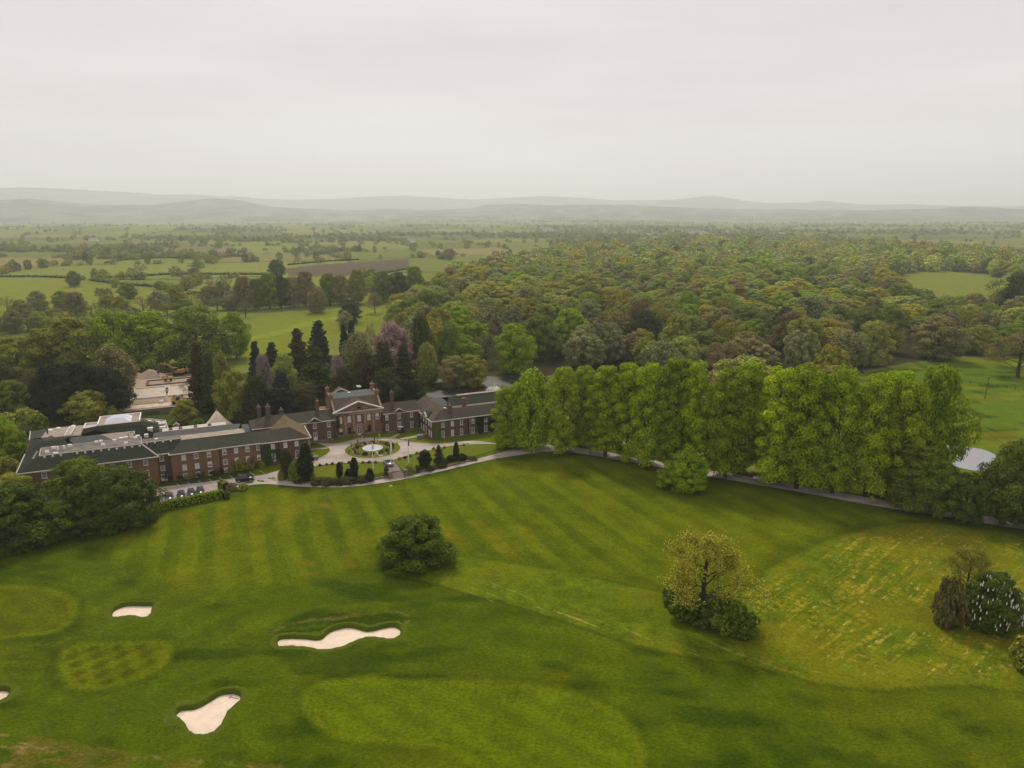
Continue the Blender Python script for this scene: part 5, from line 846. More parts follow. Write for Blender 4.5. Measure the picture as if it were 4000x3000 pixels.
for i, (px, py) in enumerate([(110, 1290), (20, 1290), (330, 1280), (400, 1275), (520, 1258), (590, 1240), (655, 1232), (720, 1226), (785, 1222), (850, 1214), (905, 1210), (255, 1270), (180, 1262), (460, 1262), (960, 1240)]):
    k = ('khaki', 'olive', 'green', 'brown', 'grey')[i % 5]; tpx(('sparse', 'round', 'bare')[i % 3], px, py, py - 48 - 8 * (i % 3), 80, k, 'thicket_tree', '%s thicket tree just behind the tall hotel trees, %s in that row' % (dict(khaki='pale khaki', olive='olive', green='mid green', brown='brownish', grey='grey green')[k], ORD[i]), 'thicket behind the hotel trees')
# ---- the woodland: nearest trees one by one
WMIX = ['olive'] * 7 + ['green'] * 6 + ['brown'] * 2 + ['yellow'] * 5 + ['grey'] * 4 + ['dark'] * 1 + ['khaki'] * 2 + ['lime2'] * 3 + ['russet', 'fresh', 'fresh']
WNAME = dict(olive='olive', green='mid green', brown='brownish', yellow='yellow green', grey='grey green', dark='dark green', khaki='pale khaki', lime2='bright green', russet='russet', fresh='pale fresh green')
wp = []; cell = {}
wx = [p[0] for p in WOOD]; wy = [p[1] for p in WOOD]
cand = np.column_stack([rng.uniform(-140, 760, 90000), 250 + 1500 * rng.uniform(0, 1, 90000) ** 1.3]); cand = cand[inpoly(cand[:, 0], cand[:, 1], WOOD) & ~(inpoly(cand[:, 0], cand[:, 1], CLEAR)) & (np.abs(cand[:, 0]) < cand[:, 1] * .82 + 25)]
pondc = np.array(P(1860, 1520))
for x, y in cand:
    d = (11.5 + y * .005) * (.8 + .75 * abs(math.sin(x * .031 + 1.7 * math.sin(y * .023)))); i, j = int(x // 14), int(y // 14)
    if any((x - a) ** 2 + (y - b_) ** 2 < d * d for ii_ in range(i - 2, i + 3) for jj_ in range(j - 2, j + 3) for a, b_ in cell.get((ii_, jj_), ())): continue
    if ((x - pondc[0]) / 34) ** 2 + ((y - pondc[1]) / 24) ** 2 < 1: continue
    cell.setdefault((i, j), []).append((x, y)); wp.append((x, y))
def wzone(x, y):
    p = 2000 + FPX * x / depth(y)
    return 'round the pond' if p < 1950 else 'behind the first three limes' if p < 2200 else 'behind limes four to seven' if p < 2480 else 'behind limes eight to ten' if p < 2760 else 'behind the tall pale tree' if p < 3050 else 'left of the wet meadow' if p < 3400 else 'topping the wet meadow' if p < 3750 else 'beyond the wet meadow'
wp.sort(key=lambda p: math.hypot(*p)); NIND = 130
for x, y in wp[:NIND]:
    k = WMIX[int(rng.integers(0, len(WMIX)))] if y > 285 else ('dark', 'brown', 'olive')[int(rng.integers(0, 3))]; kind = ('round', 'oak', 'oak', 'round', 'chestnut')[int(rng.integers(0, 5))] if rng.uniform() < .78 else 'sparse' if k in ('brown', 'olive', 'russet', 'yellow') else ('willow' if k in ('grey', 'khaki', 'fresh') else 'spire' if k == 'dark' else 'round')
    plant(kind, x, y, (float(rng.uniform(14, 21)) if y > 285 else float(rng.uniform(9, 13))) * (1.1 if kind == 'spire' else 1), float(rng.uniform(14, 23)) * (.7 if y < 285 else 1) * (.55 if kind == 'spire' else 1), k, 'woodland_tree', '%s %stree in the woodland %s, %s' % (WNAME[k], 'conifer ' if kind == 'spire' else 'weeping ' if kind == 'willow' else '', wzone(x, y), 'front rows' if y < 330 else 'middle rows' if y < 400 else 'back rows'), 'woodland edge trees, ' + WNAME[k])
# ---- farther woodland, hedgerow and valley trees: one mass each
def scatter(name, pts, scl, tints, srcs, label, cat):
    """geometry-node mass: points carrying size, turn and tint, each an instance of one of the crowns standing in the scene"""
    pts = np.asarray(pts, np.float32); n = len(pts); me = bpy.data.meshes.new(name); me.vertices.add(n); me.vertices.foreach_set('co', pts.ravel())
    for an, ty, d in (('scl', 'FLOAT_VECTOR', np.asarray(scl, np.float32)), ('tint', 'FLOAT_COLOR', np.column_stack([tints, np.ones(n)]).astype(np.float32)), ('turn', 'FLOAT', rng.uniform(0, 6.28, n).astype(np.float32)), ('pick', 'INT', rng.integers(0, len(srcs), n).astype(np.int32))):
        a = me.attributes.new(an, ty, 'POINT'); a.data.foreach_set({'FLOAT_VECTOR': 'vector', 'FLOAT_COLOR': 'color'}.get(ty, 'value'), d.ravel())
    o = tag(link(bpy.data.objects.new(name, me)), label, cat, None, 'stuff')
    g = bpy.data.node_groups.new(name, 'GeometryNodeTree'); g.interface.new_socket('Geometry', in_out='INPUT', socket_type='NodeSocketGeometry'); g.interface.new_socket('Geometry', in_out='OUTPUT', socket_type='NodeSocketGeometry')
    N = g.nodes.new; gi = N('NodeGroupInput'); go = N('NodeGroupOutput'); ip = N('GeometryNodeInstanceOnPoints'); jn = N('GeometryNodeJoinGeometry'); L = g.links.new
    for s_ in srcs:
        oi = N('GeometryNodeObjectInfo'); oi.inputs['Object'].default_value = s_; oi.inputs['As Instance'].default_value = True; oi.transform_space = 'ORIGINAL'; L(oi.outputs['Geometry'], jn.inputs[0])
    def att(nm, ty):
        a = N('GeometryNodeInputNamedAttribute'); a.data_type = ty; a.inputs['Name'].default_value = nm; return [s_ for s_ in a.outputs if s_.enabled and s_.name == 'Attribute'][0]
    mp_ = N('GeometryNodeMeshToPoints'); L(gi.outputs[0], mp_.inputs['Mesh']); L(mp_.outputs[0], ip.inputs['Points']); L(jn.outputs[0], ip.inputs['Instance']); ip.inputs['Pick Instance'].default_value = True
    L(att('pick', 'INT'), ip.inputs['Instance Index']); L(att('scl', 'FLOAT_VECTOR'), ip.inputs['Scale'])
    cx = N('ShaderNodeCombineXYZ'); L(att('turn', 'FLOAT'), cx.inputs['Z']); L(cx.outputs[0], ip.inputs['Rotation']); L(ip.outputs[0], go.inputs[0])
    md = o.modifiers.new('scatter', 'NODES'); md.node_group = g; return o
def crown_of(kind):
    ms = [pr[0] for pr in PROTO[kind]]; r = []
    for m_ in ms: r += [o for o in bpy.data.objects if o.data == m_][:1]
    return r
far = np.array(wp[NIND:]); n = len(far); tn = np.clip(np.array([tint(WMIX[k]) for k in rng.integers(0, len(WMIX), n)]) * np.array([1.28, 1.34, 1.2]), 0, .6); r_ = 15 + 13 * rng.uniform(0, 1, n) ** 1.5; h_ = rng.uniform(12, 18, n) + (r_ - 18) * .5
mid = far[:, 1] < 800
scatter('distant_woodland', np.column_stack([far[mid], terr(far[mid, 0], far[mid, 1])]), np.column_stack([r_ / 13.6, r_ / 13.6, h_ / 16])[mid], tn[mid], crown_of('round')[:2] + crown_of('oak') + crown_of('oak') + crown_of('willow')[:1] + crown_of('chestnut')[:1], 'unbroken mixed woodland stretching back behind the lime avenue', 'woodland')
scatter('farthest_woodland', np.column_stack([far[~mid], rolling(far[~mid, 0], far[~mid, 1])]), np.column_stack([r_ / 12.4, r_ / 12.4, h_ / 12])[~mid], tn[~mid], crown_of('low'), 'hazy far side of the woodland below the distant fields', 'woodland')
# valley trees: hedgerows and small woods between 450 m and 6 km
m_ = 60000; rad = 420 * (6000 / 420) ** rng.uniform(0, 1, m_); aa = rng.uniform(-.78, .78, m_); x = rad * np.sin(aa); y = rad * np.cos(aa)
ca_, sa_ = math.cos(.35), math.sin(.35); u = x * ca_ + y * sa_; v = -x * sa_ + y * ca_; w1 = fbm(u / 300, v / 300, 5) * 160; gx_ = (u + w1) / 190; gy_ = (v - w1) / 260
hedge = (np.abs(gx_ - np.floor(gx_) - .5) > .475) | (np.abs(gy_ - np.floor(gy_) - .5) > .478); woodp = fbm(x / 520, y / 380, 90) > np.where(x < 60, .70, .65); village = (fbm(x / 600, y / 500, 95) > .5) & (rad > 1500) & (x > 100)
keep = ((hedge & (rng.uniform(0, 1, m_) < .32)) | woodp & (rng.uniform(0, 1, m_) < .75) | village & (rng.uniform(0, 1, m_) < .25) | (rng.uniform(0, 1, m_) < .004)) & ~inpoly(x, y, WOOD) & ~inpoly(x, y, PLOUGH) & ~inpoly(x, y, FAIR) & ~inpoly(x, y, BRIGHT) & ~inpoly(x, y, CLEAR) & (rng.uniform(0, 1, m_) < np.clip(rad / 1500, .30, 1))
keep &= ~((y < 420) | ((x > 150) & (y < 600)))
x = x[keep]; y = y[keep]; n = len(x); rs = rng.uniform(7, 15, n); hs = rng.uniform(5, 13, n); hs = np.where(rng.uniform(0, 1, n) < .3, rs * .45, hs)
scatter('valley_trees', np.column_stack([x, y, rolling(x, y)]), np.column_stack([rs / 12.4, rs / 12.4, hs / 12]), np.array([tint(WMIX[k]) for k in rng.integers(0, len(WMIX), n)]), crown_of('low'), 'scattered hedgerow trees and small woods across the hazy valley', 'trees')
# ================================================================== BUNKERS
m = NT('bunker_sand'); pos = m.geo(); n = m.noise(.8, 4, .6, pos); w = m.n('ShaderNodeTexWave', wave_type='RINGS', Scale=1.6, Distortion=6); w.inputs['Detail Scale'].default_value = .4; m.l(m.scaled(pos, (.5, .5, 0)), w.inputs['Vector'])
c = m.mixc(m.ramp(n, .3, .7), (.66, .545, .43), (.78, .66, .54)); c = m.mixc(m.ramp(w.outputs['Fac'], .3, .7, (0, 0, 0), (.22, .22, .22)), c, (.58, .46, .35)); m.bsdf(c, .95, .1, bump=m.bump(w.outputs['Fac'], .35, .05)); SAND = m.m
LIP = NT('bunker_turf'); n = LIP.noise(3, 4, .7, LIP.geo()); LIP.bsdf(LIP.ramp(n, .3, .7, (.045, .080, .003), (.10, .115, .008)), .95, .05); LIP = LIP.m
BL = {'kidney': 'long wavy sand bunker below a bank of dark long grass', 'pear': 'pear shaped sand bunker nearest the camera', 'small': 'small sand bunker, farthest of the bunkers from the camera', 'edge': 'sand bunker cut off by the left edge of the picture'}
for k, poly in BUNKW.items():
    cx = sum(p[0] for p in poly) / len(poly); cyy = sum(p[1] for p in poly) / len(poly); b0 = float(terr(cx, cyy))
    o = empty('sand_bunker', (cx, cyy, b0), 0, BL[k], 'bunker', 'golf bunkers'); loc_ = [(p[0] - cx, p[1] - cyy) for p in poly]; n = len(loc_); yy = [p[1] for p in loc_]; y0, y1 = min(yy), max(yy)
    # rim: turf face down to the sand, higher towards the far side
    rim = []; 
    for p, q in zip(poly, loc_): f = (q[1] - y0) / (y1 - y0); rim.append((float(terr(*p)) - b0, .05 + .22 * f ** 1.5))
    mb = MB(); V = []
    ar = sum(loc_[i][0] * loc_[(i + 1) % n][1] - loc_[(i + 1) % n][0] * loc_[i][1] for i in range(n)); sg = 1 if ar > 0 else -1
    for i, (q, (zr, dh)) in enumerate(zip(loc_, rim)):
        a = loc_[i - 1]; c_ = loc_[(i + 1) % n]; tx, ty = c_[0] - a[0], c_[1] - a[1]; L = math.hypot(tx, ty) + 1e-6; nx, ny = ty / L * sg, -tx / L * sg; j = .12 * math.sin(i * 2.3) + .1
        V += [(q[0] + nx * (1.25 + j), q[1] + ny * (1.25 + j), zr - .06), (q[0] + nx * (.55 + j), q[1] + ny * (.55 + j), zr + .04 + dh * .8), (q[0] + nx * (.12 + .6 * j), q[1] + ny * (.12 + .6 * j), zr + .05 + dh), (q[0] - nx * .12, q[1] - ny * .12, zr - .7)]
    mb.add(V, [(4 * i + r_, 4 * ((i + 1) % n) + r_, 4 * ((i + 1) % n) + r_ + 1, 4 * i + r_ + 1) for i in range(n) for r_ in range(3)]); mb.build('turf_lip', LIP, o, True)
    sm_ = drape('sand', [(p[0] + (p[0] - cx) * .004, p[1]) for p in poly], SAND, -.5, .8, None, kind=None); sm_.data.transform(Matrix.Translation((-cx, -cyy, -b0))); sm_.parent = o
RK = plain('rake_wood', (.25, .2, .14), .7)
for px, py, px2, py2, lab in ((1112, 2514, 1152, 2510, 'bunker rake lying in the long wavy bunker'), (898, 2712, 932, 2719, 'bunker rake lying in the pear shaped bunker')):
    a = P(px, py); b2 = P(px2, py2); z = float(terr(*a)) - .42; o = empty('bunker_rake', (*a, z), 0, lab, 'rake'); d = (b2[0] - a[0], b2[1] - a[1], 0)
    MB().bar((0, 0, 0), d, .06).build('handle', RK, o); u = Vector((-d[1], d[0], 0)).normalized() * .35; MB().bar(-u, u, .07).build('head', RK, o)
# ================================================================== HEDGES
def hedge_leaves(name, path, w, h, parent=None, tk='green', dens=26, leaf=.2, wob=.08, z=None):
    P_, N_ = [], []
    for (x0, y0), (x1, y1) in zip(path[:-1], path[1:]):
        L = math.hypot(x1 - x0, y1 - y0); dx, dy = (x1 - x0) / L, (y1 - y0) / L; n = int(dens * L * (w + 2 * h)); u = rng.uniform(0, L, n); f = rng.uniform(0, w + 2 * h, n)
        side = np.where(f < h, -w / 2, np.where(f > w + h, w / 2, f - h - w / 2)); zz = np.where(f < h, f, np.where(f > w + h, f - w - h, h)); nn = np.where(f[:, None] < h, np.array([[dy, -dx, .1]]), np.where(f[:, None] > w + h, np.array([[-dy, dx, .1]]), np.array([[0, 0, 1.0]])))
        s_ = side + rng.normal(0, wob, n); px_ = x0 + dx * u - dy * s_; py_ = y0 + dy * u + dx * s_; P_.append(np.column_stack([px_, py_, (terr(px_, py_) if z is None else z) + zz + rng.normal(0, wob, n)])); N_.append(nn + rng.normal(0, .45, nn.shape))
    p = np.vstack(P_); nn = np.vstack(N_); o0 = np.array([path[0][0], path[0][1], float(terr(*path[0])) if z is None else z]); o = leaves(name, p - o0, nn, leaf * rng.uniform(.7, 1.3, len(p)), LEAF); o.location = o0; o['tint'] = tint(tk)
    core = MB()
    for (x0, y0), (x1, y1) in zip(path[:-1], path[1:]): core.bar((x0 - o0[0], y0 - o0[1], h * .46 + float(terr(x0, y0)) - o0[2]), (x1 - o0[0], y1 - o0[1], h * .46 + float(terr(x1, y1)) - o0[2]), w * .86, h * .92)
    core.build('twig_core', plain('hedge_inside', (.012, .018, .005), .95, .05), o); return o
tag(hedge_leaves('clipped_hedge', PP([(590, 2008), (640, 1992), (870, 1942)]), 1.6, 1.9, tk='lime2'), 'long clipped hedge in front of the parked cars', 'hedge')
tag(hedge_leaves('clipped_hedge', PP([(874, 1950), (894, 1945)]), 1.8, 1.7, tk='deep'), 'short clipped hedge block stepping down at the lawn corner', 'hedge')
tag(hedge_leaves('clipped_hedge', PP([(862, 1905), (886, 1918)]), 1.6, 2.2, tk='olive'), 'tall clipped hedge block set back behind the lawn corner', 'hedge')
tag(hedge_leaves('site_hedge', [glo(-72, 121), glo(-40, 121)], 3, 3.4, tk='green', dens=9, leaf=.4, wob=.3), 'tall dark hedge closing the back of the building site', 'hedge')
HL = [([(355, 1096), (468, 1111), (560, 1118), (633, 1124), (728, 1137)], 'hedge slanting across the nearest pasture'), ([(411, 1086), (544, 1080), (671, 1073), (842, 1073), (1050, 1073)], 'long hedge running to the dark tree by the ploughed field'), ([(411, 1029), (494, 1016), (608, 1009), (728, 1010)], 'curved hedge in the upper pasture'), ([(0, 1083), (160, 1083), (330, 1090)], 'hedge at the left edge of the pasture'), ([(1127, 1036), (1266, 1023), (1400, 1016)], 'hedge behind the ploughed field'), ([(730, 1150), (800, 1146), (870, 1150)], 'short hedge at the pasture corner'), ([(1400, 1085), (1500, 1068), (1600, 1050)], 'rough hedge along the near side of the ploughed field')]
for pts, lab in HL:
    p = smooth(PP(pts), 8, False); tag(hedge_leaves('field_hedge', p, 3.2, 1.9, tk='green', dens=.55, leaf=1.3, wob=.6), lab, 'hedge', 'field hedges')
# ================================================================== TERRACE: steps, piers, walls
ST = plain('rubble_stone', (.20, .155, .12), .95, .1, var=.45, scale=2.5)
a0 = np.array(P(1527, 1847)); a1 = np.array(P(1572, 1841)); d = (a1 - a0) / np.linalg.norm(a1 - a0); nrm = np.array([d[1], -d[0]]); W_ = np.linalg.norm(a1 - a0); zt = 1.56; zb = float(terr(*(a0 + nrm * 3.4)))
o = empty('garden_steps', (a0[0], a0[1], zb), math.atan2(d[1], d[0]), 'flight of wide stone steps from the terrace down to the lower drive', 'steps')
for k in range(6): MB().box(0, W_, -.55 * (k + 1), -.55 * k, -.3, (zt - zb) * (1 - (k + 1) / 7)).build('step', plain('step_stone', (.23, .175, .135), .9, .1), o)
for x, nm in ((-.55, 'left'), (W_ + .55, 'right')): 
    q = a0 + d * x - nrm * -1.7; oo = MB().box(-.5, .5, -.5, .5, -.4, 1.7).box(-.58, .58, -.58, .58, 1.7, 1.85).build('stone_pier', ST, loc=(q[0], q[1], zb)); oo.rotation_euler = (0, 0, math.atan2(d[1], d[0])); tag(oo, 'square stone pier on the %s of the garden steps' % nm, 'pier', 'step piers')
def rubble_wall(pts, h, lab):
    p = smooth(PP(pts), 4, False); o = empty('rubble_wall', (*p[0], float(terr(*p[0]))), 0, lab, 'wall'); oz = float(terr(*p[0])); k = 0
    for a, b2 in zip(p[:-1], p[1:]):
        L = math.hypot(b2[0] - a[0], b2[1] - a[1]); m_ = max(1, int(L / 1.0))
        for i in range(m_):
            u = i / m_; v = (i + .93) / m_; za = float(terr(a[0], a[1] - 1)) - oz; hh = h * (1 + .25 * math.sin(k * 1.7) * .6); k += 1
            MB().bar((a[0] + (b2[0] - a[0]) * u - p[0][0], a[1] + (b2[1] - a[1]) * u - p[0][1], za + hh / 2), (a[0] + (b2[0] - a[0]) * v - p[0][0], a[1] + (b2[1] - a[1]) * v - p[0][1], za + hh / 2), .5, hh).build('stone', ST, o)
rubble_wall([(1120, 1877), (1208, 1888), (1299, 1890), (1371, 1885), (1440, 1877), (1515, 1866)], .55, 'low rubble retaining wall below the yews'); rubble_wall([(1588, 1855), (1685, 1837), (1775, 1817), (1850, 1798)], .5, 'low rubble retaining wall right of the steps')
# flower beds on the island and along the drive
BED = plain('bed_soil', (.075, .042, .03), .95, .05, scale=3)
for k, (a_, w_) in enumerate([(.35, .45), (1.2, .7), (2.35, .6), (3.0, .35), (4.2, .65), (5.6, .4)]):
    ring = [(IC[0] + r_ * math.cos(a_ + w_ * t_), IC[1] + r_ * math.sin(a_ + w_ * t_)) for r_, ts in ((6.3, (-1, -.5, 0, .5, 1)), (4.5, (1, .5, 0, -.5, -1))) for t_ in ts]
    drape('flower_bed', ring, BED, .19, 30, flat=1.5)
for px, py, w_ in ((1262, 1821, 60), (1352, 1813, 50), (1443, 1811, 60), (1580, 1793, 50), (1800, 1744, 60)):
    a = P(px - w_ / 2, py + 2); b2 = P(px + w_ / 2, py - 2 - (5 if px > 1500 else 0)); drape('flower_bed', [a, b2, (b2[0] + .1, b2[1] + 1.0), (a[0] + .1, a[1] + 1.0)], BED, .16, 3)
mb = MB(); FLW = plain('flowers', (.62, .48, .36), .8, .1, var=.5, scale=.7)
n = 110
for k in range(n):
    a_ = rng.uniform(0, 6.28); r_ = rng.uniform(4.4, 6.4); mb.box(*(lambda x, y, s_: (x - s_, x + s_, y - s_, y + s_))(IC[0] + r_ * math.cos(a_), IC[1] + r_ * math.sin(a_), rng.uniform(.05, .11)), 1.68, 1.68 + rng.uniform(.12, .3))
tag(mb.build('bedding_flowers', FLW), 'pale bedding flowers scattered round the island fountain', 'flowers', kind='stuff')
# ================================================================== FOUNTAINS
o = empty('island_fountain', (IC[0], IC[1], 1.67), 0, 'round stone fountain basin with pale blue water on the island', 'fountain')
MB().lathe([(2.9, 0), (2.95, .3), (2.55, .32), (2.5, .12), (.05, .1)], n=28).build('basin', plain('basin_stone', (.60, .52, .43), .8, .2), o, True); MB().lathe([(2.5, .2), (.02, .205)], n=28).build('water', plain('basin_water', (.50, .58, .66), .15, .5, var=.1), o)
MB().lathe([(.35, .1), (.22, .5), (.16, .9), (.5, 1.0), (.52, 1.08), (.1, 1.1), (.1, 1.4), (.02, 1.6)], n=12).build('centrepiece', plain('pale_stone', (.72, .68, .62), .8, .2), o, True)
SPRAY = plain('spray', (.85, .85, .84), .5, .3, var=.05)
x, y = P(1932, 1541); o = empty('pond_fountain', (x, y, float(terr(x, y)) + .1), 0, 'tall white water jet with a ring of spray on the pond', 'fountain')
MB().lathe([(.45, 0), (.32, 1.5), (.22, 3.2), (.10, 4.3), (.02, 4.8)], n=8).build('jet', SPRAY, o, True); mb = MB()
for k in range(26):
    a_ = k * .2417; R2 = 2.6 + .7 * (k % 3); pts = [(R2 * u * math.cos(a_), R2 * u * math.sin(a_), (2.4 + .4 * (k % 2)) * 4 * u * (1 - u) * .9 + .1) for u in (0, .15, .3, .5, .7, .85, 1)]; mb.tube(pts, [.10, .12, .13, .13, .12, .1, .06], 4, False)
s_ = mb.build('spray_ring', SPRAY, o); s_['kind'] = 'stuff'; MB().lathe([(4.2, 0), (3.2, .12), (.1, .14)], n=20).build('foam', SPRAY, o)
# ================================================================== FLAGPOLES, BOLLARDS, URNS, PLANTERS
POLE = plain('pole_paint', (.82, .79, .74), .5, .4, var=.05)
for i, (px, py, tp) in enumerate([(1458, 1830, 1730), (1528, 1820, 1723), (1596, 1809, 1713)]):
    x, y = P(px, py); z = float(terr(x, y)); h = topz(px, tp, y) - z; o = empty('flagpole', (x, y, z), 0, ('white flagpole in front of the island fountain', 'white flagpole with hanging white flag beside the silver car', 'white flagpole right of the silver car with a small dark flag')[i], 'flagpole', 'flagpoles')
    MB().lathe([(.12, 0), (.10, h * .5), (.06, h - .1), (.09, h - .05), (.05, h + .08)], n=8).build('pole', POLE, o); MB().lathe([(.35, 0), (.3, .12), (.1, .14)], n=10).build('base', POLE, o)
    fl = MB(); hz = (1.2, 3.0, 1.8)[i]; V = []
    for j in range(7): V += [(.06 + .34 * u + .05 * math.sin(j * 1.3 + u * 5), .1 * math.sin(j * 1.1 + u * 4), h - .35 - hz * j / 6) for u in (0, .35, .7, 1)]
    fl.add(V, [(4 * j + k, 4 * j + k + 1, 4 * j + k + 5, 4 * j + k + 4) for j in range(6) for k in range(3)]); fo = fl.build('flag', (POLE, POLE, plain('flag_blue', (.10, .09, .16), .8))[i], o, True); fo.modifiers.new('thick', 'SOLIDIFY').thickness = .03
PST = plain('bollard_wood', (.05, .035, .025), .8, scale=5)
for i, (px, py) in enumerate([(1372, 1745), (1398, 1732), (1463, 1723), (1551, 1738), (1364, 1771), (1518, 1776), (1361, 1768)][:6]):
    x, y = P(px, py); o = MB().box(-.11, .11, -.11, .11, -.2, .85).box(-.15, .15, -.15, .15, .85, .95, .05, .05).build('bollard', PST, loc=(x, y, 1.66)); tag(o, 'dark wooden post on the rim of the island, %s going round from the left' % ORD[i], 'post', 'island posts')
TERR = plain('terracotta', (.34, .19, .12), .85, .15, scale=4)
for i, (sx, tt) in enumerate(((-1.9, -.9), (2.1, -.9), (12.9, -3.0))):
    x, y = glo(sx, tt); o = empty('door_urn', (x, y, 1.5), 0, ('terracotta urn with topiary left of the front door', 'terracotta urn with topiary right of the front door', 'terracotta urn beside the golf buggy')[i], 'urn', 'door urns'); MB().lathe([(.22, 0), (.3, .1), (.25, .2), (.42, .7), (.45, .78), (.1, .8)], n=10).build('pot', TERR, o, True)
    d = rng.normal(0, 1, (140, 3)); d /= np.linalg.norm(d, axis=1, keepdims=True); lf = leaves('topiary', d * .42 + np.array([0, 0, 1.25]), d, .16, LEAF); lf.parent = o; lf['tint'] = tint('dark')
LEADB = plain('lead_planter', (.14, .15, .155), .7, .3, scale=4)
for i, (px, py) in enumerate(((1642, 1712), (1228, 1797))):
    x, y = P(px, py); o = MB().box(-.9, .9, -.6, .6, 0, 1.0).box(-1.0, 1.0, -.7, .7, 1.0, 1.12).build('stone_chest', LEADB, loc=(x, y, float(terr(x, y)))); o.rotation_euler = (0, 0, AB); tag(o, ('grey box shaped stone chest on the lawn by the courtyard wing door', 'grey box shaped stone chest beside the tall stout yew')[i], 'chest')
x, y = P(1526, 1899); tag(MB().box(-.45, .45, -.3, .3, -.1, .12, .05, .05).build('drain_cover', KERB, loc=(x, y, float(terr(x, y)))), 'pale square cover set in the lawn below the steps', 'cover')
# ================================================================== VEHICLES
RUB = plain('tyre_rubber', (.012, .012, .012), .85, .2); RIM = plain('alloy', (.45, .45, .45), .3, .5, .8, var=.05); CGL = plain('car_glass', (.02, .025, .03), .08, .6, var=.05); LAMP = plain('headlamp', (.75, .75, .72), .15, .6, var=.03); TAILM = plain('tail_lamp', (.35, .02, .02), .3, .5, var=.05)
def paint(name, c, metal=.0): return plain('paint_' + name, c, .28, .6, metal, var=.04)
def loft(mb, secs):
    n = len(secs[0]); b0 = len(mb.v)
    for s_ in secs: mb.v += [tuple(p) for p in s_]
    for i in range(len(secs) - 1):
        for k in range(n): mb.f.append((b0 + i * n + k, b0 + i * n + (k + 1) % n, b0 + (i + 1) * n + (k + 1) % n, b0 + (i + 1) * n + k))
    mb.f.append(tuple(b0 + k for k in range(n - 1, -1, -1))); mb.f.append(tuple(b0 + (len(secs) - 1) * n + k for k in range(n))); return mb
def car(x, y, rz, style, pm, lab, z=None, group=None, L=4.4, W=1.82, name='parked_car'):
    o = empty(name, (x, y, (float(terr(x, y)) + .06) if z is None else z), rz, lab, 'car' if style != 'van' else 'van', group); w = W / 2
    hood, roof, belt, gc = {'suv': (1.02, 1.66, 1.08, .30), 'hatch': (.90, 1.48, .98, .22), 'sport': (.78, 1.25, .86, .18), 'van': (1.15, 2.2, 1.25, .25)}[style]
    st = [(-.5, gc + .2, belt - .15, .80), (-.47, gc + .05, belt, .93), (-.30, gc, belt + .02, 1), (0, gc, belt, 1), (.18, gc, belt - .02, 1), (.24, gc, hood + .02, .98), (.42, gc + .02, hood - .08, .94), (.48, gc + .08, hood - .22, .84), (.5, gc + .2, hood - .38, .72)]
    if style == 'van': st = [(-.5, gc + .1, belt, .95), (-.48, gc, belt, 1), (0, gc, belt, 1), (.3, gc, belt, 1), (.38, gc, hood, .98), (.48, gc + .05, hood - .2, .9), (.5, gc + .15, hood - .35, .8)]
    loft(MB(), [[(k * L, -w * f * .9, zl), (k * L, -w * f, zl + .2), (k * L, -w * f, zh - .18), (k * L, -w * f * .9, zh), (k * L, w * f * .9, zh), (k * L, w * f, zh - .18), (k * L, w * f, zl + .2), (k * L, w * f * .9, zl)] for k, zl, zh, f in st]).build('body', pm, o, True)
    a = {'suv': ((-.47, -.38, .10, .25), 1), 'hatch': ((-.46, -.34, .06, .24), 1), 'sport': ((-.34, -.14, .04, .2), 1), 'van': ((-.49, -.485, .24, .37), 1)}[style][0]; zb = belt - .03
    gm = loft(MB(), [[(a[0] * L, -w * .90, zb), (a[0] * L, w * .90, zb), (a[3] * L, w * .88, zb), (a[3] * L, -w * .88, zb)], [(a[1] * L, -w * .74, roof - .05), (a[1] * L, w * .74, roof - .05), (a[2] * L, w * .72, roof - .05), (a[2] * L, -w * .72, roof - .05)]])
    gm.build('glasshouse', pm if style == 'van' else CGL, o)
    loft(MB(), [[((a[1] - .01) * L, -w * .76, roof - .06), ((a[1] - .01) * L, w * .76, roof - .06), ((a[2] + .01) * L, w * .74, roof - .06), ((a[2] + .01) * L, -w * .74, roof - .06)], [((a[1] + .02) * L, -w * .66, roof), ((a[1] + .02) * L, w * .66, roof), ((a[2] - .02) * L, w * .64, roof), ((a[2] - .02) * L, -w * .64, roof)]]).build('roof', pm if style != 'sport' else plain('soft_top', (.02, .02, .022), .9, .1), o)
    if style == 'van': loft(MB(), [[((a[3] - .012) * L, -w * .78, zb + .1), ((a[3] - .012) * L, w * .78, zb + .1), ((a[3] + .003) * L, w * .8, zb + .1), ((a[3] + .003) * L, -w * .8, zb + .1)], [((a[2] + .02) * L, -w * .64, roof - .25), ((a[2] + .02) * L, w * .64, roof - .25), ((a[2] + .035) * L, w * .66, roof - .25), ((a[2] + .035) * L, -w * .66, roof - .25)]]).build('windscreen', CGL, o)
    r_ = .36 if style in ('suv', 'van') else .32
    for kx in (-.31, .31):
        for sy in (-1, 1):
            wo = MB().lathe([(r_ * .7, -.11), (r_, -.09), (r_, .09), (r_ * .7, .11), (.02, .11)], n=14).build('wheel', RUB, o); wo.location = (kx * L, sy * (w - .1), r_); wo.rotation_euler = (math.pi / 2, 0, 0); MB().lathe([(r_ * .66, -.125), (r_ * .66, .125), (.02, .126)], n=12).build('rim', RIM, wo)
    for sy in (-1, 1):
        MB().box(.462 * L, .497 * L, sy * w * .62 - .16, sy * w * .62 + .16, hood - .36, hood - .2).build('headlight', LAMP, o); MB().box(-.502 * L, -.48 * L, sy * w * .66 - .15, sy * w * .66 + .15, belt - .22, belt - .08).build('tail_light', TAILM, o); MB().box(.17 * L, .21 * L, sy * (w + .1) - .09, sy * (w + .1) + .09, belt - .02, belt + .14).build('wing_mirror', pm, o)
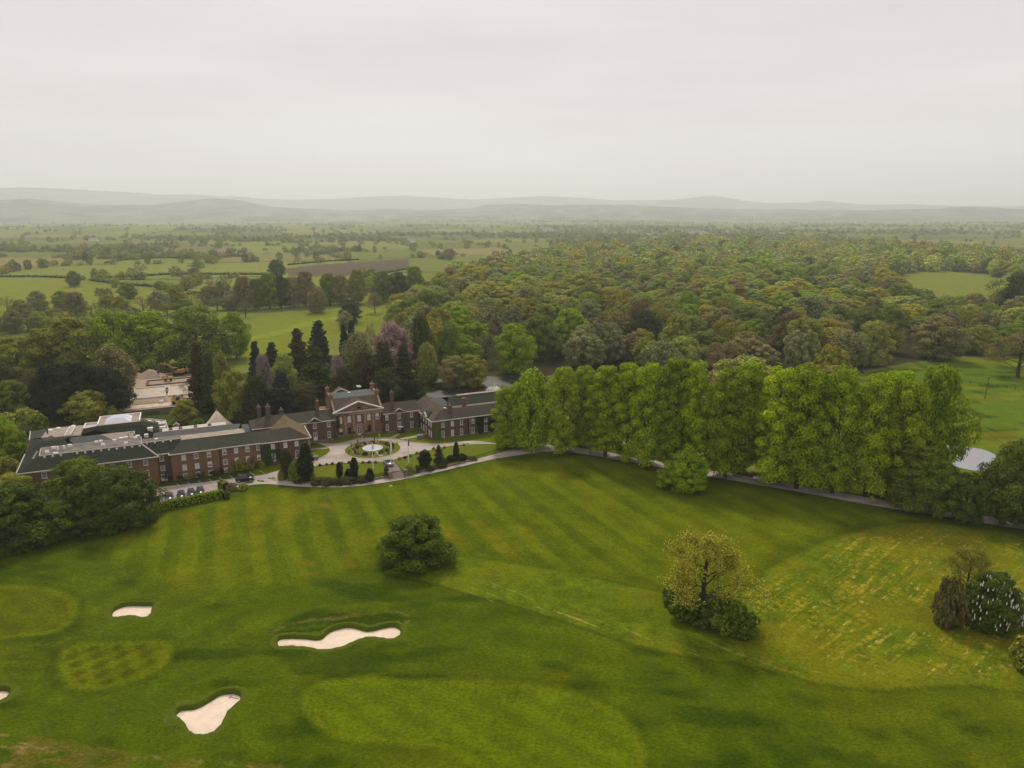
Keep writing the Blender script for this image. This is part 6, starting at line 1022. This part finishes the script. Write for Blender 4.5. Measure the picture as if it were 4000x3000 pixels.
    MB().box(.497 * L, .502 * L, -.26, .26, gc + .12, gc + .24).build('number_plate', LAMP, o); return o
BLK = paint('black', (.012, .010, .014)); NAV = paint('navy', (.02, .022, .035)); GRYP = paint('grey', (.07, .075, .08)); SIL = paint('silver', (.42, .42, .43), .5); WHT = paint('white', (.72, .72, .71)); RED = paint('maroon', (.10, .012, .03)); YEL = paint('yellow', (.46, .27, .035)); ORG = paint('orange', (.34, .15, .05))
x, y = P(958, 1879); car(x, y, R_(14), 'suv', BLK, 'black SUV driving along the lower drive past the bedroom wing', L=4.6, W=1.9, name='black_suv')
for i, (px, py, pm, lab) in enumerate([(662, 1952, GRYP, 'grey parked car nearest the chestnut trees'), (708, 1944, BLK, 'black parked car with pale windscreen, second from the chestnut trees'), (747, 1936, NAV, 'dark parked car, third from the chestnut trees'), (782, 1929, BLK, 'black parked car nearest the pale flowering shrub')]):
    x, y = P(px, py); car(x, y, R_(-66), 'hatch', pm, lab, group='cars parked behind the hedge', L=4.1)
x, y = P(1517, 1815); car(x, y, R_(118), 'sport', SIL, 'silver convertible with black soft top parked on the ramp above the steps', L=4.5, W=1.9, name='silver_convertible', z=1.62)
x, y = P(2975, 1876); car(x, y, R_(158), 'sport', WHT, 'white car driving along the avenue between the lime trunks', name='white_car')
for px, py, pm, lab in ((2463, 1738, WHT, 'white car glimpsed behind the lime avenue'), (2690, 1738, SIL, 'silver car glimpsed behind the lime avenue, right of the white one')): x, y = P(px, py); car(x, y, R_(20), 'hatch', pm, lab)
for i, (px, py, st, pm, lab) in enumerate([(468, 1588, 'van', BLK, 'black van nearest the retaining wall of the building site'), (487, 1573, 'suv', NAV, 'dark estate car behind the black van'), (478, 1552, 'van', RED, 'maroon van beside the building site fence'), (484, 1532, 'van', WHT, 'white van at the back of the row by the building site')]):
    x, y = P(px, py); car(x, y, AB + R_(-92), st, pm, lab, L=4.9, group='vans beside the building site', name='parked_van')
x, y = glo(12.3, -3.1); o = empty('golf_buggy', (x, y, 1.55), AB + R_(-65), 'white roofed golf buggy parked at the link wing door', 'buggy')
MB().box(-1.1, 1.15, -.55, .55, .3, .62, .05, .05).box(.55, 1.15, -.5, .5, .62, .95, .12, .05).box(-1.1, -.35, -.52, .52, .62, .85).build('body', plain('buggy_body', (.10, .02, .03), .4, .5), o); MB().box(-.75, .0, -.5, .5, .85, 1.0).box(-.8, -.62, -.5, .5, 1.0, 1.4).build('seat', plain('cream_seat', (.62, .56, .46), .7), o)
MB().box(-1.15, .75, -.6, .6, 1.85, 1.95, .05, .05).build('canopy', WHT, o)
for ax in (-1.0, .62):
    for sy in (-.5, .5): MB().bar((ax, sy, .6), (ax * .97, sy, 1.86), .05).build('post', BLACKP, o)
for ax in (-.75, .8):
    for sy in (-.5, .5): w_ = MB().lathe([(.16, -.1), (.24, -.08), (.24, .08), (.16, .1), (.02, .1)], n=12).build('wheel', RUB, o); w_.location = (ax, sy, .24); w_.rotation_euler = (math.pi / 2, 0, 0)
MB().box(.62, .65, -.48, .48, .98, 1.7).build('windscreen', CGL, o)
# ================================================================== PEOPLE
def person(x, y, z, rz, top, legs, lab, stride=.28):
    m = NT('person_cloth'); sx = m.n('ShaderNodeSeparateXYZ'); m.l(m.obj(), sx.inputs[0]); g1 = m.n('ShaderNodeMath', operation='GREATER_THAN'); g1.inputs[1].default_value = .93; g2 = m.n('ShaderNodeMath', operation='GREATER_THAN'); g2.inputs[1].default_value = 1.47; g3 = m.n('ShaderNodeMath', operation='GREATER_THAN'); g3.inputs[1].default_value = 1.66
    for g in (g1, g2, g3): m.l(sx.outputs['Z'], g.inputs[0])
    c = m.mixc(g1.outputs[0], legs, top); c = m.mixc(g2.outputs[0], c, (.42, .26, .19)); c = m.mixc(g3.outputs[0], c, (.04, .025, .015)); m.bsdf(c, .8, .2)
    J = [(0, 0, .95, .13), (0, 0, 1.15, .125), (.01, 0, 1.36, .14), (.02, 0, 1.5, .055), (.04, 0, 1.6, .09), (.04, 0, 1.69, .085),
         (.02, .17, 1.40, .065), (-.08, .22, 1.15, .045), (.05, .23, .93, .035), (.09, .23, .83, .03), (.02, -.17, 1.40, .065), (.12, -.22, 1.16, .045), (.28, -.2, 1.0, .035), (.35, -.19, .95, .03),
         (0, .09, .9, .09), (stride * .6, .1, .5, .06), (stride, .1, .08, .045), (stride + .17, .1, .04, .04), (0, -.09, .9, .09), (-stride * .35, -.1, .5, .06), (-stride * 1.3, -.1, .12, .045), (-stride * 1.3 + .13, -.1, .03, .04)]
    E_ = [(0, 1), (1, 2), (2, 3), (3, 4), (4, 5), (2, 6), (6, 7), (7, 8), (8, 9), (2, 10), (10, 11), (11, 12), (12, 13), (0, 14), (14, 15), (15, 16), (16, 17), (0, 18), (18, 19), (19, 20), (20, 21)]
    me = bpy.data.meshes.new('person'); me.from_pydata([j[:3] for j in J], E_, []); me.materials.append(m.m); o = link(bpy.data.objects.new('person', me)); o.modifiers.new('skin', 'SKIN')
    for v_, j in zip(me.skin_vertices[0].data, J): v_.radius = (j[3], j[3])
    me.skin_vertices[0].data[0].use_root = True; o.modifiers.new('sub', 'SUBSURF').levels = 1; o.modifiers['sub'].render_levels = 1; o.location = (x, y, z); o.rotation_euler = (0, 0, rz); tag(o, lab, 'person')
x, y = P(1483, 1714); person(x, y, 1.57, R_(180), (.70, .72, .76), (.28, .30, .34), 'person in a white shirt walking across the forecourt')
x, y = P(1414, 1713); person(x, y, 1.57, R_(60), (.05, .06, .08), (.60, .60, .60), 'person in a dark top and pale trousers at the front door', .1)
x, y = P(1532, 1818); person(x, y, 1.6, R_(120), (.03, .03, .035), (.03, .03, .04), 'person in dark clothes standing behind the silver convertible', .06)
# ================================================================== TIPI
CAN = plain('tipi_canvas', (.60, .51, .37), .85, .1, var=.08, scale=.6); x, y = glo(-39.4, 27); o = empty('canvas_tipi', (x, y, .3), AB, 'cream canvas tipi rising behind the leisure range roof', 'tent')
z_a = topz(850, 1604, y) - .3; V = [(0, 0, z_a)]; n = 24
for k in range(n): a_ = 2 * math.pi * k / n; sc_ = 1 + .03 * (k % 2); V.append((.25 * math.cos(a_), .25 * math.sin(a_), z_a - .1))
for lv in (.45, 1):
    for k in range(n): a_ = 2 * math.pi * k / n; r_ = 5.6 * lv ** 1.12 * (1 + (.035 if k % 2 else -.02)); V.append((r_ * math.cos(a_), r_ * math.sin(a_), (z_a - .1) * (1 - lv) + .2))
f = [(0, 1 + k, 1 + (k + 1) % n) for k in range(n)] + [(1 + l_ * n + k, 1 + (l_ + 1) * n + k, 1 + (l_ + 1) * n + (k + 1) % n, 1 + l_ * n + (k + 1) % n) for l_ in range(2) for k in range(n)]
MB().add(V, f).build('canvas', CAN, o, True); MB().lathe([(.35, z_a - .35), (.3, z_a - .1), (.05, z_a + .25)], n=8).build('smoke_cap', plain('canvas_cap', (.68, .60, .46), .8), o)
MB().add([(1.2, -2.2, z_a * .62), (3.6, -3.6, .3), (.8, -5.3, .3), (4.6, -5.8, .25), (2.5, -3.9, z_a * .52)], [(0, 4, 2), (4, 3, 2), (0, 1, 4), (4, 1, 3)]).build('entrance_flap', CAN, o)
for k in range(3): MB().bar((.1 * k - .1, 0, z_a - .2), (.5 * math.cos(k * 2.1), .5 * math.sin(k * 2.1), z_a + .7), .08).build('pole', RK, o)
# ================================================================== BUILDING SITE
EARTH = plain('bare_earth', (.33, .245, .17), .95, .1, var=.2, scale=.4); CONC = plain('raw_concrete', (.46, .40, .33), .9, .15, var=.15, scale=.7); PALE = plain('pale_blockwork', (.62, .56, .48), .9, .1, var=.12); PLY = plain('site_ply', (.55, .40, .20), .8, .2, var=.2); DK = plain('dark_hardcore', (.075, .07, .062), .95, .1, var=.4, scale=1.5); BRW = brick_mat('garden_wall_brick', (.24, .155, .105), (.19, .125, .09))
def site(name, s_, t_, lab, cat, z=2.0, rz=0, group=None): x, y = glo(s_, t_); return empty(name, (x, y, z), AB + rz, lab, cat, group)
sp = [glo(s_, t_) for s_, t_ in ((-73, 59.9), (-43, 59.9), (-43, 118.6), (-70, 118.6), (-73, 100))]; drape('site_ground', sp, EARTH, .06, 60, flat=2.0); drape('site_road', [glo(s_, t_) for s_, t_ in ((-72.5, 60), (-50.5, 60), (-50.5, 64.6), (-66, 65.6), (-67.5, 90), (-71, 90))], plain('site_road', (.50, .42, .33), .95, .1, scale=.5), .10, 60, flat=2.0)
o = site('retaining_wall', -60, 58.6, 'brown brick retaining wall along the front of the building site', 'wall', .2); MB().box(-13, 15, -.3, .3, -.4, 1.75).build('brickwork', BRW, o); MB().box(-13.1, 15.1, -.4, .4, 1.75, 1.92).build('coping', KERB, o)
for s0, s1, nm in ((-66, -55.6, 'left'), (-54, -44.4, 'right')):
    o = site('foundation_slab', s0, 74.3, '%s rectangular concrete slab with pale block edging on the building site' % nm, 'foundation', 2.05, group='site foundations'); w_ = s1 - s0; MB().box(0, w_, 0, 16.6, 0, .22).build('slab', CONC, o)
    for bx in ((-.35, 0, -.35, 16.95), (w_, w_ + .35, -.35, 16.95), (0, w_, -.35, 0), (0, w_, 16.6, 16.95)): MB().box(bx[0], bx[1], bx[2], bx[3], 0, .55).build('edging', PALE, o)
o = site('footing_trench', -62.5, 96, 'long narrow footing trench behind the slabs', 'foundation', 2.05)
for bx in ((0, 18, 0, .7), (0, 18, 8.6, 9.3), (0, .8, .7, 8.6)): MB().box(*bx, 0, .35).build('footing', DK, o)
drape('hardcore', [glo(s_, t_) for s_, t_ in ((-57.5, 108), (-43.5, 108), (-43.5, 118), (-56, 117))], DK, .12, 60, flat=2.0)
o = site('site_fence', -67.4, 66, 'pale plywood hoarding along the left side of the building site', 'fence', 2.05)
for k in range(10): MB().box(-.08, .08, 4.2 * k, 4.2 * k + 4.05, 0, 1.6).build('panel', PLY, o)
o = site('timber_wall', -42.8, 70, 'tall timber hoarding on the right side of the building site', 'fence', 2.05)
for k in range(12): MB().box(-.1, .1, 4.1 * k, 4.1 * k + 3.98, 0, 2.2).build('panel', PLY, o)
o = site('mesh_fence', -66, 66.5, 'row of grey temporary fence panels in front of the left slab', 'fence', 2.05); GALV = plain('galvanised', (.36, .35, .34), .6, .4, .3)
for k in range(4):
    mb = MB(); x0 = 2.9 * k
    for zz in (.1, .7, 1.3, 1.8): mb.bar((x0, 0, zz), (x0 + 2.75, 0, zz), .07)
    for j in range(8): mb.bar((x0 + .39 * j, 0, .1), (x0 + .39 * j, 0, 1.8), .05)
    mb.build('fence_panel', GALV, o)
for i, (s_, t_, r_, h_) in enumerate(((-61.5, 113.5, 4.8, 3.4), (-66.5, 114.8, 3.2, 2.2))):
    o = site('gravel_heap', s_, t_, ('large cone of gravel beside the excavator', 'smaller reddish heap of earth left of the gravel cone')[i], 'heap', 2.0); V = [(0, 0, h_)]; n = 18
    for l_, f_ in enumerate((.3, .65, 1)):
        for k in range(n): a_ = 2 * math.pi * k / n; rr_ = r_ * f_ * (1 + .12 * math.sin(k * 2.1 + l_) + .06 * math.sin(k * 5)); V.append((rr_ * 1.3 * math.cos(a_), rr_ * math.sin(a_), h_ * (1 - f_) * (1 + .1 * math.sin(k * 1.7))))
    MB().add(V, [(0, 1 + k, 1 + (k + 1) % n) for k in range(n)] + [(1 + l_ * n + k, 1 + (l_ + 1) * n + k, 1 + (l_ + 1) * n + (k + 1) % n, 1 + l_ * n + (k + 1) % n) for l_ in range(2) for k in range(n)]).build('spoil', (plain('heap_gravel', (.30, .225, .17), .95, .1, var=.2, scale=2), plain('heap_earth', (.30, .16, .09), .95, .1, var=.2, scale=2))[i], o, True)
# excavator: tracks, house, cab, boom, stick, bucket
o = site('excavator', -51, 112.5, 'orange tracked excavator with raised boom at the back of the building site', 'excavator', 2.1, R_(176))
for sy in (-1.1, 1.1): MB().tube([(-1.9, sy, .5), (1.9, sy, .5)], .1, 6).build('axle', BLACKP, o) if False else MB().prism([(-2.2, sy - .3, .35), (-1.9, sy - .3, .05), (1.9, sy - .3, .05), (2.2, sy - .3, .35), (2.1, sy - .3, .8), (-2.1, sy - .3, .8)], (0, .6, 0)).build('track', RUB, o)
MB().box(-1.0, 1.0, -.9, .9, .5, 1.1).build('undercarriage', BLACKP, o); MB().box(-2.3, 1.4, -1.35, 1.35, 1.1, 2.2, .1, .05).box(-2.5, -1.5, -1.3, 1.3, 1.2, 2.5, .1, .1).build('house', ORG, o); MB().box(.1, 1.5, .35, 1.3, 2.2, 3.3, .1, .06).build('cab', CGL, o); MB().box(.1, 1.5, .33, 1.32, 3.3, 3.4).build('cab_roof', YEL, o)
MB().bar((.8, -.2, 2.0), (3.2, -.2, 4.6), .45, .7).bar((3.1, -.2, 4.5), (6.4, -.2, 5.4), .4, .6).build('boom', ORG, o); MB().bar((6.3, -.2, 5.5), (7.6, -.2, 1.9), .35, .5).build('stick', plain('stick_green', (.05, .12, .07), .5), o); MB().prism([(7.2, -.8, 2.0), (8.0, -.8, 1.9), (8.3, -.8, 1.0), (7.7, -.8, .5), (7.0, -.8, .9)], (0, 1.2, 0)).build('bucket', BLACKP, o); MB().bar((1.8, -.2, 2.6), (3.6, -.2, 4.2), .18).build('ram', RIM, o)
o = site('loader', -46.8, 114.6, 'orange machine with a low arm beside the excavator', 'machine', 2.1, R_(8)); MB().box(-2, 1, -.9, .9, .6, 1.9, .1, .1).build('body', ORG, o); MB().box(-.9, .4, -.8, .8, 1.9, 3.0, .15, .1).build('cab', YEL, o); MB().bar((.8, 0, 1.7), (4.2, 0, 2.5), .35, .4).build('arm', ORG, o)
for ax in (-1.3, .6):
    for sy in (-.9, .9): w_ = MB().lathe([(.3, -.2), (.55, -.16), (.55, .16), (.3, .2), (.02, .2)], n=12).build('wheel', RUB, o); w_.location = (ax, sy, .55); w_.rotation_euler = (math.pi / 2, 0, 0)
o = site('site_dumper', -54.6, 101.5, 'yellow site dumper with driver seat beside the footing trench', 'dumper', 2.3, R_(4)); MB().box(-1.4, .6, -.6, .6, .5, .95).box(-1.5, -.5, -.55, .55, .95, 1.5).build('chassis', YEL, o); MB().prism([(.2, -.85, .9), (1.4, -.85, .9), (1.9, -.85, 1.7), (-.1, -.85, 1.6)], (0, 1.7, 0)).build('skip', YEL, o); MB().bar((-.5, -.5, 1.4), (-.5, -.5, 2.5), .08).bar((-.5, .5, 1.4), (-.5, .5, 2.5), .08).bar((-.5, -.5, 2.5), (-.5, .5, 2.5), .08).build('roll_bar', BLACKP, o)
for ax in (-1.0, .9):
    for sy in (-.75, .75): w_ = MB().lathe([(.3, -.2), (.5, -.16), (.5, .16), (.3, .2), (.02, .2)], n=12).build('wheel', RUB, o); w_.location = (ax, sy, .5); w_.rotation_euler = (math.pi / 2, 0, 0)
o = site('road_roller', -54.8, 82.3, 'small yellow road roller between the two slabs', 'roller', 2.1, R_(90)); MB().box(-.9, .9, -.55, .55, .55, 1.15, .08, .05).build('body', YEL, o); MB().box(-.5, .6, -.6, .6, 2.1, 2.2).build('canopy', plain('roller_canopy', (.55, .50, .40), .7), o); MB().box(-.3, .2, -.3, .3, 1.15, 1.6).build('seat', BLACKP, o)
for ax in (-.45, .55):
    for sy in (-.5, .5): MB().bar((ax, sy, 1.1), (ax, sy, 2.1), .06).build('canopy_post', BLACKP, o)
for ax in (-1.0, 1.0): w_ = MB().lathe([(.45, -.6), (.45, .6), (.02, .6)], n=16).build('drum', GALV, o); w_.location = (ax, 0, .45); w_.rotation_euler = (math.pi / 2, 0, 0)
o = site('telehandler', -51, 61.6, 'yellow telehandler behind the small olive tree on the site road', 'machine', 2.1, R_(4)); MB().box(-2.2, 2.0, -.9, .9, .6, 1.5, .15, .1).build('body', YEL, o); MB().box(-.7, .6, -.9, -.1, 1.5, 2.4, .1, .05).build('cab', CGL, o); MB().bar((-2.2, .3, 1.9), (3.4, .3, 1.4), .35, .4).build('boom', YEL, o); MB().box(3.2, 4.2, -.6, 1.0, .3, 1.0, .1, .05).build('bucket', BLACKP, o)
for ax in (-1.4, 1.3):
    for sy in (-.9, .9): w_ = MB().lathe([(.3, -.2), (.55, -.16), (.55, .16), (.3, .2), (.02, .2)], n=12).build('wheel', RUB, o); w_.location = (ax, sy, .55); w_.rotation_euler = (math.pi / 2, 0, 0)
for i, (s_, t_) in enumerate(((-56.4, 65.3), (-47.2, 63.4), (-45.6, 63.6), (-44.3, 63.8))): o = site('aggregate_bag', s_, t_, ('white bulk bag in front of the mesh fence', 'white bulk bag behind the telehandler, left of three', 'white bulk bag behind the telehandler, middle of three', 'white bulk bag behind the telehandler, right of three')[i], 'bag', 2.1); MB().box(-.5, .5, -.5, .5, 0, .9, -.06, -.06).build('bag_body', POLE, o); MB().bar((-.5, -.5, .9), (.5, .5, 1.1), .06).bar((-.5, .5, .9), (.5, -.5, 1.1), .06).build('lifting_loop', POLE, o)
for i, (s_, t_) in enumerate(((-66.2, 70.5), (-66.5, 73), (-52.3, 71.5), (-51, 70.8), (-49.6, 70.6))): o = site('material_stack', s_, t_, ('stack of dark materials by the hoarding, nearer one', 'stack of dark materials by the hoarding, farther one', 'stack of building materials left of the bare tree', 'second stack of building materials beside the bare tree', 'stack of building materials under the bare tree')[i], 'stack', 2.1); MB().box(-.7, .7, -.5, .5, 0, .5).build('pallet_load', (DK, BRW, GALV, DK, PALE)[i], o); MB().box(-.5, .4, -.4, .4, .5, .95).build('upper_load', (PALE, DK, BRW, GALV, DK)[i], o)
o = site('garden_shed', -51.5, 33, 'small cream shed in the shrubs behind the spa terrace', 'shed', .3); MB().box(-.8, .8, -.7, .7, 0, 1.9).build('wall', LEADW, o); MB().prism([(-.95, -.85, 1.85), (.95, -.85, 1.85), (0, -.85, 2.5)], (0, 1.7, 0)).build('roof', FLATB, o)
FURN = plain('terrace_white', (.66, .60, .54), .6, .3, var=.05)
for i, (s_, t_) in enumerate(((-58.6, 28.3), (-56.2, 26.2))):
    o = site('terrace_table', s_, t_, ('round white table on the spa terrace, nearer the skylights', 'round white table on the spa terrace, nearer the lantern')[i], 'table', 4.97, group='terrace tables'); MB().lathe([(.6, .7), (.6, .76), (.02, .765)], n=14).build('table_top', FURN, o); MB().lathe([(.3, 0), (.05, .05), (.05, .7)], n=8).build('pedestal', FURN, o)
    for k in range(4):
        a_ = k * 1.57 + .4; oo = site('terrace_chair', s_ + 1.2 * math.cos(a_), t_ + 1.2 * math.sin(a_), 'white tub chair round a table on the spa terrace', 'chair', 4.97, a_, 'terrace chairs'); MB().box(-.3, .3, -.3, .3, .3, .45).build('seat', FURN, oo); MB().box(.24, .34, -.32, .32, .45, .9).build('backrest', FURN, oo)
        for lx in (-.26, .26):
            for ly in (-.26, .26): MB().bar((lx, ly, 0), (lx, ly, .3), .05).build('leg', FURN, oo)
# ================================================================== MEADOW FENCE, POLE, SIGN, SHEEP
WOODM = plain('weathered_wood', (.10, .08, .06), .9, .1, scale=4)
x, y = P(3846, 1557); z = float(terr(x, y)); h = topz(3855, 1473, y) - z; o = empty('utility_pole', (x, y, z), 0, 'leaning wooden utility pole in the wet meadow', 'pole'); MB().tube([(0, 0, -.3), (.4, 0, h)], [.16, .12], 8).build('post', WOODM, o); MB().bar((-.2, 0, h - .5), (1.0, 0, h - .45), .12).build('crossarm', WOODM, o)
fp = PP([(3720, 1494), (3790, 1500), (3860, 1508), (3930, 1516), (3965, 1522), (4030, 1532)]); o = empty('post_and_rail_fence', (*fp[0], float(terr(*fp[0]))), 0, 'wooden post and rail fence crossing the wet meadow', 'fence'); tot = 0
for a, b2 in zip(fp[:-1], fp[1:]):
    L = math.hypot(b2[0] - a[0], b2[1] - a[1]); n = max(1, int(L / 2.6))
    for k in range(n):
        q = (a[0] + (b2[0] - a[0]) * k / n - fp[0][0], a[1] + (b2[1] - a[1]) * k / n - fp[0][1]); q2 = (a[0] + (b2[0] - a[0]) * (k + 1) / n - fp[0][0], a[1] + (b2[1] - a[1]) * (k + 1) / n - fp[0][1]); MB().bar((*q, -.2), (*q, 1.3), .16).build('post', WOODM, o)
        for zz in (.6, 1.1): MB().bar((*q, zz), (*q2, zz), .06, .12).build('rail', WOODM, o)
for px, py, lab in ((3408, 1968, 'small pale notice on a post beside the shaded drive'), (2306, 1776, 'short dark post beside the drive under the first limes')):
    x, y = P(px, py); o = empty('drive_post', (x, y, float(terr(x, y))), 0, lab, 'sign'); MB().bar((0, 0, -.1), (0, 0, 1.1), .1).build('post', WOODM, o); MB().box(-.25, .25, -.04, .04, .8, 1.25).build('board', KERB if px > 3000 else PST, o)
SHP = plain('fleece', (.52, .47, .38), .95, .05, var=.1)
sm = loft(MB(), [[(k, r_ * math.cos(a_) * .8, .62 + r_ * math.sin(a_)) for a_ in np.linspace(0, 6.283, 9)[:-1]] for k, r_ in ((-.55, .1), (-.48, .26), (-.2, .33), (.2, .33), (.42, .25), (.52, .16), (.68, .13), (.8, .09), (.84, .03))])
for lx in (-.35, .3):
    for ly in (-.14, .14): sm.tube([(lx, ly, .45), (lx + .02, ly, .22), (lx, ly, 0)], [.08, .05, .045], 5)
so_ = sm.build('sheep', SHP); first = True
for px, py in [(655, 1160), (668, 1161), (676, 1159), (690, 1160), (250, 1157), (172, 1158), (362, 1156), (300, 1170), (110, 1165), (40, 1172), (560, 1185), (600, 1172), (640, 1178), (220, 1178), (1345, 1012), (1360, 1010), (1378, 1009), (1390, 1010), (1330, 1013), (1300, 1015), (470, 1160), (30, 1100), (95, 1108), (210, 1112), (330, 1135)]:
    o = so_ if first else link(so_.copy()); first = False; x, y = P(px, py); o.location = (x, y, float(terr(x, y))); o.scale = (1.2,) * 3; o.rotation_euler = (0, 0, float(rng.uniform(0, 6.28))); tag(o, 'pale sheep grazing in the pastures beyond the estate', 'sheep', 'grazing sheep')
# ================================================================== FAR HOUSES AND LANDMARKS
def cottage(px, py, L, Wd, h, rz, wm, rm, lab, cat='house', group='far houses', nm='far_house'):
    x, y = P(px, py); o = empty(nm, (x, y, float(rolling(x, y))), rz, lab, cat, group); MB().box(-L / 2, L / 2, -Wd / 2, Wd / 2, 0, h).build('wall', wm, o); r_ = Wd * .45
    MB().prism([(-L / 2 - .3, -Wd / 2 - .4, h), (-L / 2 - .3, Wd / 2 + .4, h), (-L / 2 - .3, 0, h + r_)], (L + .6, 0, 0)).build('roof', rm, o); MB().box(-L / 2 + .4, -L / 2 + 1.4, -.5, .5, h + r_ * .6, h + r_ + 1.2).build('chimney', BRICK2, o)
    for k in range(3): MB().box(-L / 2 + L * (k + .5) / 3 - .5, -L / 2 + L * (k + .5) / 3 + .5, -Wd / 2 - .04, -Wd / 2 + .02, h * .5, h * .5 + 1.3).build('window', GLASS, o)
RW = plain('far_render', (.72, .70, .66), .8, .2, var=.04)
for i, a in enumerate([(865, 992, 26, 9, 4.5, .1, RW, FLATB, 'long low white farmhouse beyond the pasture'), (905, 990, 16, 9, 4, .2, PALE, SL_GY, 'cream farm building right of the white farmhouse'), (945, 998, 12, 8, 4.5, -.2, RW, SL_GY, 'small white barn at the end of the farm'), (368, 942, 22, 10, 4, 0, RW, FLATL, 'bright roofed white shed on the left of the valley'), (1605, 948, 20, 9, 5, .2, RW, FLATL, 'white farm at the edge of the middle valley'), (2140, 905, 40, 14, 6, .1, RW, FLATL, 'long white works building in the middle valley'), (2580, 945, 46, 16, 6, .1, PALE, FLATL, 'long pale farm sheds before the far village'), (2470, 984, 30, 14, 6, .2, RW, FLATL, 'white industrial unit at the end of the woodland'), (2640, 990, 50, 16, 7, .1, PALE, FLATL, 'large pale shed with white roof behind the woodland'), (2720, 920, 60, 12, 7, .1, RW, FLATL, 'row of white buildings at the edge of the far village'),
           (2760, 915, 14, 9, 6, .4, RW, SL_GY, 'white house with dark roof above the row of white buildings'), (3055, 918, 15, 9, 6, .3, RW, SL_BR, 'white house among the trees of the far village'), (2390, 898, 18, 10, 6, .1, RW, SL_GY, 'white house at the left of the far village'), (3245, 928, 16, 9, 6, .2, PALE, SL_GY, 'cream house at the right of the far village'), (2060, 868, 80, 30, 10, 0, RW, FLATL, 'pale mill at the foot of the middle hills'), (3060, 862, 120, 40, 14, 0, RW, FLATL, 'large white block at the foot of the distant hills'), (1340, 905, 24, 10, 5, .1, RW, SL_GY, 'white farm in front of the hazy foothills'), (660, 862, 40, 14, 6, .1, RW, FLATL, 'white buildings at the foot of the left hills')]): cottage(*a)
for px, lab in ((2947, 'slim white tower on the far plain, left of two'), (2962, 'slim white tower on the far plain, right of two')): x, y = Pz(px, 872); o = empty('far_tower', (x, y, 0), 0, lab, 'tower', 'twin towers'); MB().lathe([(6, 0), (5, 40), (5, 72), (1, 74)], n=10).build('shaft', RW, o); MB().lathe([(5.6, 62), (6, 68), (5, 69)], n=10).build('gallery', PALE, o)
# a bird in the sky
o = empty('bird', (-58, 118, 104), R_(30), 'small dark bird flying in the pale sky above the left hills', 'bird'); loft(MB(), [[(k, r_ * math.cos(a_), r_ * math.sin(a_)) for a_ in np.linspace(0, 6.283, 7)[:-1]] for k, r_ in ((-.25, .02), (-.1, .05), (.08, .055), (.18, .03), (.24, .01))]).build('body', BLACKP, o, True)
for sy in (-1, 1): MB().prism([(.1, 0, .02), (.02, sy * .25, .12), (-.12, sy * .5, .08), (-.08, sy * .2, .09), (-.08, 0, .02)], (0, 0, .012)).build('wing', BLACKP, o)
# ================================================================== HAZE (the air between here and the hills)
m = NT('haze_air'); v = m.n('ShaderNodeVolumePrincipled'); v.inputs['Color'].default_value = (.89, .955, 1, 1); v.inputs['Density'].default_value = .000125; v.inputs['Anisotropy'].default_value = .3
m.l(v.outputs[0], m.out.inputs['Volume'])
o = MB().box(-32000, 32000, -32000, 32000, -12, 440).build('haze', m.m); o['kind'] = 'stuff'
